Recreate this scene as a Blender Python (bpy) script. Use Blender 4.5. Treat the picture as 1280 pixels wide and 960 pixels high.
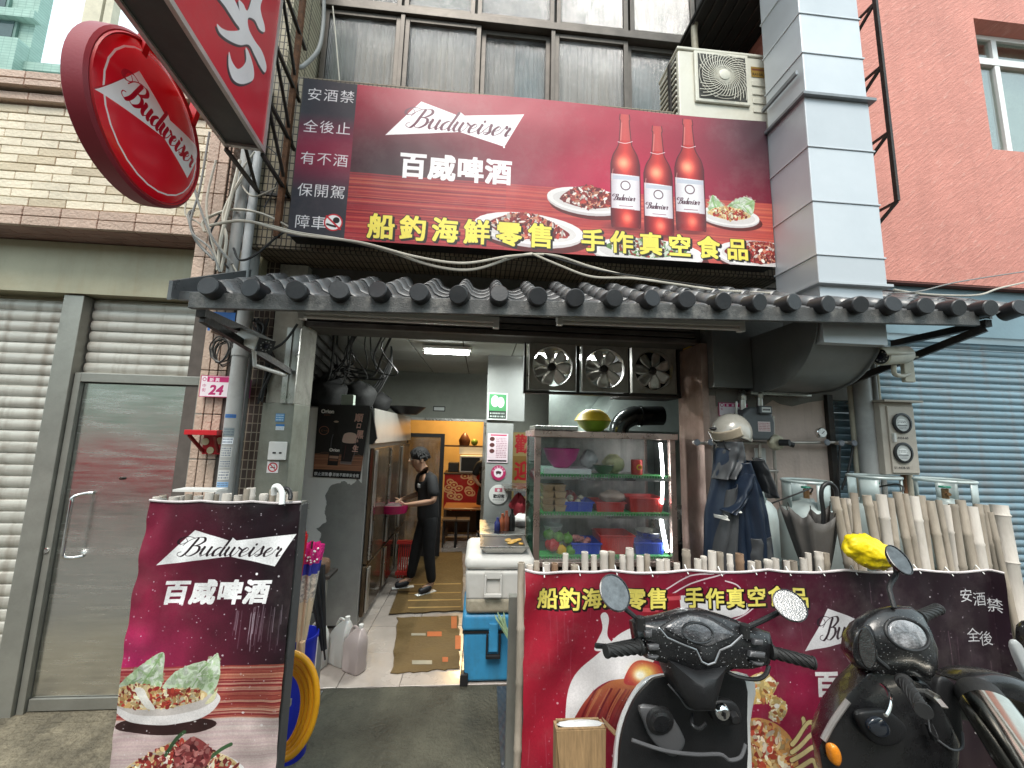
import bpy, bmesh, math, random
import numpy as np
from mathutils import Vector, Matrix, noise
random.seed(7); rnd = np.random.RandomState(5)
for o in list(bpy.data.objects): bpy.data.objects.remove(o)
scene = bpy.context.scene
R = math.radians
# ---------------------------------------------------------------- camera
PITCH, YAW, ROLL, CAMH, FPX = R(7.4), R(4.5), R(1.5), 1.93, 480.0
CF = Vector((math.sin(YAW)*math.cos(PITCH), math.cos(YAW)*math.cos(PITCH), math.sin(PITCH)))
_r = Vector((math.cos(YAW), -math.sin(YAW), 0)); _u = _r.cross(CF)
CR = _r*math.cos(ROLL) + _u*math.sin(ROLL); CU = -_r*math.sin(ROLL) + _u*math.cos(ROLL)
CP = Vector((0, 0, CAMH))
cam = bpy.data.cameras.new('camera'); camo = bpy.data.objects.new('camera', cam)
scene.collection.objects.link(camo)
camo.matrix_world = Matrix(((CR.x, CU.x, -CF.x, 0), (CR.y, CU.y, -CF.y, 0), (CR.z, CU.z, -CF.z, CAMH), (0, 0, 0, 1)))
cam.sensor_width = 36; cam.lens = 36*FPX/1280; cam.clip_start = 0.05; cam.clip_end = 500
scene.camera = camo
# ---------------------------------------------------------------- sky, sun, exposure
world = bpy.data.worlds.new('World'); scene.world = world; world.use_nodes = True
wn = world.node_tree.nodes; wl = world.node_tree.links
bg = wn['Background']; sky = wn.new('ShaderNodeTexSky'); sky.sky_type = 'NISHITA'; sky.sun_disc = False
SUN_EL, SUN_AZ = R(58), R(190)
sky.sun_elevation = SUN_EL; sky.sun_rotation = SUN_AZ; sky.air_density = 1.0; sky.dust_density = 4.0; sky.ozone_density = 1.5
mixw = wn.new('ShaderNodeMixRGB'); mixw.inputs[0].default_value = 0.8
mixw.inputs[2].default_value = (5.2, 6.3, 6.5, 1)      # even cloud cover
wl.new(sky.outputs[0], mixw.inputs[1]); wl.new(mixw.outputs[0], bg.inputs[0]); bg.inputs[1].default_value = 0.13
sd = bpy.data.lights.new('sun', 'SUN'); so = bpy.data.objects.new('sun', sd); scene.collection.objects.link(so)
sd.energy = 1.5; sd.angle = R(25); sd.color = (1, 0.94, 0.87)
sv = Vector((math.sin(SUN_AZ)*math.cos(SUN_EL), math.cos(SUN_AZ)*math.cos(SUN_EL), math.sin(SUN_EL)))
so.rotation_euler = sv.to_track_quat('Z', 'Y').to_euler()
scene.view_settings.view_transform = 'Standard'; scene.view_settings.look = 'None'
scene.view_settings.exposure = 1.15; scene.view_settings.gamma = 1.0
scene.cycles.use_denoising = True
scene.cycles.max_bounces = 8; scene.cycles.diffuse_bounces = 5; scene.cycles.caustics_reflective = False; scene.cycles.caustics_refractive = False
scene.cycles.sample_clamp_indirect = 6

# ---------------------------------------------------------------- helpers
def ray(px, py): return CF + CR*((px-640)/FPX) + CU*((480-py)/FPX)
def atY(px, py, Y): d = ray(px, py); return CP + d*(Y/d.y)
def atZ(px, py, Z): d = ray(px, py); return CP + d*((Z-CAMH)/d.z)
def atX(px, py, X): d = ray(px, py); return CP + d*(X/d.x)
V = Vector
def srgb(r, g, b): return tuple(((c/255.0)/12.92 if c/255.0 <= 0.04045 else ((c/255.0+0.055)/1.055)**2.4) for c in (r, g, b))

_mats = {}
def mat(name, col=(0.5, 0.5, 0.5), rough=0.5, metal=0.0, var=0.15, scale=8.0, bump=0.0, bscale=60.0, dirt=0.0, dirtcol=(0.05, 0.045, 0.04),
        spec=0.5, coat=0.0, trans=0.0, alpha=1.0, emit=None, estr=0.0, streak=0.0, img=None, stretch=None, rvar=0.0, sss=0.0, ior=1.45, grainbump=None):
    if name in _mats: return _mats[name]
    m = bpy.data.materials.new(name); m.use_nodes = True; _mats[name] = m
    n = m.node_tree.nodes; l = m.node_tree.links; p = n['Principled BSDF']
    p.inputs['Roughness'].default_value = rough; p.inputs['Metallic'].default_value = metal
    p.inputs['Specular IOR Level'].default_value = spec; p.inputs['Coat Weight'].default_value = coat; p.inputs['Coat Roughness'].default_value = 0.08
    p.inputs['Transmission Weight'].default_value = trans; p.inputs['Alpha'].default_value = alpha; p.inputs['IOR'].default_value = ior
    tc = n.new('ShaderNodeTexCoord')
    ge = n.new('ShaderNodeNewGeometry'); mp = n.new('ShaderNodeMapping'); l.new(ge.outputs['Position'], mp.inputs[0])
    if stretch: mp.inputs['Scale'].default_value = stretch
    src = None
    if img is not None:
        it = n.new('ShaderNodeTexImage'); it.image = img; it.extension = 'EXTEND'; l.new(tc.outputs['UV'], it.inputs[0]); src = it.outputs[0]
    else:
        rgb = n.new('ShaderNodeRGB'); rgb.outputs[0].default_value = (*col, 1); src = rgb.outputs[0]
    nz = None
    if var > 0 or dirt > 0 or rvar > 0:
        nz = n.new('ShaderNodeTexNoise'); nz.inputs['Scale'].default_value = scale; nz.inputs['Detail'].default_value = 8; nz.inputs['Roughness'].default_value = 0.65
        l.new(mp.outputs[0], nz.inputs[0])
    if var > 0:
        mr = n.new('ShaderNodeMapRange'); mr.inputs[1].default_value = 0.3; mr.inputs[2].default_value = 0.7
        mr.inputs[3].default_value = 1-var; mr.inputs[4].default_value = 1+var; l.new(nz.outputs[0], mr.inputs[0])
        oi = n.new('ShaderNodeObjectInfo'); ro = n.new('ShaderNodeMapRange'); ro.inputs[3].default_value = .9; ro.inputs[4].default_value = 1.1; l.new(oi.outputs['Random'], ro.inputs[0]); mq = n.new('ShaderNodeMath'); mq.operation = 'MULTIPLY'; l.new(mr.outputs[0], mq.inputs[0]); l.new(ro.outputs[0], mq.inputs[1])
        mx = n.new('ShaderNodeVectorMath'); mx.operation = 'SCALE'; l.new(src, mx.inputs[0]); l.new(mq.outputs[0], mx.inputs['Scale']); src = mx.outputs[0]
    if dirt > 0:
        nd = n.new('ShaderNodeTexNoise'); nd.inputs['Scale'].default_value = scale*0.6; nd.inputs['Detail'].default_value = 12; nd.inputs['Roughness'].default_value = 0.75
        l.new(mp.outputs[0], nd.inputs[0])
        dr = n.new('ShaderNodeMapRange'); dr.inputs[1].default_value = 0.50; dr.inputs[2].default_value = 0.68; dr.inputs[4].default_value = dirt; l.new(nd.outputs[0], dr.inputs[0])
        mm = n.new('ShaderNodeMixRGB'); l.new(dr.outputs[0], mm.inputs[0]); l.new(src, mm.inputs[1]); mm.inputs[2].default_value = (*dirtcol, 1); src = mm.outputs[0]
    if streak > 0:
        ms = n.new('ShaderNodeMapping'); l.new(ge.outputs['Position'], ms.inputs[0]); ms.inputs['Scale'].default_value = (14, 14, 0.9)
        ns = n.new('ShaderNodeTexNoise'); ns.inputs['Scale'].default_value = 1.0; ns.inputs['Detail'].default_value = 6; l.new(ms.outputs[0], ns.inputs[0])
        sr = n.new('ShaderNodeMapRange'); sr.inputs[1].default_value = 0.48; sr.inputs[2].default_value = 0.72; sr.inputs[4].default_value = streak; l.new(ns.outputs[0], sr.inputs[0])
        mm = n.new('ShaderNodeMixRGB'); l.new(sr.outputs[0], mm.inputs[0]); l.new(src, mm.inputs[1]); mm.inputs[2].default_value = (*dirtcol, 1); src = mm.outputs[0]
    l.new(src, p.inputs['Base Color'])
    if rvar > 0:
        rr = n.new('ShaderNodeMapRange'); rr.inputs[1].default_value = 0.35; rr.inputs[2].default_value = 0.65
        rr.inputs[3].default_value = max(0.02, rough-rvar); rr.inputs[4].default_value = min(1, rough+rvar); l.new(nz.outputs[0], rr.inputs[0]); l.new(rr.outputs[0], p.inputs['Roughness'])
    if bump > 0:
        nb = n.new('ShaderNodeTexNoise'); nb.inputs['Scale'].default_value = bscale; nb.inputs['Detail'].default_value = 6; l.new(mp.outputs[0], nb.inputs[0])
        b = n.new('ShaderNodeBump'); b.inputs['Strength'].default_value = bump; b.inputs['Distance'].default_value = 0.02; l.new(nb.outputs[0], b.inputs['Height']); l.new(b.outputs[0], p.inputs['Normal'])
    if emit: p.inputs['Emission Color'].default_value = (*emit, 1); p.inputs['Emission Strength'].default_value = estr
    if sss: p.inputs['Subsurface Weight'].default_value = sss; p.inputs['Subsurface Radius'].default_value = (0.02, 0.008, 0.005)
    return m

WL = {}   # world location of roots
def _tag(o, label, cat, group, kind):
    if label: o['label'] = label
    if cat: o['category'] = cat
    if group: o['group'] = group
    if kind: o['kind'] = kind
def root(name, label, cat, loc=(0, 0, 0), group=None, rotz=0, kind=None):
    o = bpy.data.objects.new(name, None); scene.collection.objects.link(o)
    o.empty_display_size = 0.1; o.location = loc; o.rotation_euler = (0, 0, rotz); WL[o.name] = V(loc); _tag(o, label, cat, group, kind); return o
def off(parent):
    return WL.get(parent.name, V((0, 0, 0))) if parent else V((0, 0, 0))
class MB:
    def __init__(s): s.v = []; s.f = []; s.uv = {}
    def quad(s, a, b, c, d):
        i = len(s.v); s.v += [tuple(a), tuple(b), tuple(c), tuple(d)]; s.f.append((i, i+1, i+2, i+3)); return s
    def poly(s, pts):
        i = len(s.v); s.v += [tuple(p) for p in pts]; s.f.append(tuple(range(i, i+len(pts)))); return s
    def box(s, x0, x1, y0, y1, z0, z1, M=None):
        i = len(s.v)
        P = [(x0, y0, z0), (x1, y0, z0), (x1, y1, z0), (x0, y1, z0), (x0, y0, z1), (x1, y0, z1), (x1, y1, z1), (x0, y1, z1)]
        if M is not None: P = [tuple(M @ V(p)) for p in P]
        s.v += P; s.f += [(i+3, i+2, i+1, i), (i+4, i+5, i+6, i+7), (i, i+1, i+5, i+4), (i+1, i+2, i+6, i+5), (i+2, i+3, i+7, i+6), (i+3, i, i+4, i+7)]; return s
    def hexa(s, P):   # 8 points: bottom 4 ccw, top 4 ccw
        i = len(s.v); s.v += [tuple(p) for p in P]; s.f += [(i+3, i+2, i+1, i), (i+4, i+5, i+6, i+7), (i, i+1, i+5, i+4), (i+1, i+2, i+6, i+5), (i+2, i+3, i+7, i+6), (i+3, i, i+4, i+7)]; return s
    def bar(s, a, b, w, h=None, up=(0, 0, 1)):
        a, b = V(a), V(b); h = h or w; d = (b-a).normalized(); u = V(up)
        if abs(d.dot(u)) > 0.98: u = V((0, 1, 0))
        r = d.cross(u).normalized(); u = r.cross(d).normalized()
        P = [p + r*sx*w/2 + u*sy*h/2 for p in (a, b) for sx, sy in ((-1, -1), (1, -1), (1, 1), (-1, 1))]
        i = len(s.v); s.v += [tuple(p) for p in P]
        s.f += [(i, i+1, i+2, i+3), (i+7, i+6, i+5, i+4), (i, i+4, i+5, i+1), (i+1, i+5, i+6, i+2), (i+2, i+6, i+7, i+3), (i+3, i+7, i+4, i)]; return s
    def tube(s, pts, r, n=10, cap=True):
        pts = [V(p) for p in pts]; rs = r if isinstance(r, (list, tuple)) else [r]*len(pts); i0 = len(s.v); u = None
        for k, p in enumerate(pts):
            d = (pts[min(k+1, len(pts)-1)] - pts[max(k-1, 0)])
            if d.length < 1e-9: d = V((0, 0, 1))
            d.normalize()
            if u is None: u = d.orthogonal().normalized()
            else:
                u = (u - d*u.dot(d));
                if u.length < 1e-6: u = d.orthogonal()
                u.normalize()
            w = d.cross(u)
            for j in range(n):
                a = 2*math.pi*j/n; s.v.append(tuple(p + (u*math.cos(a) + w*math.sin(a))*rs[k]))
        for k in range(len(pts)-1):
            for j in range(n):
                a = i0+k*n+j; b = i0+k*n+(j+1) % n; s.f.append((a, b, b+n, a+n))
        if cap: s.f.append(tuple(i0+j for j in range(n))[::-1]); s.f.append(tuple(i0+(len(pts)-1)*n+j for j in range(n)))
        return s
    def cyl(s, a, b, r, n=16, r2=None): return s.tube([a, b], [r, r if r2 is None else r2], n)
    def lathe(s, prof, o=(0, 0, 0), M=None, n=20, ang=2*math.pi, sx=1, sy=1):
        o = V(o); i0 = len(s.v); full = ang > 6.28; m = n if full else n+1
        for (r, z) in prof:
            for j in range(m):
                a = ang*j/n; p = V((r*math.cos(a)*sx, r*math.sin(a)*sy, z))
                if M is not None: p = M @ p
                s.v.append(tuple(p+o))
        for k in range(len(prof)-1):
            for j in range(n):
                a = i0+k*m+j; b = i0+k*m+(j+1) % m; s.f.append((a, b, b+m, a+m))
        return s
    def grid(s, fn, nu, nv, uv=False, closeu=False):
        i0 = len(s.v)
        for a in range(nv+1):
            for b in range(nu+1):
                s.v.append(tuple(fn(b/nu, a/nv)))
                if uv: s.uv[len(s.v)-1] = (b/nu, a/nv)
        for a in range(nv):
            for b in range(nu):
                i = i0+a*(nu+1)+b; s.f.append((i, i+1, i+nu+2, i+nu+1))
        return s
    def prism(s, pts, d, M=None):   # pts 2D (x,z) outline, depth d along +y
        i = len(s.v); n = len(pts)
        for y in (0, d):
            for p in pts:
                q = V((p[0], y, p[1]));
                if M is not None: q = M @ q
                s.v.append(tuple(q))
        s.f.append(tuple(range(i, i+n))); s.f.append(tuple(range(i+2*n-1, i+n-1, -1)))
        for k in range(n): s.f.append((i+k, i+n+k, i+n+(k+1) % n, i+(k+1) % n))
        return s
    def ell(s, c, rx, ry, rz, n=16, m=10, M=None):
        prof = [(math.sin(math.pi*k/m), -math.cos(math.pi*k/m)) for k in range(m+1)]
        D = Matrix.Diagonal((rx, ry, rz)); 
        if M is not None: D = M.to_3x3() @ D
        return s.lathe(prof, c, D, n)
    def build(s, name, m=None, parent=None, smooth=False, bevel=0, label=None, cat=None, group=None, kind=None, solid=0, sub=0, uvbox=False, seg=2, angle=40):
        me = bpy.data.meshes.new(name); o3 = off(parent)
        me.from_pydata([(p[0]-o3.x, p[1]-o3.y, p[2]-o3.z) for p in s.v], [], s.f)
        if s.uv:
            ul = me.uv_layers.new(name='UVMap'); vi = np.zeros(len(me.loops), 'i'); me.loops.foreach_get('vertex_index', vi)
            arr = np.zeros((len(s.v), 2), 'f')
            for k, q in s.uv.items(): arr[k] = q
            ul.data.foreach_set('uv', arr[vi].ravel())
        bm = bmesh.new(); bm.from_mesh(me)
        if not s.uv and len(s.f) < 20000: bmesh.ops.remove_doubles(bm, verts=bm.verts, dist=1e-5)
        if not s.uv: bmesh.ops.recalc_face_normals(bm, faces=bm.faces)
        bm.to_mesh(me); bm.free()
        if m: me.materials.append(m)
        if smooth:
            me.polygons.foreach_set('use_smooth', [True]*len(me.polygons))
            try: me.set_sharp_from_angle(angle=R(angle))
            except Exception: pass
        o = bpy.data.objects.new(name, me); scene.collection.objects.link(o)
        if parent: o.parent = parent
        if sub: md = o.modifiers.new('sub', 'SUBSURF'); md.levels = sub; md.render_levels = sub
        if solid: md = o.modifiers.new('solid', 'SOLIDIFY'); md.thickness = solid; md.offset = 0
        if bevel: md = o.modifiers.new('bevel', 'BEVEL'); md.width = bevel; md.segments = seg; md.limit_method = 'ANGLE'; md.angle_limit = R(40)
        _tag(o, label, cat, group, kind); WL[o.name] = o3
        return o
def box(name, x0, x1, y0, y1, z0, z1, m, parent=None, bevel=0, **k): return MB().box(x0, x1, y0, y1, z0, z1).build(name, m, parent, bevel=bevel, **k)
def inst(o, name=None, loc=None, rot=None, parent=None, scale=None):
    c = bpy.data.objects.new(name or o.name.split('.')[0], o.data); scene.collection.objects.link(c)
    for md in o.modifiers:
        nm = c.modifiers.new(md.name, md.type)
        for a in ('width', 'segments', 'limit_method', 'angle_limit', 'thickness', 'offset', 'levels', 'render_levels'):
            if hasattr(md, a): setattr(nm, a, getattr(md, a))
    c.parent = parent or o.parent
    if loc is not None: c.location = loc
    if rot is not None: c.rotation_euler = rot
    if scale is not None: c.scale = scale
    return c
def copy_thing(o, loc, rot=None, label=None, parent=None):
    c = o.copy(); scene.collection.objects.link(c)
    if parent is not None: c.parent = parent
    else:
        c.location = loc
        if rot is not None: c.rotation_euler = rot
        if label: c['label'] = label
    for ch in list(o.children): copy_thing(ch, None, parent=c)
    return c
def crom(P, n=8, closed=False):
    P = [np.array(p, float) for p in P]; out = []
    N = len(P)
    for i in range(N if closed else N-1):
        p0 = P[(i-1) % N] if closed or i > 0 else P[0]; p1 = P[i]; p2 = P[(i+1) % N]; p3 = P[(i+2) % N] if closed or i+2 < N else P[-1]
        for k in range(n):
            t = k/n; out.append(0.5*((2*p1) + (-p0+p2)*t + (2*p0-5*p1+4*p2-p3)*t*t + (-p0+3*p1-3*p2+p3)*t**3))
    if not closed: out.append(P[-1])
    return out
# ---------------------------------------------------------------- a small painter for flat print
_tc = {}
def glyph_edges(text):
    if text in _tc: return _tc[text]
    cu = bpy.data.curves.new('t', 'FONT'); cu.body = text; cu.size = 1; cu.resolution_u = 3
    ob = bpy.data.objects.new('t', cu); scene.collection.objects.link(ob)
    dg = bpy.context.evaluated_depsgraph_get(); dg.update()
    me = bpy.data.meshes.new_from_object(ob.evaluated_get(dg))
    nv = len(me.vertices); co = np.zeros(nv*3); me.vertices.foreach_get('co', co); co = co.reshape(-1, 3)[:, :2]
    cnt = {}
    key = {}
    idx = [key.setdefault((round(c[0], 5), round(c[1], 5)), i) for i, c in enumerate(co)]
    for p in me.polygons:
        vs = [idx[v] for v in p.vertices]
        for a, b in zip(vs, vs[1:]+vs[:1]):
            k = (min(a, b), max(a, b)); cnt[k] = cnt.get(k, 0)+1
    E = np.array([[co[a], co[b]] for (a, b), c in cnt.items() if c == 1]) if cnt else np.zeros((0, 2, 2))
    bpy.data.objects.remove(ob); bpy.data.curves.remove(cu); bpy.data.meshes.remove(me)
    _tc[text] = E; return E
def evenodd(E, x0, y0, w, h, ss=2):
    m = np.zeros((h*ss, w*ss), bool); xs = x0+(np.arange(w*ss)+0.5)/ss
    for (ax, ay), (bx, by) in E:
        if ay == by: continue
        if ay > by: ax, ay, bx, by = bx, by, ax, ay
        r0 = max(0, int(math.ceil((ay-y0)*ss-0.5))); r1 = min(h*ss, int(math.ceil((by-y0)*ss-0.5)))
        if r1 <= r0: continue
        ys = y0+(np.arange(r0, r1)+0.5)/ss; xc = ax+(bx-ax)*(ys-ay)/(by-ay)
        m[r0:r1] ^= xs[None, :] > xc[:, None]
    return m.reshape(h, ss, w, ss).mean((1, 3))
class Cv:
    def __init__(s, w, h, bg=(255, 255, 255)): s.w, s.h = w, h; s.A = np.zeros((h, w, 3), np.float32); s.A[:] = np.array(bg)/255.0
    def _blend(s, m, x0, y0, col, al=1):
        h, w = m.shape; X0, Y0 = max(0, x0), max(0, y0); X1, Y1 = min(s.w, x0+w), min(s.h, y0+h)
        if X1 <= X0 or Y1 <= Y0: return
        mm = (m[Y0-y0:Y1-y0, X0-x0:X1-x0]*al)[..., None]
        c = col(np.arange(X0, X1)[None, :]+0.0*np.arange(Y0, Y1)[:, None], np.arange(Y0, Y1)[:, None]+0.0*np.arange(X0, X1)[None, :]) if callable(col) else np.array(col)/255.0
        s.A[Y0:Y1, X0:X1] = s.A[Y0:Y1, X0:X1]*(1-mm)+c*mm
    def mask(s, E, col, al=1, grow=0):
        E = np.asarray(E, float)
        if len(E) == 0: return
        x0, y0 = np.floor(E.reshape(-1, 2).min(0)).astype(int)-1-grow; x1, y1 = np.ceil(E.reshape(-1, 2).max(0)).astype(int)+2+grow
        x0 = max(x0, -20); y0 = max(y0, -20); x1 = min(x1, s.w+20); y1 = min(y1, s.h+20)
        if x1 <= x0 or y1 <= y0: return
        m = evenodd(E, x0, y0, x1-x0, y1-y0)
        for _ in range(grow):
            g = m.copy(); g[1:] = np.maximum(g[1:], m[:-1]); g[:-1] = np.maximum(g[:-1], m[1:]); g2 = g.copy()
            g2[:, 1:] = np.maximum(g2[:, 1:], g[:, :-1]); g2[:, :-1] = np.maximum(g2[:, :-1], g[:, 1:]); m = g2
        s._blend(m, x0, y0, col, al)
    def poly(s, P, col, al=1):
        P = [tuple(p) for p in P]; s.mask([[a, b] for a, b in zip(P, P[1:]+P[:1])], col, al)
    def curve(s, P, col, al=1): s.poly(crom(P, 8, True), col, al)
    def ell(s, cx, cy, rx, ry, col, al=1, rot=0, soft=0):
        if soft:
            r = int(max(rx, ry)*1.6)+2; y, x = np.mgrid[-r:r+1, -r:r+1]; c, q = math.cos(rot), math.sin(rot)
            d = np.sqrt(((x*c+y*q)/rx)**2+((-x*q+y*c)/ry)**2); s._blend(np.clip((1+soft-d)/(2*soft), 0, 1)**1.5, int(cx)-r, int(cy)-r, col, al); return
        n = 28; s.poly([(cx+rx*math.cos(a)*math.cos(rot)-ry*math.sin(a)*math.sin(rot), cy+rx*math.cos(a)*math.sin(rot)+ry*math.sin(a)*math.cos(rot)) for a in [2*math.pi*k/n for k in range(n)]], col, al)
    def rect(s, x0, y0, x1, y1, col, al=1): s.poly([(x0, y0), (x1, y0), (x1, y1), (x0, y1)], col, al)
    def text(s, t, x, y, size, col, bold=0, al=1, adv=None, rot=0, out=None, outw=0, shadow=None, sx=1, shear=0, center=False):
        # y is the baseline; adv: advance per character
        cx = x; chars = [(t, 0)] if adv is None else [(c, i*adv) for i, c in enumerate(t)]
        segs = []
        for c, dx in chars:
            if c == ' ': continue
            E = glyph_edges(c).copy()
            if len(E) == 0: continue
            if center: E[..., 0] -= (E[..., 0].max()+E[..., 0].min())/2
            E[..., 0] = (E[..., 0]+E[..., 1]*shear)*size*sx+dx; E[..., 1] *= -size
            if rot: E = np.stack([E[..., 0]*math.cos(rot)-E[..., 1]*math.sin(rot), E[..., 0]*math.sin(rot)+E[..., 1]*math.cos(rot)], -1)
            E[..., 0] += x; E[..., 1] += y; segs.append(E)
        if shadow:
            for E in segs: s.mask(E+np.array(shadow[:2]), shadow[2], al, grow=bold+outw)
        if out is not None:
            for E in segs: s.mask(E, out, al, grow=bold+outw)
        for E in segs: s.mask(E, col, al, grow=bold)
    def stroke(s, P, w, col, al=1, nib=True, n=10, pw=1.3):
        Q = np.array(crom(P, n)); x0, y0 = np.floor(Q.min(0)-w-2).astype(int); x1, y1 = np.ceil(Q.max(0)+w+2).astype(int)
        yy, xx = np.mgrid[y0:y1, x0:x1]; D = np.full(yy.shape, -1e9)
        for a, b in zip(Q[:-1], Q[1:]):
            d = b-a; L = math.hypot(*d)+1e-9; ww = w/2*(0.22+0.78*(max(0, d[1]/L+0.1) if nib else 1)**pw) if nib else w/2
            t = np.clip(((xx-a[0])*d[0]+(yy-a[1])*d[1])/L/L, 0, 1); D = np.maximum(D, ww-np.hypot(xx-a[0]-d[0]*t, yy-a[1]-d[1]*t))
        s._blend(np.clip(D+0.5, 0, 1), x0, y0, col, al)
    def gnoise(s, x0, y0, x1, y1, amp, sxy=(1, 1), seed=1):
        r = np.random.RandomState(seed); h, w = y1-y0, x1-x0; g = r.rand(max(2, int(h/sxy[1])+2), max(2, int(w/sxy[0])+2))
        yi = np.linspace(0, g.shape[0]-1.001, h); xi = np.linspace(0, g.shape[1]-1.001, w); a = yi.astype(int); b = xi.astype(int); fy = (yi-a)[:, None]; fx = (xi-b)[None]
        v = g[a][:, b]*(1-fy)*(1-fx)+g[a+1][:, b]*fy*(1-fx)+g[a][:, b+1]*(1-fy)*fx+g[a+1][:, b+1]*fy*fx
        s.A[y0:y1, x0:x1] *= (1+(v[..., None]-0.5)*2*amp)
    def specks(s, n, rmax, col, al=0.6, seed=3, box=None):
        r = np.random.RandomState(seed); bx = box or (0, 0, s.w, s.h)
        for _ in range(n): s.ell(r.uniform(bx[0], bx[2]), r.uniform(bx[1], bx[3]), r.uniform(.4, 1)*rmax, r.uniform(.4, 1)*rmax, col, al*r.uniform(.3, 1))
    def image(s, name):
        im = bpy.data.images.new(name, s.w, s.h); P = np.ones((s.h, s.w, 4), np.float32); P[..., :3] = np.clip(s.A[::-1], 0, 1)
        im.pixels.foreach_set(P.ravel()); im.update(); im.pack(); return im
SCR = [  # script letters: (advance, strokes), x-height 1, y up
 (1.55, [[(.62, 2.0), (.5, 1.2), (.38, .4), (.1, -.1), (-.3, .02), (-.38, .3), (-.15, .42)], [(-.35, 1.15), (-.05, 1.75), (.5, 2.1), (1.15, 2.1), (1.35, 1.7), (1.0, 1.25), (.62, 1.12)],
         [(.7, 1.14), (1.2, 1.0), (1.3, .45), (.9, -.02), (.5, .0), (.38, .25)], [(.35, 2.0), (-.4, 2.2), (-.95, 1.9), (-.95, 1.45), (-.55, 1.3), (-.2, 1.6), (-.45, 1.95)]]),
 (1.15, [[(-.1, .6), (.15, 1.0), (.12, .3), (.32, 0), (.65, .3), (.8, 1)], [(.8, 1), (.74, .3), (.88, 0), (1.15, .3)]]),
 (1.1, [[(.78, .8), (.45, 1), (.1, .6), (.15, .08), (.45, .02), (.75, .45)], [(.95, 2.1), (.82, 1.0), (.75, .3), (.9, 0), (1.15, .35)]]),
 (1.4, [[(-.05, .6), (.15, 1.0), (.1, .3), (.3, 0), (.55, .25), (.68, 1)], [(.68, 1), (.62, .3), (.8, 0), (1.08, .3), (1.2, .9), (1.1, 1.0), (1.45, .75)]]),
 (.85, [[(-.02, .35), (.45, .55), (.6, .85), (.38, 1), (.12, .6), (.15, .1), (.42, 0), (.85, .35)]]),
 (.55, [[(-.05, .4), (.18, 1.0), (.12, .3), (.28, 0), (.58, .35)], [(.27, 1.45), (.25, 1.38)]]),
 (.8, [[(-.05, .3), (.42, 1.1), (.5, .7), (.58, .25), (.32, -.03), (.08, .12), (.3, .2), (.85, .35)]]),
 (.85, [[(-.02, .35), (.45, .55), (.6, .85), (.38, 1), (.12, .6), (.15, .1), (.42, 0), (.85, .35)]]),
 (.8, [[(-.05, .35), (.22, 1.08), (.3, .9), (.6, .92), (.5, .4), (.55, .05), (.85, .2)]])]
def script(cv, T, col, pen):   # T: maps (x,y) text space to canvas
    x = 0
    for adv, st in SCR:
        for P in st: cv.stroke([T(x+px+py*0.38, py) for px, py in P], pen, col, n=7)
        x += adv
BT = [(0, .84), (.24, 0), (.50, .24), (.53, .17), (.56, .24), (1, .08), (.86, .88), (.53, .63)]
def bowtie(cv, x, y, w, h, col=(255, 255, 255), tcol=(90, 10, 30), tf=None, pen=None, txt=True, n=9):
    tf = tf or (lambda a, b: (x+a*w, y+b*h))
    cv.poly([tf(a, b) for a, b in BT], col)
    if txt:
        s = w*0.88/9.6
        script(cv, lambda px, py: tf(.165+px*.0795, .60-py*.205+0.004*px), tcol, pen or h*0.06)

# ================================================================ materials
def brickmat(name, c1, c2, mortar, bw, bh, axes='XZ', rough=0.6, msize=0.06, offset=0.0, dirt=0.3, bump=0.5):
    m = mat(name, c1, rough, 0, 0.12, 3, 0.15, 90, dirt); n = m.node_tree.nodes; l = m.node_tree.links
    p = n['Principled BSDF']; src = p.inputs['Base Color'].links[0].from_socket
    tc = n.new('ShaderNodeTexCoord'); sx = n.new('ShaderNodeSeparateXYZ'); cx = n.new('ShaderNodeCombineXYZ'); l.new(tc.outputs['Object'], sx.inputs[0])
    l.new(sx.outputs[axes[0]], cx.inputs[0]); l.new(sx.outputs[axes[1]], cx.inputs[1])
    b = n.new('ShaderNodeTexBrick'); b.offset = offset; b.inputs['Scale'].default_value = 1; b.inputs['Brick Width'].default_value = bw; b.inputs['Row Height'].default_value = bh
    b.inputs['Mortar Size'].default_value = msize*min(bw, bh); b.inputs['Mortar Smooth'].default_value = 0.2; b.inputs['Bias'].default_value = 0
    b.inputs['Color1'].default_value = (1, 1, 1, 1); b.inputs['Color2'].default_value = tuple(c2[i]/max(c1[i], 1e-3) for i in range(3))+(1,); b.inputs['Mortar'].default_value = (1, 1, 1, 1)
    l.new(cx.outputs[0], b.inputs[0])
    mu = n.new('ShaderNodeVectorMath'); mu.operation = 'MULTIPLY'; l.new(src, mu.inputs[0]); l.new(b.outputs[0], mu.inputs[1])
    mm = n.new('ShaderNodeMixRGB'); l.new(b.outputs['Fac'], mm.inputs[0]); l.new(mu.outputs[0], mm.inputs[1]); mm.inputs[2].default_value = (*mortar, 1); l.new(mm.outputs[0], p.inputs['Base Color'])
    inv = n.new('ShaderNodeMath'); inv.operation = 'SUBTRACT'; inv.inputs[0].default_value = 1; l.new(b.outputs['Fac'], inv.inputs[1])
    bp = n.new('ShaderNodeBump'); bp.inputs['Strength'].default_value = bump; bp.inputs['Distance'].default_value = 0.006; l.new(inv.outputs[0], bp.inputs['Height'])
    if p.inputs['Normal'].links: l.new(p.inputs['Normal'].links[0].from_socket, bp.inputs['Normal'])
    l.new(bp.outputs[0], p.inputs['Normal']); return m
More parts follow.
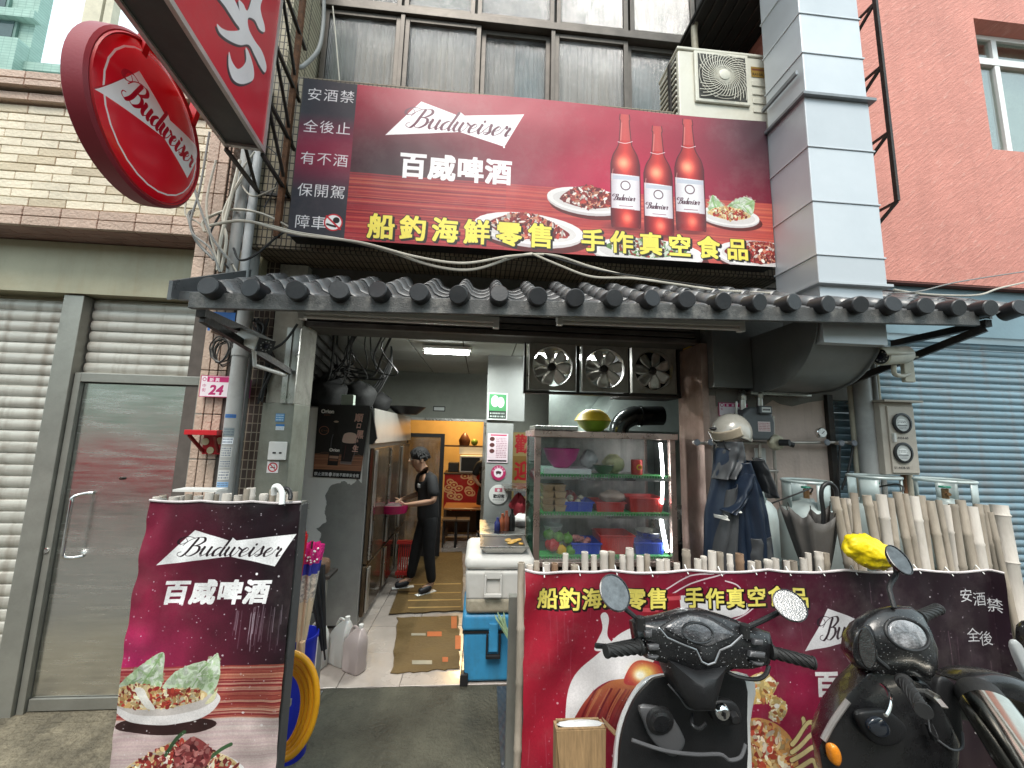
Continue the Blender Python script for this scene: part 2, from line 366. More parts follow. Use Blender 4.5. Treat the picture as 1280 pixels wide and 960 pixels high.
M = dict(
 asphalt=mat('wet_asphalt', (0.075, 0.072, 0.06), 0.45, 0, 0.35, 3, 0.6, 140, 0.6, (0.16, 0.15, 0.12), rvar=0.25),
 concrete=mat('worn_concrete', (0.14, 0.122, 0.085), 0.8, 0, 0.6, 5, 1.0, 38, 0.9, (0.045, 0.04, 0.03)),
 ramp=mat('wet_ramp_concrete', (0.062, 0.06, 0.045), 0.7, 0, 0.6, 2.6, 0.9, 45, 0.6, (0.12, 0.115, 0.085), rvar=0.2, spec=.3),
 cream=mat('cream_tile', (0.72, 0.65, 0.50), 0.5, 0, 0.08, 5, 0.35, 55, 0.1, (0.3, 0.24, 0.17)),
 cream2=mat('cream_tile_dark', (0.56, 0.48, 0.34), 0.5, 0, 0.08, 5, 0.35, 55, 0.15, (0.3, 0.24, 0.17)),
 pinktile=mat('pinkish_edge_tile', (0.50, 0.37, 0.29), 0.55, 0, 0.1, 6, 0.5, 55, 0.15, (0.25, 0.18, 0.14)),
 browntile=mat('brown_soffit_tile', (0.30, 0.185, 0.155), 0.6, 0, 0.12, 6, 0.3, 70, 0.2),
 grout=mat('dark_grout', (0.10, 0.085, 0.075), 0.9, 0, 0.2, 10),
 greygrout=mat('grey_grout', (0.30, 0.26, 0.2), 0.9, 0, 0.2, 10),
 beige=mat('stained_beige_metal', (0.42, 0.40, 0.28), 0.42, 0.1, 0.18, 1.3, 0.05, 20, 0.35, (0.30, 0.21, 0.10), streak=0.25),
 slat=mat('pale_shutter_slat', (0.50, 0.49, 0.44), 0.38, 0.25, 0.12, 2.5, 0.05, 40, 0.4, (0.16, 0.11, 0.07), streak=0.5, stretch=(1, 1, 8)),
 steelframe=mat('brushed_frame', (0.29, 0.29, 0.26), 0.4, 0.55, 0.15, 3, 0.04, 60, 0.25, (0.12, 0.11, 0.09)),
 steel=mat('stainless_sheet', (0.80, 0.80, 0.77), 0.22, 1.0, 0.12, 3, 0.02, 30, 0.12, (0.25, 0.25, 0.23), rvar=0.07, stretch=(1, 1, 12)),
 steel2=mat('dull_stainless', (0.50, 0.49, 0.46), 0.33, 1.0, 0.15, 4, 0.02, 40, 0.3, (0.18, 0.17, 0.15), rvar=0.12),
 chrome=mat('chrome', (0.75, 0.75, 0.75), 0.08, 1.0, 0.05, 8),
 mosaic=None,
 darkmetal=mat('dark_steel', (0.035, 0.032, 0.03), 0.5, 0.4, 0.3, 12, 0.15, 80, 0.35, (0.10, 0.055, 0.03)),
 rust=mat('rusty_steel', (0.17, 0.075, 0.035), 0.8, 0.2, 0.5, 14, 0.4, 90, 0.5, (0.06, 0.03, 0.02)),
 black=mat('black_plastic', (0.016, 0.016, 0.017), 0.42, 0, 0.2, 10, 0.06, 200),
 rubber=mat('black_rubber', (0.018, 0.018, 0.018), 0.6, 0, 0.2, 20, 0.1, 200),
 void=mat('matt_black', (0.012, 0.011, 0.01), 0.8, 0, 0.5, 4),  # plain near black for backings, sheets and linings
 white=mat('white_plastic', (0.72, 0.71, 0.68), 0.4, 0, 0.06, 5, 0, 50, 0.2, (0.42, 0.38, 0.3)),
 white2=mat('clean_white_paint', (0.78, 0.78, 0.76), 0.45, 0, 0.04, 5),
 aluframe=mat('bronze_window_frame', (0.085, 0.075, 0.065), 0.45, 0.5, 0.2, 6, 0.05, 60, 0.35, (0.16, 0.14, 0.12)),
 red=mat('red_paint', (0.50, 0.018, 0.025), 0.35, 0, 0.1, 5, 0, 50, 0.15, (0.15, 0.02, 0.02)),
 conduit=mat('grey_pvc', (0.37, 0.37, 0.36), 0.4, 0, 0.12, 5, 0, 50, 0.3, (0.18, 0.17, 0.16)),
 cable=mat('pale_cable', (0.52, 0.49, 0.42), 0.5, 0, 0.15, 8), cabled=mat('dark_cable', (0.03, 0.03, 0.03), 0.5),
 cableg=mat('grey_cable', (0.22, 0.22, 0.21), 0.5),
)
M['mosaic'] = brickmat('mosaic_tile', (0.40, 0.34, 0.23), (0.32, 0.27, 0.19), (0.055, 0.045, 0.035), 0.036, 0.062, 'XZ', dirt=0.45, msize=0.14)
M['mosaic_y'] = brickmat('mosaic_tile_side', (0.42, 0.38, 0.27), (0.36, 0.31, 0.22), (0.09, 0.08, 0.06), 0.30, 0.05, 'YZ', dirt=0.25, msize=0.12)
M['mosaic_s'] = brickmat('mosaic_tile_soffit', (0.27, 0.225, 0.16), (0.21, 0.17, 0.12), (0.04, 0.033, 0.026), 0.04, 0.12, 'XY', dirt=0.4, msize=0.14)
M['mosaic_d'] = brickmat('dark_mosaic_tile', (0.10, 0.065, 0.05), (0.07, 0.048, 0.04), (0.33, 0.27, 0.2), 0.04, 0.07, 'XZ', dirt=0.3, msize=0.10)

# ================================================================ the ground
def gz(x, y): return -0.05
g = MB(); g.box(-60, 60, -60, 1.95, -0.5, -0.055); g.build('road', M['asphalt'], kind='structure')
g = MB(); NX, NY = 80, 24
g.grid(lambda u, v: (-8+16*u, 1.90+1.25*v, -0.048 + 0.02*v + 0.006*noise.noise(V((16*u*2, v*4, 0)))), NX, NY)
g.build('pavement', M['concrete'], kind='structure', smooth=True)
rp = MB()
def rampz(v): return -0.052+0.11*min(1, max(0, v))**1.0
xl = lambda v: -1.06+(-0.10)*(1-v)*1.0; xr = lambda v: 0.20-(0.0)*(1-v)
rp.grid(lambda u, v: (xl(v)+(xr(v)-xl(v))*u + 0.012*noise.noise(V((v*6, u*3, 2))), 1.55+1.60*v + (0.02*noise.noise(V((u*9, 0, 5))) if v > .99 else 0), -0.03+0.088*v+0.006*noise.noise(V((u*4, v*5, 1)))), 24, 30)
rp.build('concrete_ramp', M['ramp'], kind='structure', smooth=True)
# ================================================================ left building
def proto(name, w, d, h, m, parent, bevel=0.003):
    o = MB().box(0, w, 0, d, 0, h).build(name, m, None, bevel=bevel, seg=1); o.parent = parent; return o
lb = root('tiled_building', 'low cream tiled building with rolling shutter and steel door on the left', 'building', (-3, 3.13, 0))
LX0, LX1, LY = -5.2, -1.99, 2.85
PB, PT = 3.31, 4.47
MB().box(LX0, LX1, LY+0.012, 3.5, PB+0.012, PT-0.01).build('wall_core', M['greygrout'], lb)
tb = proto('tile', 0.246, 0.014, 0.060, M['cream'], lb, 0.003); tb.location = (LX0+3, LY-3.13, 3.42)
def brick(loc, n='tile', src=tb, sc=None, m=None):
    o = inst(src, n, loc, scale=sc, parent=lb)
    o.rotation_euler = (random.uniform(-.012, .012), random.uniform(-.004, .004), random.uniform(-.01, .01))
    if m:
        o.material_slots[0].link = 'OBJECT'; o.material_slots[0].material = m
    return o
z = PB+0.155; k = 0
while z < PT-0.24:
    x = -4.3+(0.125 if k % 2 else 0)
    while x < LX1-0.02:
        w = min(0.25, LX1-x)
        brick((x+3, LY-3.13+random.uniform(0, .002), z), sc=(w/0.25, 1, 1), m=M['cream2'] if random.random() < .3 else None); x += 0.25
    z += 0.066; k += 1
def edge_tile(name, h, d, m, b=0.004): return proto(name, 0.246, d, h, m, lb, b)
ebt = edge_tile('edge_tile', 0.068, 0.03, M['pinktile']); ebt.location = (-1.3, LY-3.13-0.02, PB)
for r_ in range(2):
    x = -4.3
    while x < LX1-0.01:
        brick((x+3, LY-3.13-0.02, PB+0.072*r_), 'edge_tile', ebt, (min(0.25, LX1-x)/0.25, 1, 1)); x += 0.25
# coping
for (zz, hh, dd) in ((PT-0.20, 0.06, -0.035), (PT-0.115, 0.05, -0.075), (PT-0.06, 0.06, -0.075)):
    x = -4.4
    while x < LX1+0.03:
        brick((x+3, LY-3.13+dd, zz), 'coping_tile', ebt, (min(0.25, LX1+.04-x)/0.25, 2.2, hh/0.068)); x += 0.25
box('coping_core', LX0, LX1+0.03, LY-0.04, 3.6, PT-0.12, PT-0.008, M['greygrout'], lb)
# soffit tiles
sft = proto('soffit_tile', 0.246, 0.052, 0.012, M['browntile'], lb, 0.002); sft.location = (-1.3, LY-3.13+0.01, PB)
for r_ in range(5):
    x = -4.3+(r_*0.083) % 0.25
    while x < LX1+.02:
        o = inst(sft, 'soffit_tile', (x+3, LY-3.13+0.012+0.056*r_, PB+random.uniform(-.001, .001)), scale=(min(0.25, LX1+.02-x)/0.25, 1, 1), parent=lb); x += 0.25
# lintel
box('lintel', LX0, -1.78, 3.06, 3.4, 2.90, 3.30, M['beige'], lb)
def Xp(px, py, Y): return atY(px, py, Y).x
# corner pilaster with tall tiles
pl0, pl1 = Xp(253, 240, 2.83), Xp(281, 240, 2.83)
box('pilaster_core', pl0, pl1, 2.84, 3.6, 2.9, 5.4, M['grout'], lb)
pw_ = (pl1-pl0)/2-.004
tt = proto('pilaster_tile', pw_, 0.012, 0.245, M['pinktile'], lb); tt.location = (pl0+3, 2.828-3.13, 2.9)
for i in range(10):
    for j in range(2):
        if i+j: inst(tt, 'pilaster_tile', (pl0+3+0.002+j*(pw_+.005), 2.828-3.13, 2.9+i*0.25), parent=lb)
ts = proto('side_tile', 0.012, 0.235, 0.056, M['pinktile'], lb, .002); ts.location = (pl1+3, 2.86-3.13, 2.6)
for i in range(40):
    for j in range(2): inst(ts, 'side_tile', (pl1+3, 2.85-3.13+j*0.24-(0.12 if i % 2 and j else 0), 2.91+i*0.061), parent=lb)
# lower column of vertical pink tiles beside the door
lc0, lc1 = Xp(247, 500, 3.10)-.005, Xp(279, 500, 3.10)
box('lower_column_core', lc0-.1, lc1+0.02, 3.11, 3.5, -0.06, 2.9, M['grout'], lb)
w_ = (lc1-lc0)/3-0.006
vt = proto('column_tile', w_, 0.012, 0.33, M['pinktile'], lb); vt.location = (lc0+3, 3.098-3.13, 0)
for i in range(9):
    for j in range(3):
        if i+j: inst(vt, 'column_tile', (lc0+3+j*(w_+0.007), 3.098-3.13, 0.0+i*0.337), parent=lb)
box('wall_behind', -5.2, lc0-.1, 3.22, 3.5, -0.06, 2.9, M['beige'], lb)
# rolling shutter slats
def slat_mb(x0, x1, p, d=0.018):
    m = MB(); pr = [(0, 0), (0.12*p, -d*.5), (0.35*p, -d), (0.62*p, -d), (0.84*p, -d*.5), (0.93*p, 0.004), (p, 0.004)]
    for (z0, y0), (z1, y1) in zip(pr, pr[1:]): m.quad((x0, y0, z0), (x1, y0, z0), (x1, y1, z1), (x0, y1, z1))
    return m
def shutter(name, label, x0, x1, Y, z0, z1, p, m, d=0.018, warp=0.002):
    r = root(name, label, 'shutter', (x0, Y, z0))
    s0 = slat_mb(0, x1-x0, p, d).build('slat', m, None, smooth=True, angle=30); s0.parent = r
    n = int((z1-z0)/p); s0.location = (0, 0, 0)
    for i in range(1, n): inst(s0, 'slat', (0, random.uniform(-warp, warp), i*p), rot=(random.uniform(-.02, .02), 0, 0), parent=r)
    box('bottom_bar', x0, x1, Y-0.02, Y+0.01, z0-0.06, z0, m, r)
    return r
XP0, XP1 = -3.185, -3.045
shutter('rolling_shutter', 'cream rolling shutter left of the steel door, down to the ground', -5.0, XP0-0.005, 3.16, 0.04, 2.90, 0.083, M['slat'], .011)
shutter('rolling_shutter', 'short cream shutter section above the stainless steel door', XP1+0.01, -2.10, 3.16, 2.31, 2.90, 0.083, M['slat'], .011)
box('shutter_post', XP0, XP1, 3.075, 3.20, -0.05, 2.89, M['steelframe'], lb, bevel=0.004)
# stainless door
dr = root('steel_door', 'stainless steel door with a long pull handle beside the shutter', 'door', (-2.6, 3.13, 0))
dx0, dx1 = XP1+0.015, Xp(250, 483, 3.12)
fr = MB().box(dx0-.01, dx0+0.035, 3.10, 3.2, -.03, 2.30).box(dx1, dx1+0.055, 3.10, 3.2, -.03, 2.30).box(dx0+.035, dx1, 3.10, 3.2, 2.235, 2.30)
fr.build('door_frame', M['steelframe'], dr, bevel=0.003)
leaf = MB(); leaf.grid(lambda u, v: (dx0+0.04+(dx1-dx0-0.045)*u, 3.135+0.0025*noise.noise(V((u*2.2, v*5, 0)))+0.0012*noise.noise(V((u*5, v*12, 3))), 0.06+2.165*v), 40, 90)
leaf.build('door_leaf', M['steel'], dr, smooth=True)
box('kick_rail', dx0+.04, dx1-.005, 3.118, 3.15, -.02, 0.055, M['steelframe'], dr, bevel=0.003)
hx = Xp(78, 690, 3.05)
MB().tube(crom([(hx+.06, 3.13, 1.42), (hx+.03, 3.09, 1.42), (hx, 3.06, 1.40), (hx, 3.055, 1.34), (hx, 3.055, 1.06), (hx, 3.06, 1.0), (hx+.03, 3.09, .98), (hx+.06, 3.13, .98)], 5), 0.011, 12).build('pull_handle', M['chrome'], dr, smooth=True)
lk = atY(62, 687, 3.12); MB().lathe([(0, -.03), (.018, -.028), (.022, 0), (.024, .02)], lk, Matrix.Rotation(R(-90), 3, 'X'), 14).build('lock', M['chrome'], dr, smooth=True)
pk = atY(152, 598, 3.125); MB().lathe([(0, -.012), (.01, -.01), (.012, .01)], pk, Matrix.Rotation(R(-90), 3, 'X'), 12).build('peephole', M['darkmetal'], dr, smooth=True)
box('door_sill', -5.2, lc1+.02, 3.02, 3.3, -0.10, -0.028, M['concrete'], lb)

# ================================================================ shop building
sb = root('shop_building', 'tiled shop house with brown framed windows above the open shopfront', 'building', (0, 3.15, 0))
SX0, SX1 = -1.78, 2.46
WY = 3.35
box('tile_box', SX0, SX1, 2.87, 3.40, 3.29, 4.72, M['mosaic'], sb)
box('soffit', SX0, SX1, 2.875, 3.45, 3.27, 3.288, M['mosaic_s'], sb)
box('tile_pier', SX0, Xp(397, 60, WY), 2.872, 3.40, 4.72, 9, M['mosaic'], sb)
box('pier_reveal', Xp(397, 60, WY), Xp(397, 60, WY)+.012, 2.876, 3.40, 4.722, 9, M['mosaic_y'], sb)
wx = [Xp(a, 100, WY) for a in (398, 500, 600, 690, 785, 872)]
TZ = atY(640, 33, WY).z
wz0, wz1 = 4.72, TZ
def thin_glass(name, tint=(1, 1, 1), refl=.10, haze=0.0, hazecol=(.7, .7, .7), bumpfn=None, rough=.03):
    m = bpy.data.materials.new(name); m.use_nodes = True; _mats[name] = m; n = m.node_tree.nodes; l = m.node_tree.links; n.remove(n['Principled BSDF'])
    t = n.new('ShaderNodeBsdfTransparent'); t.inputs[0].default_value = (*tint, 1); g_ = n.new('ShaderNodeBsdfGlossy'); g_.inputs['Roughness'].default_value = rough
    fr_ = n.new('ShaderNodeLayerWeight'); fr_.inputs[0].default_value = .25; mr = n.new('ShaderNodeMapRange'); mr.inputs[3].default_value = refl; mr.inputs[4].default_value = max(.18, refl*1.5); l.new(fr_.outputs['Fresnel'], mr.inputs[0])
    mx = n.new('ShaderNodeMixShader'); l.new(mr.outputs[0], mx.inputs[0]); l.new(t.outputs[0], mx.inputs[1]); l.new(g_.outputs[0], mx.inputs[2]); out = mx
    if haze:
        d_ = n.new('ShaderNodeBsdfDiffuse'); d_.inputs[0].default_value = (*hazecol, 1); nz = n.new('ShaderNodeTexNoise'); nz.inputs['Scale'].default_value = 4; nz.inputs['Detail'].default_value = 6; tc = n.new('ShaderNodeTexCoord'); mp = n.new('ShaderNodeMapping'); mp.inputs['Scale'].default_value = (2, 2, .7); l.new(tc.outputs['Object'], mp.inputs[0]); l.new(mp.outputs[0], nz.inputs[0])
        hr = n.new('ShaderNodeMapRange'); hr.inputs[1].default_value = .4; hr.inputs[2].default_value = .7; hr.inputs[3].default_value = haze*.3; hr.inputs[4].default_value = haze*1.6; l.new(nz.outputs[0], hr.inputs[0]); m2_ = n.new('ShaderNodeMixShader'); l.new(hr.outputs[0], m2_.inputs[0]); l.new(mx.outputs[0], m2_.inputs[1]); l.new(d_.outputs[0], m2_.inputs[2]); out = m2_
    if bumpfn:
        wv = n.new('ShaderNodeTexWave'); wv.inputs['Scale'].default_value = 22; wv.inputs['Distortion'].default_value = .4; tc2 = n.new('ShaderNodeTexCoord'); l.new(tc2.outputs['Object'], wv.inputs[0]); bp = n.new('ShaderNodeBump'); bp.inputs['Strength'].default_value = .35; bp.inputs['Distance'].default_value = .01; l.new(wv.outputs[0], bp.inputs['Height']); l.new(bp.outputs[0], g_.inputs['Normal'])
    l.new(out.outputs[0], n['Material Output'].inputs[0]); return m
glass = thin_glass('ribbed_glass', (.82, .82, .82), .03, .14, (.52, .52, .52), True, .12)
curt = mat('pale_curtain', (0.78, 0.73, 0.66), 0.9, 0, 0.2, 1.5, streak=0.35, dirtcol=(0.25, 0.22, 0.18))
curt2 = mat('blue_grey_curtain', (0.36, 0.44, 0.45), 0.9, 0, 0.15, 2)
curt3 = mat('green_grey_curtain', (0.22, 0.25, 0.21), 0.9, 0, 0.15, 2)
def window(x0, x1, z0, z1, Y, cur=None, fm=M['aluframe'], lab=None, th=0.045, cfold=60):
    f = MB().box(x0, x0+th, Y-.03, Y+.03, z0, z1).box(x1-th, x1, Y-.03, Y+.03, z0, z1).box(x0+th, x1-th, Y-.03, Y+.03, z0, z0+th).box(x0+th, x1-th, Y-.03, Y+.03, z1-th, z1)
    w = f.build('window', fm, sb, bevel=0.003, label=lab)
    box('pane', x0+th, x1-th, Y-.004, Y+.004, z0+th, z1-th, glass, w)
    if cur:
        for (a, b, c) in cur:
            MB().grid(lambda u, v: (x0+th+(x1-x0-2*th)*(a+(b-a)*u), Y+.06+0.016*math.sin(u*(b-a)*cfold)+0.008*math.sin(u*(b-a)*cfold*2.3+1), z0+(z1-z0)*v), 40, 1).build('curtain', c, w, smooth=True)
window(wx[0]+.01, wx[1]-.02, wz0, wz1-.06, WY, [(0, .38, curt3), (.38, 1, curt)])
window(wx[1]+.02, wx[2]-.005, wz0, wz1-.06, WY, [(0, 1, curt)])
window(wx[2]+.0, wx[3]-.02, wz0, wz1-.06, WY+.04, [(0, .5, curt), (.5, 1, curt2)])
window(wx[3]+.02, wx[4]-.005, wz0, wz1-.06, WY, [(0, 1, curt)])
window(wx[4]+.0, wx[5]+.0, wz0, wz1-.06, WY+.04, [(0, .75, curt2), (.75, 1, curt3)])
mu = MB().box(wx[0]-.03, wx[5]+.05, WY-.06, WY+.08, wz1-.05, wz1+.03)
mu.build('transom_rail', M['aluframe'], sb, bevel=0.004)
for x in (wx[1], wx[3]): box('mullion', x-.02, x+.02, WY-.05, WY+.06, wz0, wz1-.05, M['aluframe'], sb, bevel=.003)
drk = mat('dark_curtain', (0.10, 0.105, 0.10), 0.9, 0, 0.2, 2)
ux = [wx[0], Xp(505, 5, WY), Xp(596, 5, WY), Xp(694, 10, WY), Xp(785, 15, WY), Xp(868, 20, WY)]
for a, b, c in zip(ux, ux[1:], (drk, curt3, drk, drk, curt3)): window(a+.012, b-.012, wz1+.04, wz1+1.1, WY, [(0, 1, c)], cfold=8)
box('room_back', wx[0], wx[5], WY+.5, WY+.55, 4.6, 8, mat('dim_room', (0.10, 0.10, 0.09), 0.9), sb)
MB().box(wx[0]-.1, wx[5]+.1, WY+.10, WY+.6, 7.4, 7.45).box(wx[0]-.15, wx[0]-.1, WY+.08, WY+.6, 4.6, 7.4).box(wx[5]+.1, wx[5]+.15, WY+.13, WY+.6, 4.6, 7.4).build('room_shell', _mats['dim_room'], sb)
box('tile_box_top', SX0, SX1, 2.88, 3.4, 4.72, 4.735, M['greygrout'], sb)
# dark overhang above the condenser
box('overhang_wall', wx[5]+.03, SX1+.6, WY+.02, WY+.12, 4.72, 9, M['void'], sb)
ov = root('window_canopy', 'dark sheet metal canopy above the air conditioner at the top edge', 'canopy', (2.0, 3.2, 6.0))
a = atY(870, 22, 3.0); b = atY(960, 22, 3.0)
MB().box(a.x, b.x+.4, 2.7, 3.35, a.z+.05, a.z+.08).box(a.x, b.x+.4, 2.68, 2.70, a.z-.02, a.z+.10).build('canopy_sheet', M['void'], ov)
for i in range(9): MB().bar((a.x+.02+i*.1, 2.7, a.z+.03), (a.x+.02+i*.1, 3.34, a.z+.03), .012).build('mesh_bar', M['darkmetal'], ov)
q = [atY(868, 33, 3.1), atY(876, 24, 3.1), atY(900, 22, 3.1), atY(960, 27, 3.1), atY(1000, 31, 3.1)]
MB().tube(crom([q[0]-V((0, 0, .3)), q[0]]+q[1:], 5), 0.03, 12).build('drain_pipe', mat('yellowed_pvc', (0.45, 0.40, 0.3), 0.5, dirt=.3), smooth=True, label='yellowed bent drain pipe running above the air conditioner', cat='pipe')
tk = atY(877, 60, 3.3); tr = atY(960, 26, 3.3)
MB().lathe([(.0, 0), (.40, 0), (.42, .02), (.42, .5), (.40, .55), (0, .56)], (tk.x+.45, 3.62, tk.z-.25), n=28, sy=.75).build('dark_water_tank', mat('glossy_black_tank', (0.02, 0.02, 0.022), 0.12, 0, .1, 3), smooth=True, label='shiny black rounded tank behind the air conditioner under the canopy', cat='tank')

# ================================================================ pink building
pkm = mat('pink_stucco', (0.66, 0.27, 0.215), 0.75, 0, 0.12, 1.2, 0, 30, .15, (.34, .14, .11), streak=.18)
nn = pkm.node_tree.nodes; ll = pkm.node_tree.links; tcp = nn.new('ShaderNodeTexCoord'); mpp = nn.new('ShaderNodeMapping'); mpp.inputs['Rotation'].default_value = (0, R(40), 0)
ll.new(tcp.outputs['Object'], mpp.inputs[0]); mpq = nn.new('ShaderNodeMapping'); mpq.inputs['Scale'].default_value = (4, 4, 22); ll.new(mpp.outputs[0], mpq.inputs[0]); nzp = nn.new('ShaderNodeTexNoise'); nzp.inputs['Scale'].default_value = 1.6; nzp.inputs['Detail'].default_value = 7; nzp.inputs['Roughness'].default_value = .7; ll.new(mpq.outputs[0], nzp.inputs[0])
bpp = nn.new('ShaderNodeBump'); bpp.inputs['Strength'].default_value = 0.6; bpp.inputs['Distance'].default_value = 0.03; ll.new(nzp.outputs[0], bpp.inputs['Height']); ll.new(bpp.outputs[0], nn['Principled BSDF'].inputs['Normal'])
rpp = nn.new('ShaderNodeMapRange'); rpp.inputs[1].default_value = .56; rpp.inputs[2].default_value = .72; rpp.inputs[4].default_value = .6; ll.new(nzp.outputs[0], rpp.inputs[0])
mxp = nn.new('ShaderNodeMixRGB'); ll.new(rpp.outputs[0], mxp.inputs[0]); ll.new(nn['Principled BSDF'].inputs['Base Color'].links[0].from_socket, mxp.inputs[1]); mxp.inputs[2].default_value = (.78, .50, .42, 1); ll.new(mxp.outputs[0], nn['Principled BSDF'].inputs['Base Color'])
pb = root('pink_building', 'rough pink stucco building with a white framed window on the right', 'building', (4, 3.2, 0))
PY = 3.05; pz = atY(1115, 350, PY).z; px0 = 2.62
wa = atY(1213, 22, PY); wb = atY(1247, 187, PY)
wx0, wz_t, wz_b = atY(1228, 100, PY).x, wa.z, wb.z
wall = MB().box(px0, wx0, PY, 3.5, pz, 12).box(wx0, wx0+1.7, PY, 3.5, pz, wz_b).box(wx0, wx0+1.7, PY, 3.5, wz_t, 12).box(wx0+1.7, 9, PY, 3.5, pz, 12)
wall.build('wall', pkm, pb)
wf = MB(); Yw = PY+.17; x0, x1 = wx0, wx0+1.7; zt = wz_t; tz = atY(1227, 80, Yw).z
wf.box(x0, x0+.05, Yw-.03, Yw+.03, wz_b, zt).box(x1-.05, x1, Yw-.03, Yw+.03, wz_b, zt).box(x0+.05, x1-.05, Yw-.03, Yw+.03, zt-.05, zt).box(x0+.05, x1-.05, Yw-.03, Yw+.03, wz_b, wz_b+.05).box(x0+.05, x1-.05, Yw-.035, Yw+.03, tz-.04, tz+.04).box(x0+.40, x0+.46, Yw-.03, Yw+.03, wz_b+.05, zt-.05)
wo = wf.build('window', M['white2'], pb, bevel=.004)
wg = thin_glass('window_glass', (.85, .9, .87), .25)
MB().box(x0+.05, x1-.05, Yw-.004, Yw+.004, wz_b+.05, zt-.05).build('pane', wg, wo)
box('blind', x0, x1, Yw+.08, Yw+.1, wz_b, zt, mat('pale_green_blind', (0.42, 0.46, 0.38), 0.8), wo)
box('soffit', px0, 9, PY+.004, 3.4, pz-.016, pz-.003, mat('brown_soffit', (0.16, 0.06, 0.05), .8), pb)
blue = mat('blue_grey_paint', (0.20, 0.30, 0.35), 0.45, 0.1, .1, 3, .04, 40, .3, (.12, .14, .15))
hz = atY(1115, 420, 3.22).z
box('shutter_header', 2.75, 9, 3.12, 3.4, hz, pz-.02, blue, pb)
bslat = mat('blue_shutter_slat', (0.17, 0.26, 0.31), 0.42, 0.15, .10, 2.5, .04, 40, .3, (.22, .13, .09), streak=.35)
shutter('rolling_shutter', 'faded blue rolling shutter with rust marks on the right', 2.85, 8.5, 3.22, 0.02, hz, 0.064, bslat, d=.016)
box('side_wall', SX1+.02, 2.86, 3.14, 3.5, -.06, pz-.03, mat('grey_render', (.22, .2, .18), .9, dirt=.4), pb)

# ================================================================ green building far off
gb = root('green_building', 'pale green tiled tower block far behind at the top left corner', 'building', (-18, 15, 0))
grn = brickmat('green_wall', (.30, .43, .37), (.27, .40, .34), (.2, .3, .26), .3, .12, 'XZ', dirt=.1, msize=.1)
a = atY(88, 20, 15)
box('wall', -34, atY(38, 60, 15).x, 15, 15.4, 0, 24, grn, gb)
box('wall', -34, atY(20, 60, 14.6).x, 14.6, 15, 0, atY(0, 45, 14.6).z, grn, gb)
box('cornice', -34, atY(44, 10, 14.7).x, 14.7, 15, atY(40, 25, 14.8).z, atY(40, 25, 14.8).z+.35, grn, gb)
box('low_wing', -34, atY(78, 85, 14.8).x, 15.1, 15.4, 0, atY(40, 84, 15.1).z, grn, gb)
box('low_wing_ledge', -34, atY(78, 85, 14.8).x+.2, 14.9, 15.1, atY(40, 84, 15.1).z-.3, atY(40, 84, 15.1).z+.05, grn, gb)
for (u, v) in ((10, 72), (12, 40), (2, 12)):
    c = atY(u, v, 14.97); fr = box('window', c.x-.6, c.x+.3, 14.9, 15.02, c.z-.5, c.z+.5, mat('green_frame', (.12, .2, .17), .5), gb); box('pane', c.x-.5, c.x+.2, 14.88, 14.9, c.z-.4, c.z+.4, mat('dark_pane', (.05, .08, .08), .1), fr)
# pale post behind the disc sign (roof structure of the cream building)
a = atY(103, 30, 5.0); b = atY(122, 30, 5.0)
ps = root('roof_post', 'pale rooftop frame rising behind the round red sign', 'post', (a.x, 5, 4))
box('post', a.x-.02, a.x+.2, 5.0, 5.1, 4.2, 9, mat('pale_paint', (.55, .5, .38), .6, dirt=.2), ps); box('post', a.x+.24, a.x+.34, 5.0, 5.1, 4.2, 9, _mats['pale_paint'], ps)

# ================================================================ printed canvases
YEL = (250, 232, 96)
def darkred(x, y): pass
def lerp(a, b, t): t = np.clip(t, 0, 1)[..., None]; return np.array(a)/255.0*(1-t)+np.array(b)/255.0*t
def food(cv, pts, cols, n, r, seed=1, al=1):
    q = np.random.RandomState(seed); P = np.array(pts, float); c = P.mean(0)
    cv.curve(pts, cols[0])
    for _ in range(n):
        i = q.randint(len(P)); j = (i+1) % len(P); t = q.rand(); s_ = math.sqrt(q.rand())*.97; p = c+(P[i]*(1-t)+P[j]*t-c)*s_
        a = q.uniform(0, 6.28); k = cols[q.randint(len(cols))]; f = q.uniform(.75, 1.15)
        cv.ell(p[0], p[1], r*q.uniform(.5, 1.4), r*q.uniform(.25, .7), tuple(min(255, v*f) for v in k), al, a)
def plate(cv, cx, cy, rx, ry, rot=0):
    cv.ell(cx+rx*.08, cy+ry*.45, rx*1.02, ry*.95, (60, 15, 15), .75, rot)
    cv.ell(cx, cy+ry*.12, rx, ry, (214, 205, 205), 1, rot); cv.ell(cx, cy, rx, ry*.93, (246, 242, 240), 1, rot); cv.ell(cx, cy+ry*.05, rx*.86, ry*.72, (228, 222, 220), 1, rot)
def wood(cv, x0, y0, x1, y1, pal, seed=2):
    q = np.random.RandomState(seed); y = y0
    while y < y1:
        h = q.uniform(2, 9); c = pal[q.randint(len(pal))]; cv.rect(x0, y, x1, min(y1, y+h), c, .7); y += h*.8
    for _ in range(60):
        yy = q.uniform(y0, y1); xx = q.uniform(x0, x1); L = q.uniform(60, 400); cv.stroke([(xx, yy), (xx+L/2, yy+q.uniform(-2, 2)), (xx+L, yy)], q.uniform(.8, 2.6), pal[q.randint(len(pal))], .7, nib=False, n=3)
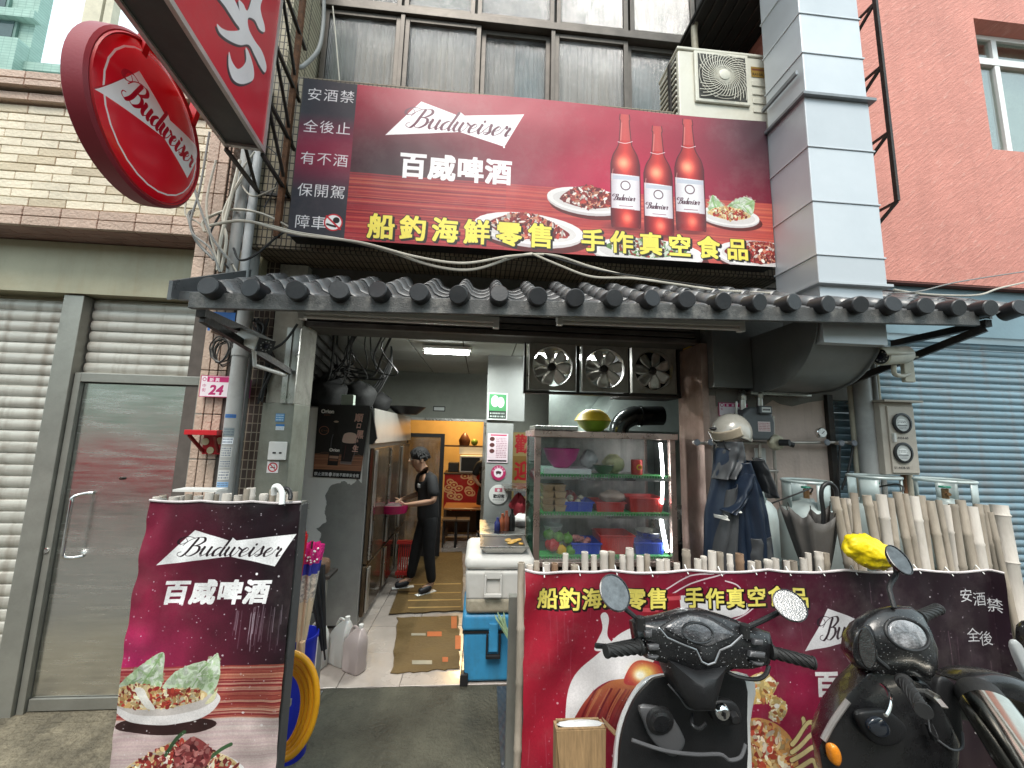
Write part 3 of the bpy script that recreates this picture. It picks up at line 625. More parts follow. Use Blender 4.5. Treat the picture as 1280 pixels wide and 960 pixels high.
def bottle(cv, cx, top, bot, w):
    H = bot-top; h = w/2
    out = [(.32*h, 0), (.36*h, .05*H), (.31*h, .07*H), (.42*h, .25*H), (.52*h, .30*H), (.82*h, .37*H), (.97*h, .44*H), (h, .5*H), (h, .94*H), (.9*h, H)]; out += [(-a, b) for a, b in out[::-1]]
    P = [(cx+a, top+b) for a, b in out]
    def glass_(x, y):
        t = np.abs((x-cx)/h); v = (y-top)/H
        g = lerp((205, 50, 45), (85, 8, 22), t**1.3); glow = np.exp(-(((x-cx+.15*h)/(.5*h))**2+((v-.44)/.06)**2))[..., None]; glow2 = np.exp(-(((x-cx-.1*h)/(.35*h))**2+((v-.92)/.045)**2))[..., None]
        return np.clip(g+glow*np.array([.45, .5, .35])+glow2*np.array([.4, .35, .25]), 0, 1)
    cv.poly(P, glass_)
    cv.poly([(cx-.32*h, top), (cx+.32*h, top), (cx+.42*h, top+.24*H), (cx-.42*h, top+.24*H)], (205, 100, 100), .45); cv.stroke(P[:10], 4, (70, 8, 22), .8, nib=False); cv.stroke(P[10:], 4, (70, 8, 22), .8, nib=False)
    cv.stroke([(cx-.5*h, top+.255*H), (cx, top+.265*H), (cx+.5*h, top+.245*H)], 3, (240, 220, 225), .9, nib=False)
    cv.stroke([(cx-.22*h, top+.08*H), (cx-.3*h, top+.24*H)], 4, (235, 150, 140), .6, nib=False)
    cv.poly([(cx-.97*h, top+.54*H), (cx+.97*h, top+.55*H), (cx+.97*h, top+.85*H), (cx-.97*h, top+.84*H)], lambda x, y: lerp((246, 244, 246), (196, 180, 190), np.abs((x-cx)/h)**2.5))
    cv.rect(cx-.95*h, top+.555*H, cx+.95*h, top+.59*H, (190, 195, 210), .8)
    for k in (6, 5, 4): cv.ell(cx, top+.64*H, w*.035*k, H*.0085*k, (100, 60, 75) if k % 2 else (240, 238, 240))
    s_ = w/13.0; script(cv, lambda a, b: (cx-.82*h+a*s_*1.02, top+.77*H-b*s_*1.3), (60, 15, 35), w*.030)
    cv.rect(cx-.45*h, top+.815*H, cx+.5*h, top+.822*H, (150, 90, 110), .8); cv.rect(cx-.2*h, top+.84*H, cx+.6*h, top+.846*H, (170, 120, 130), .8)
    cv.stroke([(cx-.85*h, top+.5*H), (cx-.95*h, top+.6*H)], 3, (255, 200, 190), .6, nib=False)
MEAT = [(120, 30, 30), (180, 60, 50), (215, 140, 110), (240, 225, 215), (90, 25, 30), (160, 45, 45)]
NUT = [(222, 190, 130), (240, 215, 160), (190, 60, 45), (235, 225, 190), (205, 160, 95), (150, 40, 35)]
def lettuce(cv, P, seed=1):
    q = np.random.RandomState(seed); J = []
    for a, b in zip(P, P[1:]+P[:1]):
        L_ = math.hypot(b[0]-a[0], b[1]-a[1]); n = max(2, int(L_/7))
        J += [(a[0]+(b[0]-a[0])*k/n+q.randn()*L_*.02, a[1]+(b[1]-a[1])*k/n+q.randn()*L_*.02-8*math.sin(math.pi*k/n)) for k in range(n)]
    cv.poly(J, (205, 226, 190)); food(cv, P, [(205, 226, 190), (232, 240, 224), (176, 208, 150), (246, 248, 242), (150, 190, 120)], 150, 15, seed, .55); P = np.array(P); c = P.mean(0)
    for _ in range(9):
        i = q.randint(len(P)); p = P[i]; a = c+(p-c)*q.uniform(.0, .3)+q.randn(2)*4; b = c+(p-c)*.95
        cv.stroke([tuple(a), tuple((a+b)/2+q.randn(2)*4), tuple(b)], q.uniform(1.5, 6), [(150, 190, 120), (232, 242, 225), (245, 248, 240), (120, 170, 90)][q.randint(4)], .6, nib=False, n=4)
# ---- the main shop sign
SY = 2.70
A = atY(380, 100, SY); B = atY(970, 337, SY)
GX0, GX1, GZ0, GZ1 = A.x, B.x, (atY(365, 292, SY).z+B.z)/2, (A.z+atY(955, 150, SY).z)/2
W, H = 1900, int(1900*(GZ1-GZ0)/(GX1-GX0))
def sm(px, py): p = atY(px, py, SY); return ((p.x-GX0)/(GX1-GX0)*W, (GZ1-p.z)/(GZ1-GZ0)*H)
cv = Cv(W, H); split = sm(447, 105)[0]; hor = sm(560, 224)[1]
def bgf(x, y):
    t = np.clip((x-split)/(W-split), 0, 1)
    c = lerp((180, 40, 66), (142, 16, 44), y/hor)
    g1 = np.exp(-(((x-split-150)/430)**2+((y-hor)/230)**2)); g2 = np.exp(-(((x-W)/260)**2+((y-50)/300)**2)); g3 = np.exp(-(((x-W*.66)/420)**2+((y-hor)/150)**2))
    c = c*(1-.95*g1[..., None])+np.array((50, 38, 44))/255*.95*g1[..., None]
    c = c*(1-.9*g2[..., None])+np.array((50, 40, 46))/255*.9*g2[..., None]
    return np.clip(c+np.array([.22, .02, .10])*g3[..., None], 0, 1)
cv.rect(0, 0, W, H, bgf)
wood(cv, split, hor, W, H, [(196, 58, 58), (170, 40, 48), (214, 84, 66), (150, 34, 44), (222, 110, 84), (188, 52, 56)])
cv.rect(W*.42, hor, W, H, lambda x, y: lerp((200, 60, 55), (240, 150, 110), np.clip((x-W*.42)/(W*.4), 0, 1)), .38)
def side(x, y):
    t = np.sin(np.clip((y/H-.22)/.5, 0, 1)*math.pi)
    return lerp((52, 54, 62), (140, 40, 68), t)
cv.rect(0, 0, split, H, side)
tfm = lambda a, b: (sm(483, 150)[0]+a*(sm(655, 150)[0]-sm(483, 150)[0]), sm(525, 127)[1]+b*(sm(628, 185)[1]-sm(525, 127)[1])*1.10)
bowtie(cv, 0, 0, sm(655, 150)[0]-sm(483, 150)[0], 170, tf=tfm, tcol=(92, 30, 58), pen=10)
cv.ell(*sm(630, 184), 4, 4, (255, 255, 255))
b0 = sm(498, 218); ch = sm(534, 200)[0]-sm(498, 200)[0]
cv.text('百威啤酒', b0[0], b0[1]-2, ch*1.02, (250, 250, 250), bold=4, adv=ch*1.01, sx=.95)
# plates
p = sm(735, 250); plate(cv, p[0], p[1], 165, 58, .05); food(cv, [(p[0]-110, p[1]+5), (p[0]-60, p[1]-45), (p[0]+10, p[1]-62), (p[0]+90, p[1]-30), (p[0]+120, p[1]+12), (p[0], p[1]+35)], MEAT, 700, 10, 3)
p = sm(662, 286); plate(cv, p[0], p[1], 215, 68, .06); food(cv, [(p[0]-160, p[1]-5), (p[0]-90, p[1]-50), (p[0]+10, p[1]-62), (p[0]+120, p[1]-15), (p[0]+150, p[1]+22), (p[0]-20, p[1]+42)], MEAT, 800, 11, 4)
p = sm(912, 268); plate(cv, p[0], p[1]+8, 128, 44, .04); lettuce(cv, [(p[0]-90, p[1]), (p[0]-70, p[1]-80), (p[0]-25, p[1]-30), (p[0]-40, p[1])]); lettuce(cv, [(p[0]-10, p[1]-30), (p[0]+50, p[1]-75), (p[0]+105, p[1]-70), (p[0]+95, p[1]-5), (p[0]+20, p[1]-5)], 2)
food(cv, [(p[0]-95, p[1]), (p[0]-30, p[1]-32), (p[0]+50, p[1]-22), (p[0]+90, p[1]+5), (p[0], p[1]+26)], NUT, 350, 8, 5)
p = sm(810, 312); plate(cv, p[0], p[1]+10, 230, 60, .02); food(cv, [(p[0]-170, p[1]), (p[0]-80, p[1]-40), (p[0]+60, p[1]-40), (p[0]+160, p[1]), (p[0], p[1]+34)], [(90, 130, 70), (200, 210, 190), (150, 60, 50), (230, 230, 220)], 500, 10, 6)
p = sm(950, 318); plate(cv, p[0], p[1], 190, 62, .02); food(cv, [(p[0]-150, p[1]), (p[0]-60, p[1]-50), (p[0]+60, p[1]-50), (p[0]+150, p[1]), (p[0], p[1]+40)], MEAT, 500, 10, 7)
for (cx_, ty, by, wd) in ((781, 143, 284, 36), (861, 149, 288, 37), (822, 158, 293, 36)):
    t_ = sm(cx_, ty); b_ = sm(cx_, by); cv.ell(b_[0], b_[1], 80, 22, (60, 10, 18), .5, soft=.4)
    bottle(cv, (t_[0]+b_[0])/2+2, t_[1], b_[1], wd*3.35)
yt = (YEL, dict(bold=3, out=(28, 22, 20), outw=2, shadow=(7, 6, (28, 22, 20))))
for i, c in enumerate('船釣海鮮零售'): q_ = sm(458+40.3*i, 295+2.3*i); cv.text(c, q_[0], q_[1]-4, 102, YEL, **yt[1])
for i, c in enumerate('手作真空食品'): q_ = sm(726+36.5*i, 312+2.2*i); cv.text(c, q_[0], q_[1]-6, 96, YEL, **yt[1])
for j, row in enumerate(('安酒禁', '全後止', '有不酒', '保開駕', '障車')):
    for i, c in enumerate(row):
        q_ = sm(383-(15/4.2)*j*1.0+20.6*i-(1.5 if j else 0), 123+40*j+1.6*i); cv.text(c, max(3, q_[0]), q_[1], 57, (240, 240, 242), bold=0)
q_ = sm(415, 278); q_ = (q_[0]+5, q_[1]); cv.ell(q_[0], q_[1], 34, 34, (205, 40, 50)); cv.ell(q_[0], q_[1], 29, 29, (245, 245, 245)); cv.ell(q_[0]+10, q_[1]-9, 12, 12, (30, 30, 30)); cv.stroke([(q_[0]-22, q_[1]+8), (q_[0]-8, q_[1]+12), (q_[0]+8, q_[1]+15)], 8, (30, 30, 30), nib=False); cv.stroke([(q_[0]-27, q_[1]-24), (q_[0]+26, q_[1]+25)], 6, (205, 40, 50), nib=False)
cv.A = cv.A*0.96+0.02
cv.gnoise(0, 0, W, H, .05, (200, 90)); cv.gnoise(0, 0, W, H, .02, (3, 3), 4)
mainsign_img = cv.image('main_sign_print')
def printmat(name, img, rough=.42, dirt=.12, bump=.04, bs=8, **k): return mat(name, (1, 1, 1), rough, 0, 0.05, 3, bump, bs, dirt, (.35, .3, .28), img=img, **k)
sg = root('shop_signboard', 'wide beer signboard with three printed bottles and yellow characters above the awning', 'sign', (0.4, 2.7, 3.3))
def wav(x, z): return 0.006*noise.noise(V((x*1.5, z*3, 1)))+0.003*noise.noise(V((x*6, z*6, 5)))
g = MB(); g.grid(lambda u, v: (GX0+(GX1-GX0)*u, SY+wav(u*4, v)*(1-abs(2*v-1)**6), GZ0+(GZ1-GZ0)*v-0.012*math.sin(u*math.pi*3.1)*(v > .99)), 90, 24, uv=True)
g.build('printed_panel', printmat('main_sign', mainsign_img), sg, smooth=True)
MB().box(GX0+.005, GX1-.005, SY+.012, SY+.13, GZ0+.008, GZ1-.02).build('box_frame', M['darkmetal'], sg, bevel=.004)
bt = MB()
for x in (GX0+.3, GX0+1.3, GX0+2.4, GX1-.3): bt.box(x-.02, x+.02, SY+.13, 2.87, GZ0+.1, GZ0+.14).box(x-.02, x+.02, SY+.13, 2.87, GZ1-.2, GZ1-.16)
bt.build('mounting_bracket', M['rust'], sg)
# ---- left standing banner print
def standprint():
    W, H = 620, 1240; cv = Cv(W, H)
    hor = 655
    def b(x, y):
        c = lerp((150, 30, 62), (30, 18, 26), np.clip((x/W*1.25+(hor-y)/hor*.55-.35), 0, 1)); g = np.exp(-((x/200)**2+((y-hor)/150)**2))[..., None]
        return np.clip(c+g*np.array([.22, .0, .15]), 0, 1)
    cv.rect(0, 0, W, H, b)
    wood(cv, 0, hor, W, H, [(176, 60, 50), (214, 120, 86), (226, 150, 112), (160, 40, 42), (232, 176, 140), (190, 80, 60)], 5)
    cv.rect(0, 860, W, H, lambda x, y: lerp((216, 206, 200), (206, 200, 200), y/H), .8)
    bowtie(cv, 70, 120, 545, 170, tcol=(36, 22, 30), pen=9); cv.ell(470, 300, 5, 5, (255, 255, 255))
    for i, c in enumerate('百威啤酒'): cv.text(c, 108+i*106, 408, 100, (248, 248, 248), bold=4, shear=.12)
    cv.ell(190, 880, 190, 36, (40, 14, 14), .9); 
    cv.curve([(-20, 800), (40, 860), (180, 880), (330, 850), (385, 790), (360, 755), (300, 745), (150, 790), (20, 775)], (236, 230, 228)); cv.curve([(-20, 790), (60, 835), (190, 845), (320, 815), (372, 775), (330, 752), (200, 790), (20, 775)], (206, 196, 190))
    lettuce(cv, [(-10, 740), (60, 660), (150, 600), (160, 690), (150, 740), (60, 760)], 1); lettuce(cv, [(160, 760), (200, 680), (290, 640), (330, 645), (360, 605), (375, 690), (350, 760), (260, 780)], 2)
    food(cv, [(-20, 745), (60, 720), (190, 745), (300, 745), (330, 775), (200, 815), (60, 815), (-20, 790)], NUT, 700, 11, 3)
    cv.curve([(60, 735), (75, 770), (110, 815), (140, 818), (110, 770), (90, 740)], (235, 230, 220)); cv.curve([(330, 800), (360, 760), (372, 745), (360, 790)], (225, 220, 170))
    cv.ell(270, 1100, 250, 130, (238, 234, 232)); food(cv, [(50, 1050), (150, 980), (250, 935), (370, 975), (480, 1045), (440, 1170), (90, 1180)], NUT+MEAT, 1500, 13, 6)
    for a in ([(200, 990), (235, 930), (262, 905)], [(340, 1030), (400, 980), (440, 960)], [(330, 1070), (420, 1090), (500, 1110)]): cv.stroke(a, 14, (52, 88, 50), .95, nib=False)
    food(cv, [(240, 980), (300, 925), (370, 975), (350, 1040), (250, 1040)], [(150, 60, 60), (190, 110, 105), (110, 35, 40)], 200, 14, 8)
    q = np.random.RandomState(4)
    for _ in range(26):
        x = 400+q.rand()*190; y = 420+q.rand()*40; cv.stroke([(x, y), (x+q.randn()*2, y+60+q.rand()*110)], q.uniform(1, 4), (190, 180, 190), q.uniform(.15, .5), nib=False, n=4)
    cv.specks(330, 3.2, (225, 220, 225), .8); cv.specks(30, 6, (240, 240, 240), .8, 9)
    cv.A = (cv.A*.85+cv.A.mean(2, keepdims=True)*.15)*.88; cv.gnoise(0, 0, W, H, .14, (60, 60)); cv.gnoise(0, 0, W, H, .05, (3, 3), 8); return cv.image('standing_banner_print')
# ---- lower right banner print (photo pixels -> banner plane)
BY = 2.22
BX0, BX1, BZ1, BZ0 = atY(655, 760, BY).x, 3.15, atY(655, 712, BY).z, 0.02
FW = 1900; FH = int(FW*(BZ1-BZ0)/(BX1-BX0))
def fm(px, py): p = atY(px, py, BY); return ((p.x-BX0)/(BX1-BX0)*FW, (BZ1-p.z)/(BZ1-BZ0)*FH)
def fenceprint():
    cv = Cv(FW, FH)
    def b(x, y):
        t = x/FW; c = lerp((176, 24, 46), (120, 20, 50), np.clip(t/.5, 0, 1)); k = np.clip((t-.42)/.28, 0, 1)**.8
        c = c*(1-k[..., None]*.9)+np.array((30, 22, 30))/255*k[..., None]*.9
        g = np.exp(-(((x-fm(1010, 860)[0])/260)**2+((y-fm(1010, 890)[1])/230)**2))[..., None]; return np.clip(c+g*np.array([.42, .02, .12])*.8, 0, 1)
    cv.rect(0, 0, FW, FH, b)
    Wt = (232, 228, 228)
    # white splash swirl
    S = lambda L: [fm(*p) for p in L]
    cv.curve(S([(706, 905), (710, 860), (726, 832), (756, 806), (772, 790), (800, 778), (818, 782), (826, 800), (800, 840), (760, 848), (740, 860), (724, 885), (716, 910)]), Wt)
    cv.curve(S([(742, 810), (752, 785), (750, 768), (756, 764), (760, 772), (758, 792), (766, 806)]), Wt)
    cv.curve(S([(838, 745), (850, 742), (900, 748), (934, 752), (930, 764), (905, 772), (880, 790), (850, 790), (842, 768)]), Wt)
    for L in ([(835, 740), (870, 724), (905, 712)], [(905, 775), (930, 765), (945, 752)], [(900, 760), (925, 742), (920, 728), (905, 722)], [(820, 738), (860, 718), (890, 713)]): cv.stroke(S(L), 5, Wt, .9, nib=False)
    # glass / shrimp body with ringed shading
    cv.curve(S([(716, 905), (722, 885), (740, 862), (770, 846), (800, 852), (812, 905), (780, 912), (740, 912)]), lambda x, y: lerp((150, 30, 40), (205, 120, 60), np.clip((fm(740, 900)[1]-y)/150, 0, 1)))
    q = np.random.RandomState(3)
    for _ in range(22): a = q.uniform(725, 800); cv.stroke(S([(a-8, 910), (a, 885), (a+14, 858)]), q.uniform(2, 7), [(110, 15, 30), (190, 60, 60), (225, 150, 90)][q.randint(3)], .5, nib=False, n=5)
    cv.curve(S([(778, 850), (786, 830), (800, 822), (822, 828), (830, 845), (800, 852)]), (190, 40, 40)); cv.ell(*fm(803, 838), 50, 36, (250, 205, 100), soft=.5); cv.ell(*fm(798, 840), 22, 16, (255, 250, 225), soft=.5)
    # bottle necks
    for (x_, y0_, y1_) in ((810, 752, 790), (838, 738, 780)): cv.poly(S([(x_-7, y0_), (x_+9, y0_), (x_+12, y1_), (x_-10, y1_)]), (150, 22, 36)); cv.poly(S([(x_-9, y0_+4), (x_+11, y0_+4), (x_+11, y0_+9), (x_-9, y0_+9)]), (205, 70, 80))
    # crab
    CR_ = [(226, 196, 120), (236, 216, 160), (190, 110, 60), (214, 170, 90), (240, 230, 200)]
    food(cv, S([(930, 850), (950, 838), (968, 852), (958, 872), (938, 876)]), CR_, 140, 14, 3)
    food(cv, S([(925, 905), (950, 895), (985, 920), (990, 985), (930, 1000), (905, 960)]), [(214, 150, 80), (240, 220, 190), (190, 70, 50), (226, 190, 130)], 500, 15, 5)
    food(cv, S([(955, 865), (975, 872), (980, 885), (970, 900), (958, 893), (964, 882)]), CR_, 120, 10, 3)
    for L in ([(985, 925), (1000, 905), (1000, 895), (1003, 905)], [(985, 935), (1012, 915), (1028, 925)], [(985, 945), (1012, 930), (1022, 945), (1030, 950)], [(988, 958), (1010, 945), (1016, 962)], [(985, 925), (1008, 900), (1024, 912)]):
        cv.stroke(S(L), 20, (120, 60, 40), nib=False); cv.stroke(S(L), 15, (234, 212, 140), nib=False)
    cv.ell(*fm(968, 880), 10, 8, (245, 240, 230))
    for i, c in enumerate('船釣海鮮零售'): q_ = fm(671+27.3*i, 757-0.3*i); cv.text(c, q_[0], q_[1]-2, 78, YEL, bold=2, out=(24, 18, 18), outw=3, shadow=(4, 4, (24, 18, 18)))
    for i, c in enumerate('手作真空食品'): q_ = fm(854+26*i, 756-.5*i); cv.text(c, q_[0], q_[1]-2, 76, YEL, bold=2, out=(24, 18, 18), outw=3, shadow=(4, 4, (24, 18, 18)))
    a = fm(998, 756); bq = fm(1136, 818); 
    bowtie(cv, a[0], a[1]+4, (bq[0]-a[0]), (bq[1]-a[1])*.98, col=(214, 212, 214), tcol=(40, 20, 32), pen=9)
    for i, c in enumerate('百威啤酒'): q_ = fm(1016+31*i, 866); cv.text(c, q_[0], q_[1]-4, 92, (236, 234, 234), bold=4)
    for (px, py, c) in ((1196, 748, '安'), (1212, 753, '酒'), (1229, 761, '禁'), (1206, 799, '全'), (1221, 803, '後')): q_ = fm(px, py); cv.text(c, q_[0], q_[1], 56, (226, 226, 228))
    cv.specks(700, 3, (210, 200, 205), .5); cv.specks(60, 5, (240, 235, 235), .8, 11)
    for _ in range(60): x = q.rand()*FW; y = q.rand()*FH*.8; cv.stroke([(x, y), (x+q.randn()*3, y+40+q.rand()*120)], q.uniform(1, 4), (210, 170, 180), q.uniform(.05, .25), nib=False, n=4)
    for _ in range(40): x = FW*q.uniform(.5, .95); y = q.uniform(.15, .9)*FH; cv.ell(x, y, q.uniform(8, 40), q.uniform(8, 40), (150, 140, 145), q.uniform(.03, .13), soft=.5)
    cv.A = (cv.A*.86+cv.A.mean(2, keepdims=True)*.14)*.86; cv.gnoise(0, 0, FW, FH, .16, (90, 90)); cv.gnoise(0, 0, FW, FH, .04, (3, 3), 8); return cv.image('fence_banner_print')

# ---- round light-box sign and the long red box (both hang out over the street)
ang = R(-6); dd = V((math.sin(ang), math.cos(ang), 0)); dnrm = V((math.cos(ang), -math.sin(ang), 0))   # along the box, and out of its face
F0 = V((-1.47, 2.40, 3.71))
def onbox(px, py, P0=F0):
    r = ray(px, py); t = (P0-CP).dot(dnrm)/r.dot(dnrm); p = CP+r*t; return p
def bx(s_, n_, z): return F0+dd*s_-dnrm*n_+V((0, 0, z-F0.z))
BT_ = 0.21; BL_ = 1.9; BH_ = 3.0
rb = root('projecting_light_box', 'long red light box with white brush lettering hanging over the street', 'sign', tuple(F0))
cw, chh = 900, 760; zt_ = F0.z+1.6
cv = Cv(cw, chh, (206, 34, 52))
def bxp(px, py): p = onbox(px, py); return ((dd.dot(p-F0)+BL_)/BL_*cw, (zt_-p.z)/1.6*chh)
S = lambda L: [bxp(230+a/6.4, b/6.4) for a, b in L]
st = [[(258, 190), (300, 225), (360, 245), (440, 235), (400, 170), (330, 60), (265, -40), (360, -60), (430, 60), (440, 95), (432, 0), (470, 30), (505, 80), (560, -60), (640, -60), (610, 40), (615, 110), (640, 200), (640, 255), (600, 235), (560, 160), (510, 145), (515, 230), (560, 320), (620, 410), (655, 520), (645, 580), (610, 540), (560, 440), (515, 360), (440, 360), (350, 320), (280, 260)],
      [(355, 412), (380, 490), (430, 550), (490, 490), (488, 380), (520, 430), (552, 540), (552, 630), (500, 665), (440, 670), (385, 630), (352, 530)]]
for P in st: cv.curve([(x-5, y+12) for x, y in S(P)], (58, 50, 54))
for P in st: cv.curve(S(P), (246, 244, 244))
cv.gnoise(0, 0, cw, chh, .04, (120, 120))
g = MB(); g.grid(lambda u, v: bx(-BL_+BL_*u, -.003, F0.z+1.6*v), 4, 4, uv=True); g.build('printed_face', printmat('red_box_print', cv.image('red_box_print'), rough=.3, bump=0), rb)
MB().hexa([bx(-BL_, 0, F0.z), bx(0, 0, F0.z), bx(0, BT_, F0.z), bx(-BL_, BT_, F0.z), bx(-BL_, 0, F0.z+3), bx(0, 0, F0.z+3), bx(0, BT_, F0.z+3), bx(-BL_, BT_, F0.z+3)]).build('box_body', mat('box_grey_underside', (.10, .11, .105), .5, .2), rb)
al = mat('aluminium_trim', (.55, .53, .5), .4, .6, .15, 6, 0, 50, .3, (.25, .22, .2))
tr_ = MB()
for n_ in (0, BT_): tr_.bar(bx(-BL_, n_, F0.z), bx(.012, n_, F0.z), .022, .03); tr_.bar(bx(0, n_, F0.z), bx(0, n_, F0.z+3), .022, .022)
tr_.bar(bx(-.02, 0, F0.z-.004), bx(-.02, BT_, F0.z-.004), .025); tr_.build('trim', al, rb)
MB().hexa([bx(-BL_, BT_+.002, F0.z), bx(0, BT_+.002, F0.z), bx(0, BT_+.012, F0.z), bx(-BL_, BT_+.012, F0.z), bx(-BL_, BT_+.002, F0.z+3), bx(0, BT_+.002, F0.z+3), bx(0, BT_+.012, F0.z+3), bx(-BL_, BT_+.012, F0.z+3)]).build('far_face', M['red'], rb)
sfm = root('wall_bracket', 'rusty angle iron frame holding the red light box to the wall', 'bracket', (-1.5, 2.85, 3.7))
for n_ in (0.0, BT_):
    for z in (F0.z-.03, F0.z+.36, F0.z+.78, F0.z+1.25):
        MB().bar(bx(.0, n_, z), bx(.46, n_, z), .022).build('cross_bar', M['darkmetal'], sfm)
    MB().bar(bx(.0, n_, F0.z+.75), bx(.42, n_, F0.z+.36), .018).build('brace', M['darkmetal'], sfm)
    MB().bar(bx(.0, n_, F0.z+.33), bx(.42, n_, F0.z-.03), .018).build('brace', M['darkmetal'], sfm)
    MB().bar(bx(.0, n_, F0.z+1.2), bx(.42, n_, F0.z+.8), .018).build('brace', M['darkmetal'], sfm)
MB().bar(bx(.46, 0, F0.z-.03), bx(.46, BT_, F0.z-.03), .022).build('cross_bar', M['darkmetal'], sfm)
a = atY(352, 240, 2.74); b = atY(386, 5, 2.74); MB().bar(a-V((0, 0, .35)), V((a.x, 2.74, 5.6)), .035, .035).build('upright', M['rust'], sfm)
a = atY(303, 235, 2.8); MB().bar((a.x, 2.8, 3.35), (a.x, 2.8, 4.0), .03).build('upright', M['rust'], sfm)
# disc
DC = V((-1.815, 2.02, 3.515)); DR = 0.405
ds = root('round_light_box', 'round glossy red light box sign with a white bow tie logo, hanging at top left', 'sign', tuple(DC))
cv = Cv(900, 900, (212, 22, 40))
cv.rect(0, 0, 900, 900, lambda x, y: lerp((238, 30, 50), (226, 16, 36), y/900))
cv.ell(450, 450, 402, 402, (250, 240, 240)); cv.ell(450, 450, 392, 392, (232, 24, 44))
tf = lambda a, b: (34+a*850, 262+b*385-a*20)
cv.poly([(x+(-8 if i in (0,) else 0), y) for i, (x, y) in enumerate([tf(a, b) for a, b in BT])], (190, 12, 30))
bowtie(cv, 0, 0, 835, 300, tf=tf, tcol=(190, 10, 40), pen=24)
g = MB(); Rx = Matrix(((dd.x, 0, dnrm.x), (dd.y, 0, dnrm.y), (0, 1, 0)))
nR, nA = 14, 56; i0 = 0
for k in range(nR+1):
    rr = (k/nR)
    for j in range(nA):
        a = 2*math.pi*j/nA; dome = 0.045*math.sqrt(max(0, 1-(rr*.985)**2.6))
        p = DC+Rx @ V((DR*.93*rr*math.cos(a), DR*.93*rr*math.sin(a), dome)); g.v.append(tuple(p)); g.uv[len(g.v)-1] = (.5+.5*rr*math.cos(a), .5+.5*rr*math.sin(a))
for k in range(nR):
    for j in range(nA): a = k*nA+j; b = k*nA+(j+1) % nA; g.f.append((a, b, b+nA, a+nA))
g.build('domed_face', mat('disc_print', (1, 1, 1), .22, 0, .03, 3, 0, 8, .04, (.3, .05, .05), coat=.3, img=cv.image('disc_print')), ds, smooth=True)
rimm = mat('dark_red_rim', (.26, .022, .035), .42, 0, .1, 4, .05, 80, .15, (.2, .08, .08))
MB().lathe([(.88*DR, .0), (.93*DR, .012), (.97*DR, .012), (DR, .0), (DR, -.08), (.97*DR, -.09), (0, -.09)], DC, Rx, 56).build('rim', rimm, ds, smooth=True)
MB().lathe([(.925*DR, .006), (.945*DR, .020), (.965*DR, .006)], DC, Rx, 56).build('bead', M['red'], ds, smooth=True)
for sgn in (-.15, .27):
    p = DC+dd*sgn+V((0, 0, .25)); MB().bar(p, V((p.x+.05, p.y, 4.05)), .05, .03).build('hanger_arm', M['red'], ds)
    MB().bar(V((p.x+.05, p.y, 3.98)), V((p.x+.32, p.y, 3.98)), .05, .03).build('hanger_arm', M['red'], ds)

# ================================================================ awning with glazed tiles
EY = 2.22
tilem = mat('dark_glazed_tile', (.12, .122, .125), .32, .1, .18, 6, .06, 60, .35, (.11, .11, .105), rvar=.1)
aw = root('tiled_awning', 'dark grey tiled awning with round tile ends over the shopfront', 'awning', (0.8, 2.22, 2.7))
EA = V((-1.74, EY, 2.665)); EB = V((3.37, EY, 2.8135))     # lower edge of the tiles
def ez(x): return EA.z+(EB.z-EA.z)*(x-EA.x)/(EB.x-EA.x)
tilt = math.atan2(EB.z-EA.z, EB.x-EA.x)
pit = (Xp(1259, 372, EY)-Xp(323, 360, EY))/21; NT = 23; TX0 = Xp(323, 360, EY)-pit
slope = R(27)
def tileprof(u): # across one pitch: roll then pan
    if u < .42: a = u/.42; return .060*math.sin(math.pi*a)**.8
    a = (u-.42)/.58; return -.026*math.sin(math.pi*a)
def tile_mesh(L):
    m = MB(); nu = 14
    m.grid(lambda u, v: (u*pit*1.02, L*v*math.cos(slope), L*v*math.sin(slope)+tileprof(u)+(.010*(1-v))), nu, 2)
    return m
L = .21
t0_ = tile_mesh(L).build('roof_tile', tilem, None, smooth=True, solid=.010, angle=60); t0_.parent = aw; first = True
rowd = .185
for r_ in range(4):
    for i in range(NT+1):
        x = TX0+i*pit-.21*pit; 
        if i == NT: continue
        loc = (x-.8+random.uniform(-.002, .002), .01+rowd*r_*math.cos(slope), ez(x)-2.7+.01+rowd*r_*math.sin(slope)+random.uniform(-.002, .002))
        if first: t0_.location = loc; t0_.rotation_euler = (0, -tilt, 0); first = False
        else: inst(t0_, 'roof_tile', loc, rot=(random.uniform(-.015, .015), -tilt, random.uniform(-.01, .01)), parent=aw)
capm = mat('black_tile_cap', (.022, .022, .024), .36, 0, .25, 9, .06, 90, .3, (.07, .07, .068))
cp = MB().lathe([(0, -.055), (.050, -.055), (.0555, -.050), (.056, -.03), (.056, .045), (0, .045)], (0, 0, 0), Matrix.Rotation(R(-90), 3, 'X') @ Matrix.Diagonal((1, 1, 1)), 22).build('tile_end', capm, None, smooth=True); cp.parent = aw
for i in range(NT):
    x = TX0+i*pit; loc = (x-.8, -.012, ez(x)-2.7+.018+random.uniform(-.003, .003))
    if i == 0: cp.location = loc; cp.rotation_euler = (R(-8), 0, 0)
    else: inst(cp, 'tile_end', loc, rot=(R(-8)+random.uniform(-.05, .05), random.uniform(0, 6), random.uniform(-.05, .05)), parent=aw)
fsm = mat('weathered_fascia', (.085, .085, .083), .5, .2, .25, 14, .25, 120, .75, (.26, .25, .23))
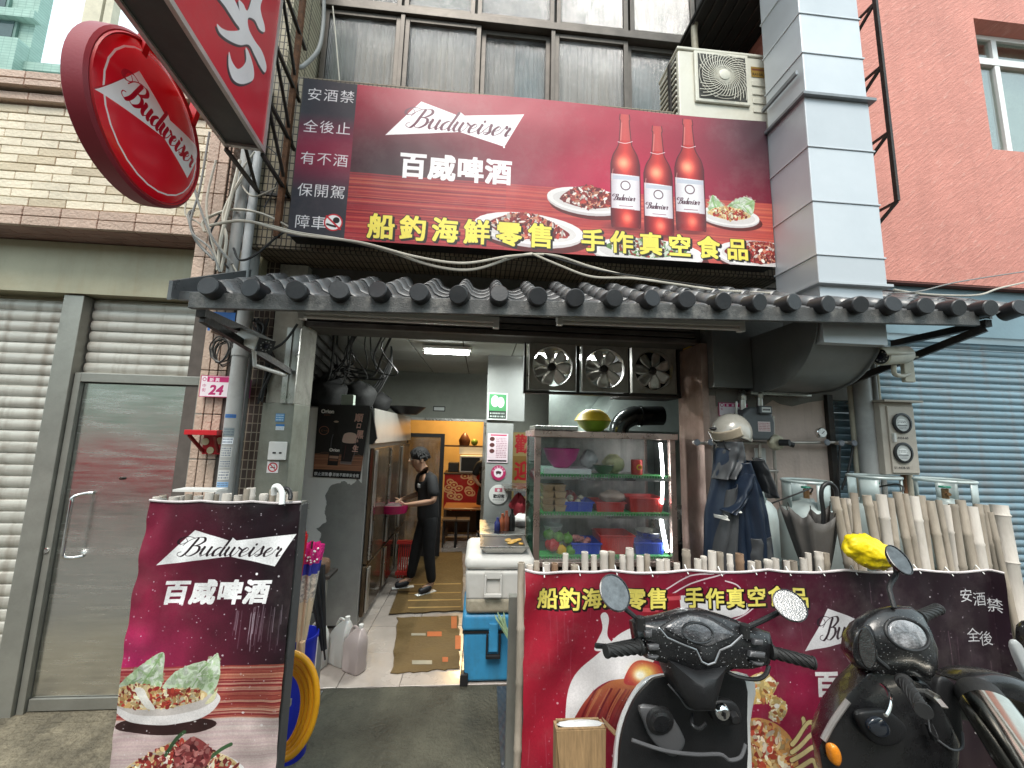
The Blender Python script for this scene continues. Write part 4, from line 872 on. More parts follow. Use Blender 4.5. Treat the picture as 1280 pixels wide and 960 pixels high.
def sl(x0, x1, y0, y1, zo0, zo1):
    P = [(x0, y0, ez(x0)+zo0), (x1, y0, ez(x1)+zo0), (x1, y1, ez(x1)+zo0), (x0, y1, ez(x0)+zo0), (x0, y0, ez(x0)+zo1), (x1, y0, ez(x1)+zo1), (x1, y1, ez(x1)+zo1), (x0, y1, ez(x0)+zo1)]; return MB().hexa(P)
sl(EA.x+.09, EB.x-.10, EY-.012, EY+.02, -.088, .004).build('fascia', fsm, aw, bevel=.003)
sl(EA.x, EB.x, EY+.022, EY+.05, -.03, .02).build('tile_batten', tilem, aw)
dk = MB()
a0, a1 = EA.x+.02, EB.x-.04
for (u0, u1) in ((0, 1),):
    P = []
    for (y, h) in ((EY+.05, -.03), (2.86, -.03+.64*math.tan(slope)*.98)):
        P.append((y, h))
    dk.hexa([(a0, P[0][0], ez(a0)+P[0][1]), (a1, P[0][0], ez(a1)+P[0][1]), (a1, P[1][0], ez(a1)+P[1][1]), (a0, P[1][0], ez(a0)+P[1][1]), (a0, P[0][0], ez(a0)+P[0][1]+.015), (a1, P[0][0], ez(a1)+P[0][1]+.015), (a1, P[1][0], ez(a1)+P[1][1]+.015), (a0, P[1][0], ez(a0)+P[1][1]+.015)])
dk.build('roof_deck', M['darkmetal'], aw)
# end boards
for x, s_ in ((EA.x-.01, 1), (EB.x-.05, -1)):
    MB().hexa([(x, EY-.03, ez(x)-.05), (x+.02, EY-.03, ez(x)-.05), (x+.02, 2.86, ez(x)+.25), (x, 2.86, ez(x)+.25), (x, EY-.03, ez(x)+.06), (x+.02, EY-.03, ez(x)+.06), (x+.02, 2.86, ez(x)+.42), (x, 2.86, ez(x)+.42)]).build('verge_board', tilem, aw)
# struts
a = atY(253, 398, EY+.1); b = atY(362, 465, 3.08); MB().bar(a, b, .035, .045).build('strut', M['darkmetal'], aw)
MB().bar(a+V((0, -.02, .03)), a+V((.0, .6, .03)), .05, .05).build('bearer', M['darkmetal'], aw)
a = atY(1232, 410, EY+.1); b = atY(1050, 482, 3.05); MB().bar(a, b, .04, .05).build('strut', M['darkmetal'], aw); MB().bar(a+V((0, -.02, .03)), a+V((.0, .6, .03)), .05, .05).build('bearer', M['darkmetal'], aw)
# under-awning fluorescent fittings (unlit)
def battenfix(lab, x0, x1, Y, z, z2):
    r = root('fluorescent_fitting', lab, 'light fitting', ((x0+x1)/2, Y, z))
    MB().hexa([(x0, Y, z), (x1, Y, z2), (x1, Y+.07, z2), (x0, Y+.07, z), (x0, Y, z+.04), (x1, Y, z2+.04), (x1, Y+.07, z2+.04), (x0, Y+.07, z+.04)]).build('housing', M['white'], r, bevel=.004)
    MB().cyl((x0+.04, Y+.02, z-.016), (x1-.04, Y+.02, z2-.016), .013, 10).build('tube', mat('unlit_tube', (.62, .6, .56), .3, 0, .05), r, smooth=True)
    for x, zz in ((x0+.02, z), (x1-.02, z2)): box('end_cap', x-.02, x+.02, Y, Y+.05, zz-.035, zz+.001, M['white'], r, bevel=.003)
f1 = atY(372, 391, 2.5); f2 = atY(624, 403, 2.5); battenfix('long unlit fluorescent fitting under the left half of the awning', f1.x, f2.x, 2.5, f1.z, f2.z)
f1 = atY(697, 399, 2.5); f2 = atY(932, 408, 2.5); battenfix('slim unlit fluorescent fitting under the right half of the awning', f1.x, f2.x, 2.5, f1.z, f2.z)

# ================================================================ shopfront opening and the shop inside
OX0, OX1 = Xp(371, 500, 3.15), Xp(874, 500, 3.15)
gm = mat('grey_green_post', (.27, .28, .235), .5, .3, .2, 4, .1, 60, .45, (.14, .12, .09), streak=.2)
pil = root('shopfront_post', 'grey green steel post left of the opening with small stickers', 'post', (OX0, 3.15, 0))
pX0 = Xp(329, 500, 3.12); MB().box(pX0, OX0, 3.12, 3.4, -.03, 2.12).build('post_face', gm, pil, bevel=.004)
MB().box(OX0-.10, OX0-.06, 3.10, 3.118, 2.12, 2.72).box(OX0-.03, OX0, 3.10, 3.118, 2.12, 2.72).box(OX0-.06, OX0-.03, 3.112, 3.118, 2.12, 2.72).build('shutter_guide', M['steel2'], pil)
MB().box(pX0+.02, OX0, 3.12, 3.4, 2.122, 3.25).build('post_top', mat('worn_white_post', (.36, .35, .30), .7, dirt=.6, streak=.3), pil)
def sticker(name, lab, px, py, w, h, Y, cv=None, m=None, cat='sticker', n='sticker', rx=0, group=None, parent=None):
    c = atY(px, py, Y); o = MB()
    o.v = [(c.x-w/2, Y, c.z-h/2), (c.x+w/2, Y, c.z-h/2), (c.x+w/2, Y, c.z+h/2), (c.x-w/2, Y, c.z+h/2)]; o.f = [(0, 1, 2, 3)]; o.uv = {0: (0, 0), 1: (1, 0), 2: (1, 1), 3: (0, 1)}
    ob = o.build(n, m or printmat('print_'+name, cv.image(name), dirt=.08, bump=0), parent, label=lab, cat=cat, group=group, solid=.002); return ob
def pr_lines(cv, x0, y0, x1, y1, n, col, seed=1):
    q = np.random.RandomState(seed); h = (y1-y0)/n
    for i in range(n):
        x = x0
        while x < x1: w = q.uniform(3, 12); cv.rect(x, y0+i*h+.2*h, min(x1, x+w), y0+i*h+.75*h, col, .8); x += w+q.uniform(2, 5)
c = Cv(120, 90, (90, 150, 200)); pr_lines(c, 8, 6, 112, 84, 3, (235, 245, 250)); sticker('blue1', 'light blue printed notice on the grey post', 350, 522, .065, .062, 3.117, c)
c = Cv(120, 80, (225, 230, 232)); c.rect(0, 0, 120, 28, (50, 120, 190)); pr_lines(c, 8, 34, 112, 76, 3, (120, 150, 180)); sticker('blue2', 'white sticker with a blue band on the grey post', 350, 534, .062, .045, 3.117, c)
c = Cv(100, 100, (232, 228, 224)); c.ell(32, 58, 12, 6, (50, 50, 50)); c.ell(70, 60, 10, 5, (50, 50, 50)); c.stroke([(20, 35), (50, 25), (80, 38)], 3, (190, 185, 180), nib=False); o = box('wall_outlet_plate', Xp(335, 562, 3.09), Xp(357, 562, 3.09), 3.09, 3.118, atY(345, 575, 3.1).z, atY(345, 552, 3.1).z, M['white'], bevel=.006, label='white square outlet cover on the grey post above the no smoking sticker', cat='outlet')
box('slot', Xp(341, 565, 3.09), Xp(345, 565, 3.09), 3.086, 3.0895, atY(345, 567, 3.09).z, atY(345, 565, 3.09).z, M['black'], o); box('slot', Xp(349, 565, 3.09), Xp(352, 565, 3.09), 3.086, 3.0895, atY(345, 567, 3.09).z, atY(345, 565, 3.09).z, M['black'], o)
c = Cv(120, 120, (238, 232, 232)); c.ell(60, 60, 50, 50, (200, 40, 55)); c.ell(60, 60, 38, 38, (238, 232, 232)); c.rect(35, 60, 85, 69, (60, 50, 55)); c.stroke([(70, 58), (78, 48), (70, 40)], 4, (60, 50, 55), nib=False); c.stroke([(30, 32), (90, 88)], 10, (200, 40, 55), nib=False); sticker('nosmoke', 'red round no smoking sticker low on the grey post', 341, 584, .085, .085, 3.117, c)

# dark mosaic wall between the buildings
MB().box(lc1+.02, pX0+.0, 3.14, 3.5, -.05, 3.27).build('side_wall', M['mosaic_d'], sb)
# rolled shutter above the opening
rs = root('rolled_shutter', 'dark rolled up shutter with ribbed lower edge above the opening', 'shutter', (0.2, 3.15, 2.8))
zl = atY(620, 419, 3.15).z
for i in range(7):
    z = zl+.005+i*.055; MB().box(OX0, OX1, 3.15+.012*(i % 2), 3.2, z, z+.043).build('slat', mat('sooty_slat', (.11, .095, .085), .5, .35, .3, 5, .08, 60, .4, (.03, .025, .02)), rs, bevel=.006)
MB().box(OX0-.02, OX1+.02, 3.11, 3.148, zl+.33, zl+.36).build('hood_lip', M['darkmetal'], rs)
box('header_wall', pX0, SX1, 3.2, 3.5, zl+.02, 3.27, mat('grimy_ceiling', (.10, .095, .085), .85, dirt=.5), sb)
# interior shell
IZ, IY = 2.93, 6.55
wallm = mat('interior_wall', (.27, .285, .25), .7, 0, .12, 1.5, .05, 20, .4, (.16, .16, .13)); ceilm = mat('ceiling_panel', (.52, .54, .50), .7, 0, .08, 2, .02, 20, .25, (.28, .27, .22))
IX0, IX1 = -2.05, 2.60
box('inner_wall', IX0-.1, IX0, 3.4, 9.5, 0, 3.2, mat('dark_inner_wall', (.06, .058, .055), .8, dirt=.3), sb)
box('inner_wall', IX1, IX1+.1, 3.45, 9.5, 0, 3.2, mat('tarnished_steel_wall', (.20, .22, .20), .4, .5, .2, 2, dirt=.4), sb)
box('ceiling_slab', IX0, IX1, 3.25, 9.5, IZ+.03, 3.3, M['grout'], sb)
cp0 = box('ceiling_panel', .006, .594, .006, .594, 0, .02, ceilm, None, bevel=.003, seg=1); cp0.parent = sb; fst = True
for i in range(8):
    for j in range(6):
        x, y = IX0+.02+i*.6, 3.6+j*.6
        if x+.6 > IX1: continue
        loc = (x, y-3.15, IZ+random.uniform(-.002, .002))
        if fst: cp0.location = loc; fst = False
        else: inst(cp0, 'ceiling_panel', loc, parent=sb)
# back wall with doorway
dL, dR = -1.28, Xp(602, 600, IY); dT = atY(560, 526, IY).z
MB().box(IX0, dL, IY, IY+.12, 0.05, IZ+.03).box(dL, dR, IY, IY+.12, dT, IZ+.03).box(dR, IX1, IY, IY+.12, .05, IZ+.03).build('back_wall', wallm, sb)
MB().box(dL-.04, dL, IY-.02, IY+.14, .05, dT+.04).box(dR, dR+.05, IY-.02, IY+.14, .05, dT+.04).box(dL, dR, IY-.02, IY+.14, dT, dT+.04).build('door_frame', M['steel2'], sb)
c = Cv(200, 80, (30, 30, 30)); c.rect(14, 14, 186, 66, (215, 222, 220)); sticker('plate', 'small white plate with dark rim above the inner doorway', 549, 511, .20, .085, IY-.004, c, cat='plate', n='notice_plate')
# glazed inner door standing open in the doorway
idr = root('inner_door', 'dark framed glass door standing in the lit inner doorway', 'door', (-.9, 6.2, 0))
a = atY(507, 541, 6.15); b = atY(556, 548, 6.15)
ix0, ix1, izt = a.x, b.x, a.z
MB().box(ix0, ix0+.05, 6.13, 6.17, .07, izt).box(ix1-.06, ix1, 6.13, 6.17, .07, izt).box(ix0+.05, ix1-.06, 6.13, 6.17, izt-.06, izt).box(ix0+.05, ix1-.06, 6.13, 6.17, .07, .3).build('door_frame', M['black'], idr)
box('pane', ix0+.05, ix1-.06, 6.147, 6.153, .3, izt-.06, thin_glass('smoky_glass', (.55, .55, .52), .08, .1), idr)
# interior floor tiles
box('shop_floor_base', IX0, IX1, 3.15, 9.5, -.1, .046, M['grout'], kind='structure')
flm = mat('wet_floor_tile', (.36, .315, .28), .22, 0, .15, 3, .03, 20, .35, (.20, .17, .15), rvar=.12)
fl = root('tile_floor', 'pale square floor tiles of the shop, wet near the threshold', 'floor', (0, 3.15, 0)); del fl['label'], fl['category']; fl['kind'] = 'structure'; fl.name = 'shop_floor'
f0 = box('floor_tile', .002, .448, .002, .448, 0, .012, flm, None, bevel=.002, seg=1); f0.parent = fl; fst = True; WL['shop_floor'] = V((0, 3.15, 0))
for i in range(-5, 6):
    for j in range(14):
        loc = (-.79+i*.45+.26, .0+j*.45+.005, .048+random.uniform(-.0008, .0008))
        if loc[0] < IX0 or loc[0]+.45 > IX1+.1: continue
        if fst: f0.location = loc; fst = False
        else: inst(f0, 'floor_tile', loc, rot=(random.uniform(-.001, .001), random.uniform(-.001, .001), 0), parent=fl)
# cardboard mats on the floor
cdm = mat('wet_cardboard', (.105, .066, .022), .6, 0, .3, 3, .25, 30, .4, (.07, .045, .02), rvar=.15)
def ragged(P, z, name, lab, th=.006, m=cdm, seed=1, parent=None):
    q = random.Random(seed); out = []
    for a, b in zip(P, P[1:]+P[:1]):
        n = 12
        for k in range(n): t = k/n; out.append((a[0]+(b[0]-a[0])*t+q.uniform(-.012, .012), a[1]+(b[1]-a[1])*t+q.uniform(-.012, .012)))
    m_ = MB(); i = len(out); m_.v = [(x, y, z) for x, y in out]+[(x, y, z+th) for x, y in out]; m_.f = [tuple(range(i, 2*i))]+[(k, (k+1) % i, i+(k+1) % i, i+k) for k in range(i)]
    return m_.build(name, m, parent, label=lab, cat='cardboard')
def Z6(px, py): p = atZ(px, py, .066); return (p.x, p.y)
m1 = ragged([Z6(489, 842), Z6(576, 835), Z6(572, 770), Z6(497, 772)], .063, 'cardboard_mat', 'wet brown cardboard with orange tape lying nearest the threshold')
m2 = ragged([Z6(487, 768), Z6(578, 764), Z6(578, 690), Z6(515, 692)], .070, 'cardboard_mat', 'brown cardboard spread on the floor under the standing worker', seed=4)
tape = mat('orange_print', (.42, .10, .03), .5); tape2 = mat('pale_tape', (.30, .28, .22), .35)
for (x0, y0, x1, y1, mm) in ((534, 790, 552, 796, tape), (569, 795, 576, 812, tape), (564, 771, 571, 786, tape), (515, 826, 540, 831, tape2), (553, 822, 560, 828, tape), (514, 792, 532, 795, tape2)):
    a, b, c_, d_ = Z6(x0, y0), Z6(x1, y0), Z6(x1, y1), Z6(x0, y1); MB().poly([(*a, .0705), (*b, .0705), (*c_, .0705), (*d_, .0705)]).build('tape', mm, m1)
for y in (731, 742, 751, 760):
    a, b, c_, d_ = Z6(510, y), Z6(576, y-1), Z6(576, y+.4), Z6(510, y+1.6); MB().poly([(*a, .077), (*b, .077), (*c_, .077), (*d_, .077)]).build('crease', mat('cardboard_edge', (.34, .22, .08), .7), m2)
# diamond plates beside the ramp
dpm = mat('diamond_plate', (.17, .18, .19), .38, .8, .2, 5, 0, 50, .45, (.07, .06, .05))
nd = dpm.node_tree.nodes; ld = dpm.node_tree.links; tcd = nd.new('ShaderNodeTexCoord'); mpd = nd.new('ShaderNodeMapping'); mpd.inputs['Scale'].default_value = (34, 17, 1); mpd.inputs['Rotation'].default_value = (0, 0, R(45)); ld.new(tcd.outputs['Object'], mpd.inputs[0])
ck = nd.new('ShaderNodeTexVoronoi'); ck.inputs['Scale'].default_value = 1; ck.inputs['Randomness'].default_value = 0; ld.new(mpd.outputs[0], ck.inputs[0]); bd = nd.new('ShaderNodeBump'); bd.inputs['Strength'].default_value = 1; bd.inputs['Distance'].default_value = .006; bd.invert = True; ld.new(ck.outputs['Distance'], bd.inputs['Height']); ld.new(bd.outputs[0], nd['Principled BSDF'].inputs['Normal'])
def plate_(x0b, x1b, x0t, x1t, lab):
    MB().hexa([(x0b, 1.5, -.045), (x1b, 1.5, -.045), (x1t, 3.12, .045), (x0t, 3.12, .045), (x0b, 1.5, -.02), (x1b, 1.5, -.02), (x1t, 3.12, .066), (x0t, 3.12, .066)]).build('checker_plate', dpm, label=lab, cat='steel plate', bevel=.002)
plate_(-1.42, -1.16, -1.38, -1.06, 'sloping steel checker plate along the left edge of the ramp')
plate_(.185, .42, .19, .42, 'sloping steel checker plate along the right edge of the ramp')
# warm room beyond the doorway
orw = mat('warm_wall', (.62, .42, .18), .8, 0, .12, 2)
box('kitchen_wall', -2.3, 1.9, 9.0, 9.1, .05, 3.2, orw, sb); box('kitchen_side_wall', -2.4, -2.3, IY+.12, 9, .05, 3.2, orw, sb); box('kitchen_side_wall', 1.9, 2.0, IY+.12, 9, .05, 3.2, orw, sb)
# lights: the lit tube in the shop and the warm lamp in the back room
emt = mat('lit_tube', (1, 1, 1), .5, 0, 0, emit=(.95, 1, .97), estr=14)
def litlamp(lab, x, y, L_, z, power, col=(1, 1, .96), axis='X'):
    r = root('ceiling_light', lab, 'ceiling light', (x, y, z))
    if axis == 'X': d = V((1, 0, 0))
    else: d = V((0, 1, 0))
    c = V((x, y, z)); MB().bar(c-d*L_/2+V((0, 0, .05)), c+d*L_/2+V((0, 0, .05)), .13, .035).build('housing', M['white2'], r, bevel=.004)
    MB().cyl(c-d*(L_/2-.02), c+d*(L_/2-.02), .017, 12).build('tube', emt, r, smooth=True)
    for s_ in (-1, 1): MB().cyl(c+d*s_*(L_/2-.03), c+d*s_*(L_/2), .022, 10).build('end_cap', M['white2'], r, smooth=True)
    if power:
        ld_ = bpy.data.lights.new('tube_light', 'AREA'); ld_.shape = 'RECTANGLE'; ld_.size = L_ if axis == 'X' else .05; ld_.size_y = .05 if axis == 'X' else L_; ld_.energy = power; ld_.color = col
        lo = bpy.data.objects.new('tube_light', ld_); scene.collection.objects.link(lo); lo.location = (x, y, z-.03)
lc = atY(559, 441, 4.4); litlamp('lit fluorescent tube on the ceiling above the worker', lc.x, 4.4, .56, lc.z, 22, (.95, 1, .96))
litlamp('lit fluorescent tube behind the extractor fans', 1.0, 4.4, .9, 2.84, 16, (.93, 1, .98))
bl = bpy.data.lights.new('warm_room_lamp', 'POINT'); bl.energy = 62; bl.color = (1, .66, .28); bl.shadow_soft_size = .12
blo = bpy.data.objects.new('warm_room_lamp', bl); scene.collection.objects.link(blo); blo.location = (-.2, 7.9, 2.55)
wlp = root('pendant_lamp', 'warm glowing bulb lamp in the back room seen past the refrigerator', 'lamp', (-.2, 7.9, 2.75)); MB().lathe([(.02, .25), (.05, .2), (.16, .05), (.15, .045)], (-.2, 7.9, 2.62), n=20).build('lamp_shade', M['darkmetal'], wlp, smooth=True)

# ================================================================ things inside the shop
fs = mat('fridge_white_film', (.84, .82, .79), .5, 0, .06, 2, .03, 10, .2, (.3, .28, .25))
FX0, FX1, FY0, FY1, FZ = -1.87, -1.045, 3.98, 6.0, 2.15
rf = root('refrigerator', 'tall stainless upright refrigerator with peeling film and a dark beer poster on its side', 'refrigerator', (-1.45, 3.98, .06))
box('cabinet', FX0, FX1-.05, FY0, FY1, .10, FZ, mat('fridge_steel', (.34, .34, .33), .4, .5, .15, 3, .02, 30, .3, (.12, .12, .11)), rf, bevel=.006)
Fp = lambda px, py: (Xp(px, py, FY0), atY(px, py, FY0).z)
P = [Fp(*q) for q in ((372, 511), (459, 512), (452, 604), (447, 598), (440, 606), (430, 602), (420, 604), (411, 609), (407, 618), (408, 630), (406, 640), (408, 652), (396, 660), (402, 668), (400, 674), (397, 684), (399, 692), (390, 704), (384, 716), (366, 740))]
P[0] = (FX0+.005, FZ-.01); P[-1] = (FX0+.005, .75); q = random.Random(3); PP = []
for i, (a, b) in enumerate(zip(P, P[1:]+P[:1])):
    n = 6 if 2 < i < 18 else 1
    for k in range(n): t = k/n; j = .008 if n > 1 else 0; PP.append((a[0]+(b[0]-a[0])*t+q.uniform(-j, j), a[1]+(b[1]-a[1])*t+q.uniform(-j, j)))
m_ = MB().prism([(x, z) for x, z in PP], .003); m_.v = [(v[0], FY0-.004+v[1], v[2]) for v in m_.v]; m_.build('protective_film', fs, rf)
hd = MB(); hd.prism([(FX1-.05, FZ-.36), (FX1-.02, FZ-.36), (FX1+.02, FZ-.30), (FX1-.05, FZ+.02)], .03); hd.v = [(v[0], FY0-.02+v[1], v[2]) for v in hd.v]; hd.build('header_end', M['black'], rf)
MB().hexa([(FX1-.05, FY0+.01, FZ-.35), (FX1, FY0+.01, FZ-.35), (FX1, FY1, FZ-.35), (FX1-.05, FY1, FZ-.35), (FX1-.05, FY0+.01, FZ), (FX1-.03, FY0+.01, FZ), (FX1-.03, FY1, FZ), (FX1-.05, FY1, FZ)]).build('header_panel', mat('header_steel', (.5, .48, .44), .35, .6, .1, 3), rf)
dm = mat('brown_reflection_door', (.10, .07, .045), .12, .6, .4, 1.8, 0, 9, .3, (.25, .16, .08), stretch=(1, 1.5, .8))  # dark steel doors, their brown reflection put into the colour
for i in range(3):
    y0 = FY0+.03+i*.66; y1 = y0+.63
    for (za, zb) in ((.16, .62), (.64, FZ-.40)):
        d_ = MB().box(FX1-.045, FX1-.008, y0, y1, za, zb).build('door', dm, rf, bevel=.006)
        MB().box(FX1-.006, FX1+.014, y0+.02, y0+.095, za+.03, zb-.02).build('door_handle', M['steel2'], d_, bevel=.004)
# poster on the refrigerator
cv = Cv(620, 860, (34, 32, 34)); W_, H_ = 620, 860
cv.rect(0, 590, W_, 770, lambda x, y: lerp((120, 80, 62), (178, 122, 92), (y-590)/170)); wood(cv, 0, 610, W_, 770, [(150, 100, 76), (176, 122, 92), (120, 78, 60)], 4)
cv.stroke([(0, 600), (120, 570), (200, 600)], 4, (150, 110, 80), .8, nib=False); cv.stroke([(430, 600), (520, 570), (620, 610)], 4, (150, 110, 80), .8, nib=False)
cv.poly([(205, 212), (245, 212), (250, 330), (300, 430), (300, 720), (165, 720), (165, 430), (205, 330)], (24, 20, 22)); cv.ell(226, 206, 30, 11, (205, 180, 160)); cv.stroke([(200, 360), (185, 440), (185, 600)], 12, (110, 110, 120), .7, nib=False)
cv.rect(166, 560, 300, 680, (38, 30, 32)); cv.text('Orion', 168, 560, 52, (245, 240, 235), bold=2); cv.rect(175, 610, 295, 640, (180, 140, 120)); cv.rect(180, 650, 290, 668, (140, 90, 70))
cv.poly([(322, 380), (490, 380), (478, 690), (335, 690)], (30, 16, 20)); cv.curve([(318, 390), (340, 345), (410, 330), (480, 345), (494, 390), (488, 450), (328, 450)], (222, 190, 176)); cv.stroke([(490, 430), (500, 560), (478, 660)], 12, (120, 110, 112), .8, nib=False)
cv.rect(330, 668, 478, 700, (150, 140, 140), .7); cv.stroke([(370, 480), (366, 640)], 7, (110, 50, 50), .8, nib=False)
cv.text('Orion', 40, 106, 62, (240, 236, 232), bold=3); pr_lines(cv, 75, 118, 150, 140, 2, (170, 110, 90)); cv.ell(90, 315, 58, 52, (170, 110, 90)); cv.ell(90, 315, 52, 46, (40, 36, 36)); cv.text('ビール', 52, 326, 30, (170, 110, 90))
for (t, x, y, s_) in (('順', 440, 190, 105), ('口', 470, 270, 66), ('黑', 480, 385, 105), ('い', 470, 445, 56), ('生', 460, 545, 82)): cv.text(t, x, y, s_, (226, 178, 164), bold=3, shear=.06)
cv.rect(0, 778, W_, H_, (22, 20, 22)); cv.text('禁止酒駕', 12, 838, 44, (220, 220, 220), bold=1, adv=46); cv.ell(222, 822, 22, 24, (225, 225, 225)); cv.text('酒後不開車安全有', 252, 838, 42, (220, 220, 220), bold=1, adv=44)
a, b, c_, d_ = atY(398, 505, FY0-.02), atY(463, 507, FY0-.02), atY(450, 599, FY0-.02), atY(391, 596, FY0-.02)
m_ = MB(); m_.v = [tuple(v) for v in (d_, c_, b, a)]; m_.f = [(0, 1, 2, 3)]; m_.uv = {0: (0, 0), 1: (1, 0), 2: (1, 1), 3: (0, 1)}
m_.build('beer_poster', printmat('poster', cv.image('poster'), rough=.3, bump=.02, dirt=.04), label='dark poster of a bottle and a full beer mug stuck on the refrigerator side', cat='poster', solid=.003)
# clutter above the refrigerator, corrugated sheet and cables
cs = root('corrugated_sheet', 'dark corrugated sheet leaning in the upper left corner above the refrigerator', 'metal sheet', (-1.6, 3.5, 2.4))
MB().grid(lambda u, v: (-1.45-.50*v, 3.36+.06*v+1.3*u, 2.86-.62*v-.25*u+.016*math.sin(v*70)), 2, 80).build('corrugated_panel', mat('sooty_sheet', (.035, .033, .03), .5, .3, .3, 6, dirt=.4), cs, smooth=True)
bt_ = root('storage_bags', 'heap of black bags and bundles on top of the refrigerator', 'bags', (-1.5, 4.3, FZ))
for (x, y, s_) in ((-1.65, 4.2, .22), (-1.4, 4.5, .2), (-1.7, 4.8, .25), (-1.3, 5.0, .16), (-1.5, 5.4, .2)):
    m_ = MB(); m_.grid(lambda u, v: (x+s_*math.cos(u*6.283)*math.sin(v*3.1416)*(1+.2*noise.noise(V((u*6, v*5, x)))), y+s_*math.sin(u*6.283)*math.sin(v*3.1416), FZ+s_*.8-s_*.8*math.cos(v*3.1416)*(1+.2*noise.noise(V((u*5, v*6, y))))), 20, 12); m_.build('bag', mat('black_bag', (.012, .012, .012), .8, 0, .3, 8, .3, 20), bt_, smooth=True)
for i in range(14):
    q = random.Random(40+i); x = -1.1+q.uniform(-.4, .3); y = 3.5+q.uniform(0, .6)
    P = [(x, y, 2.9), (x-q.uniform(0, .2), y+.1, 2.75-q.uniform(0, .1)), (x-.2+q.uniform(-.1, .2), y+.3, 2.5+q.uniform(-.1, .1)), (x-.45+q.uniform(-.1, .1), y+.6, 2.55), (-1.9, y+.6, 2.65)]
    MB().tube(crom(P, 5), q.uniform(.006, .014), 6).build('loose_cable', M['cabled'], cs, smooth=True)
for i in range(6):
    q = random.Random(80+i); a = atY(488, 448+i*3, 4.6); b = atY(450, 500+i*2, 4.6)
    MB().tube(crom([a+V((.0, 0, .15)), a, (a+b)/2+V((.05*q.random(), 0, -.06)), b], 5), .012, 6).build('loose_cable', M['cabled'], cs, smooth=True)
a = atY(427, 493, 3.98); b = atY(441, 508, 3.98); box('switch_box', a.x, b.x, 3.98, 4.05, FZ+.005, a.z, mat('pale_green_box', (.36, .42, .36), .5), bevel=.004, label='small pale green box standing on top of the refrigerator', cat='box')
# dark pan on the fridge
p = atY(500, 512, 5.4); MB().lathe([(0, 0), (.12, 0), (.24, .09), (.25, .09), (.13, -.01), (0, -.01)], (-.98, 5.2, FZ+.01), n=24).build('wok', M['black'], smooth=True, label='black wok lying on the edge of the refrigerator top', cat='wok')

# column with stickers
CY = 4.9; cX0, cX1 = Xp(606, 600, CY), Xp(640, 600, CY)
col = root('steel_column', 'grey column with notices and round stickers in the middle of the shop', 'column', (cX0, CY, .06)); box('shaft', cX0, cX1, CY, CY+.35, .06, IZ, mat('grey_column', (.28, .29, .28), .5, .1, .08, 2, dirt=.2), col)
box('cap_panel', cX0-.01, Xp(656, 480, CY), CY-.02, CY-.002, atY(630, 526, CY).z, IZ, mat('column_cladding', (.24, .25, .24), .5, 0, .06, 2, dirt=.15), col)
c = Cv(110, 150, (225, 232, 226)); c.rect(6, 6, 104, 100, (70, 140, 90)); c.ell(40, 46, 22, 32, (225, 235, 228)); c.ell(72, 52, 20, 30, (225, 235, 228)); c.rect(6, 100, 104, 144, (35, 45, 40)); pr_lines(c, 14, 106, 96, 140, 2, (220, 230, 225)); sticker('greenbadge', 'green and white rectangular notice at the top of the column', 622, 508, .25, .34, CY-.025, c, cat='notice', n='notice')
c = Cv(140, 200, (222, 205, 212)); c.rect(20, 6, 130, 16, (190, 70, 100)); [c.ell(32, 38+i*42, 17, 15, (90, 50, 50)) for i in range(3)]; pr_lines(c, 60, 26, 130, 170, 12, (150, 100, 115)); c.rect(8, 182, 132, 194, (40, 35, 38)); sticker('menu', 'pinkish printed menu sheet on the column', 622, 560, .26, .36, CY-.006, c, cat='menu', n='menu_sheet')
c = Cv(160, 160, (120, 124, 122)); 
def disc(name, lab, px, py, r_, Y, cv):
    ce = atY(px, py, Y); m_ = MB(); n = 28; m_.v = [(ce.x+r_*math.cos(6.2832*i/n), Y, ce.z+r_*math.sin(6.2832*i/n)) for i in range(n)]; m_.f = [tuple(range(n))]; m_.uv = {i: (.5+.5*math.cos(6.2832*i/n), .5+.5*math.sin(6.2832*i/n)) for i in range(n)}
    return m_.build('sticker', printmat('disc_'+name, cv.image('d'+name), bump=0, dirt=.05), label=lab, cat='sticker', solid=.002)
c.rect(0, 0, 160, 160, (176, 36, 92)); c.ell(80, 80, 50, 50, (235, 225, 230)); [c.text(t, 80+62*math.sin(a)-9, 88-62*math.cos(a), 22, (240, 225, 232)) for t, a in zip('台灣豬肉認證', [-1.2, -.72, -.24, .24, .72, 1.2])]; c.curve([(52, 70), (75, 60), (104, 66), (112, 76), (104, 92), (98, 104), (92, 92), (70, 92), (64, 104), (58, 92)], (60, 40, 48)); disc('cow', 'round magenta sticker with a small dark animal on the column', 623, 591, .092, CY-.006, c)
c = Cv(160, 160, (236, 236, 232)); c.rect(48, 28, 112, 60, (205, 110, 130)); c.ell(80, 46, 12, 12, (236, 230, 230)); c.text('歡迎客', 36, 108, 34, (40, 40, 44), bold=1, adv=32); pr_lines(c, 34, 118, 128, 132, 1, (90, 90, 95)); disc('camera', 'round white sticker with a pink camera near the bottom of the column', 623, 618, .118, CY-.006, c)
# right of column : yellow welcome banner
c = Cv(160, 420, (150, 130, 84)); c.rect(10, 150, 150, 300, (130, 100, 50)); c.text('歡', 18, 120, 125, (170, 24, 34), bold=3); c.text('迎', 18, 290, 125, (170, 24, 34), bold=3); c.rect(20, 330, 140, 400, (120, 120, 122))
sticker('welcome', 'yellow hanging with red welcome characters between column and display case', 654, 582, .34, .95, 5.6, c, cat='banner', n='welcome_banner')
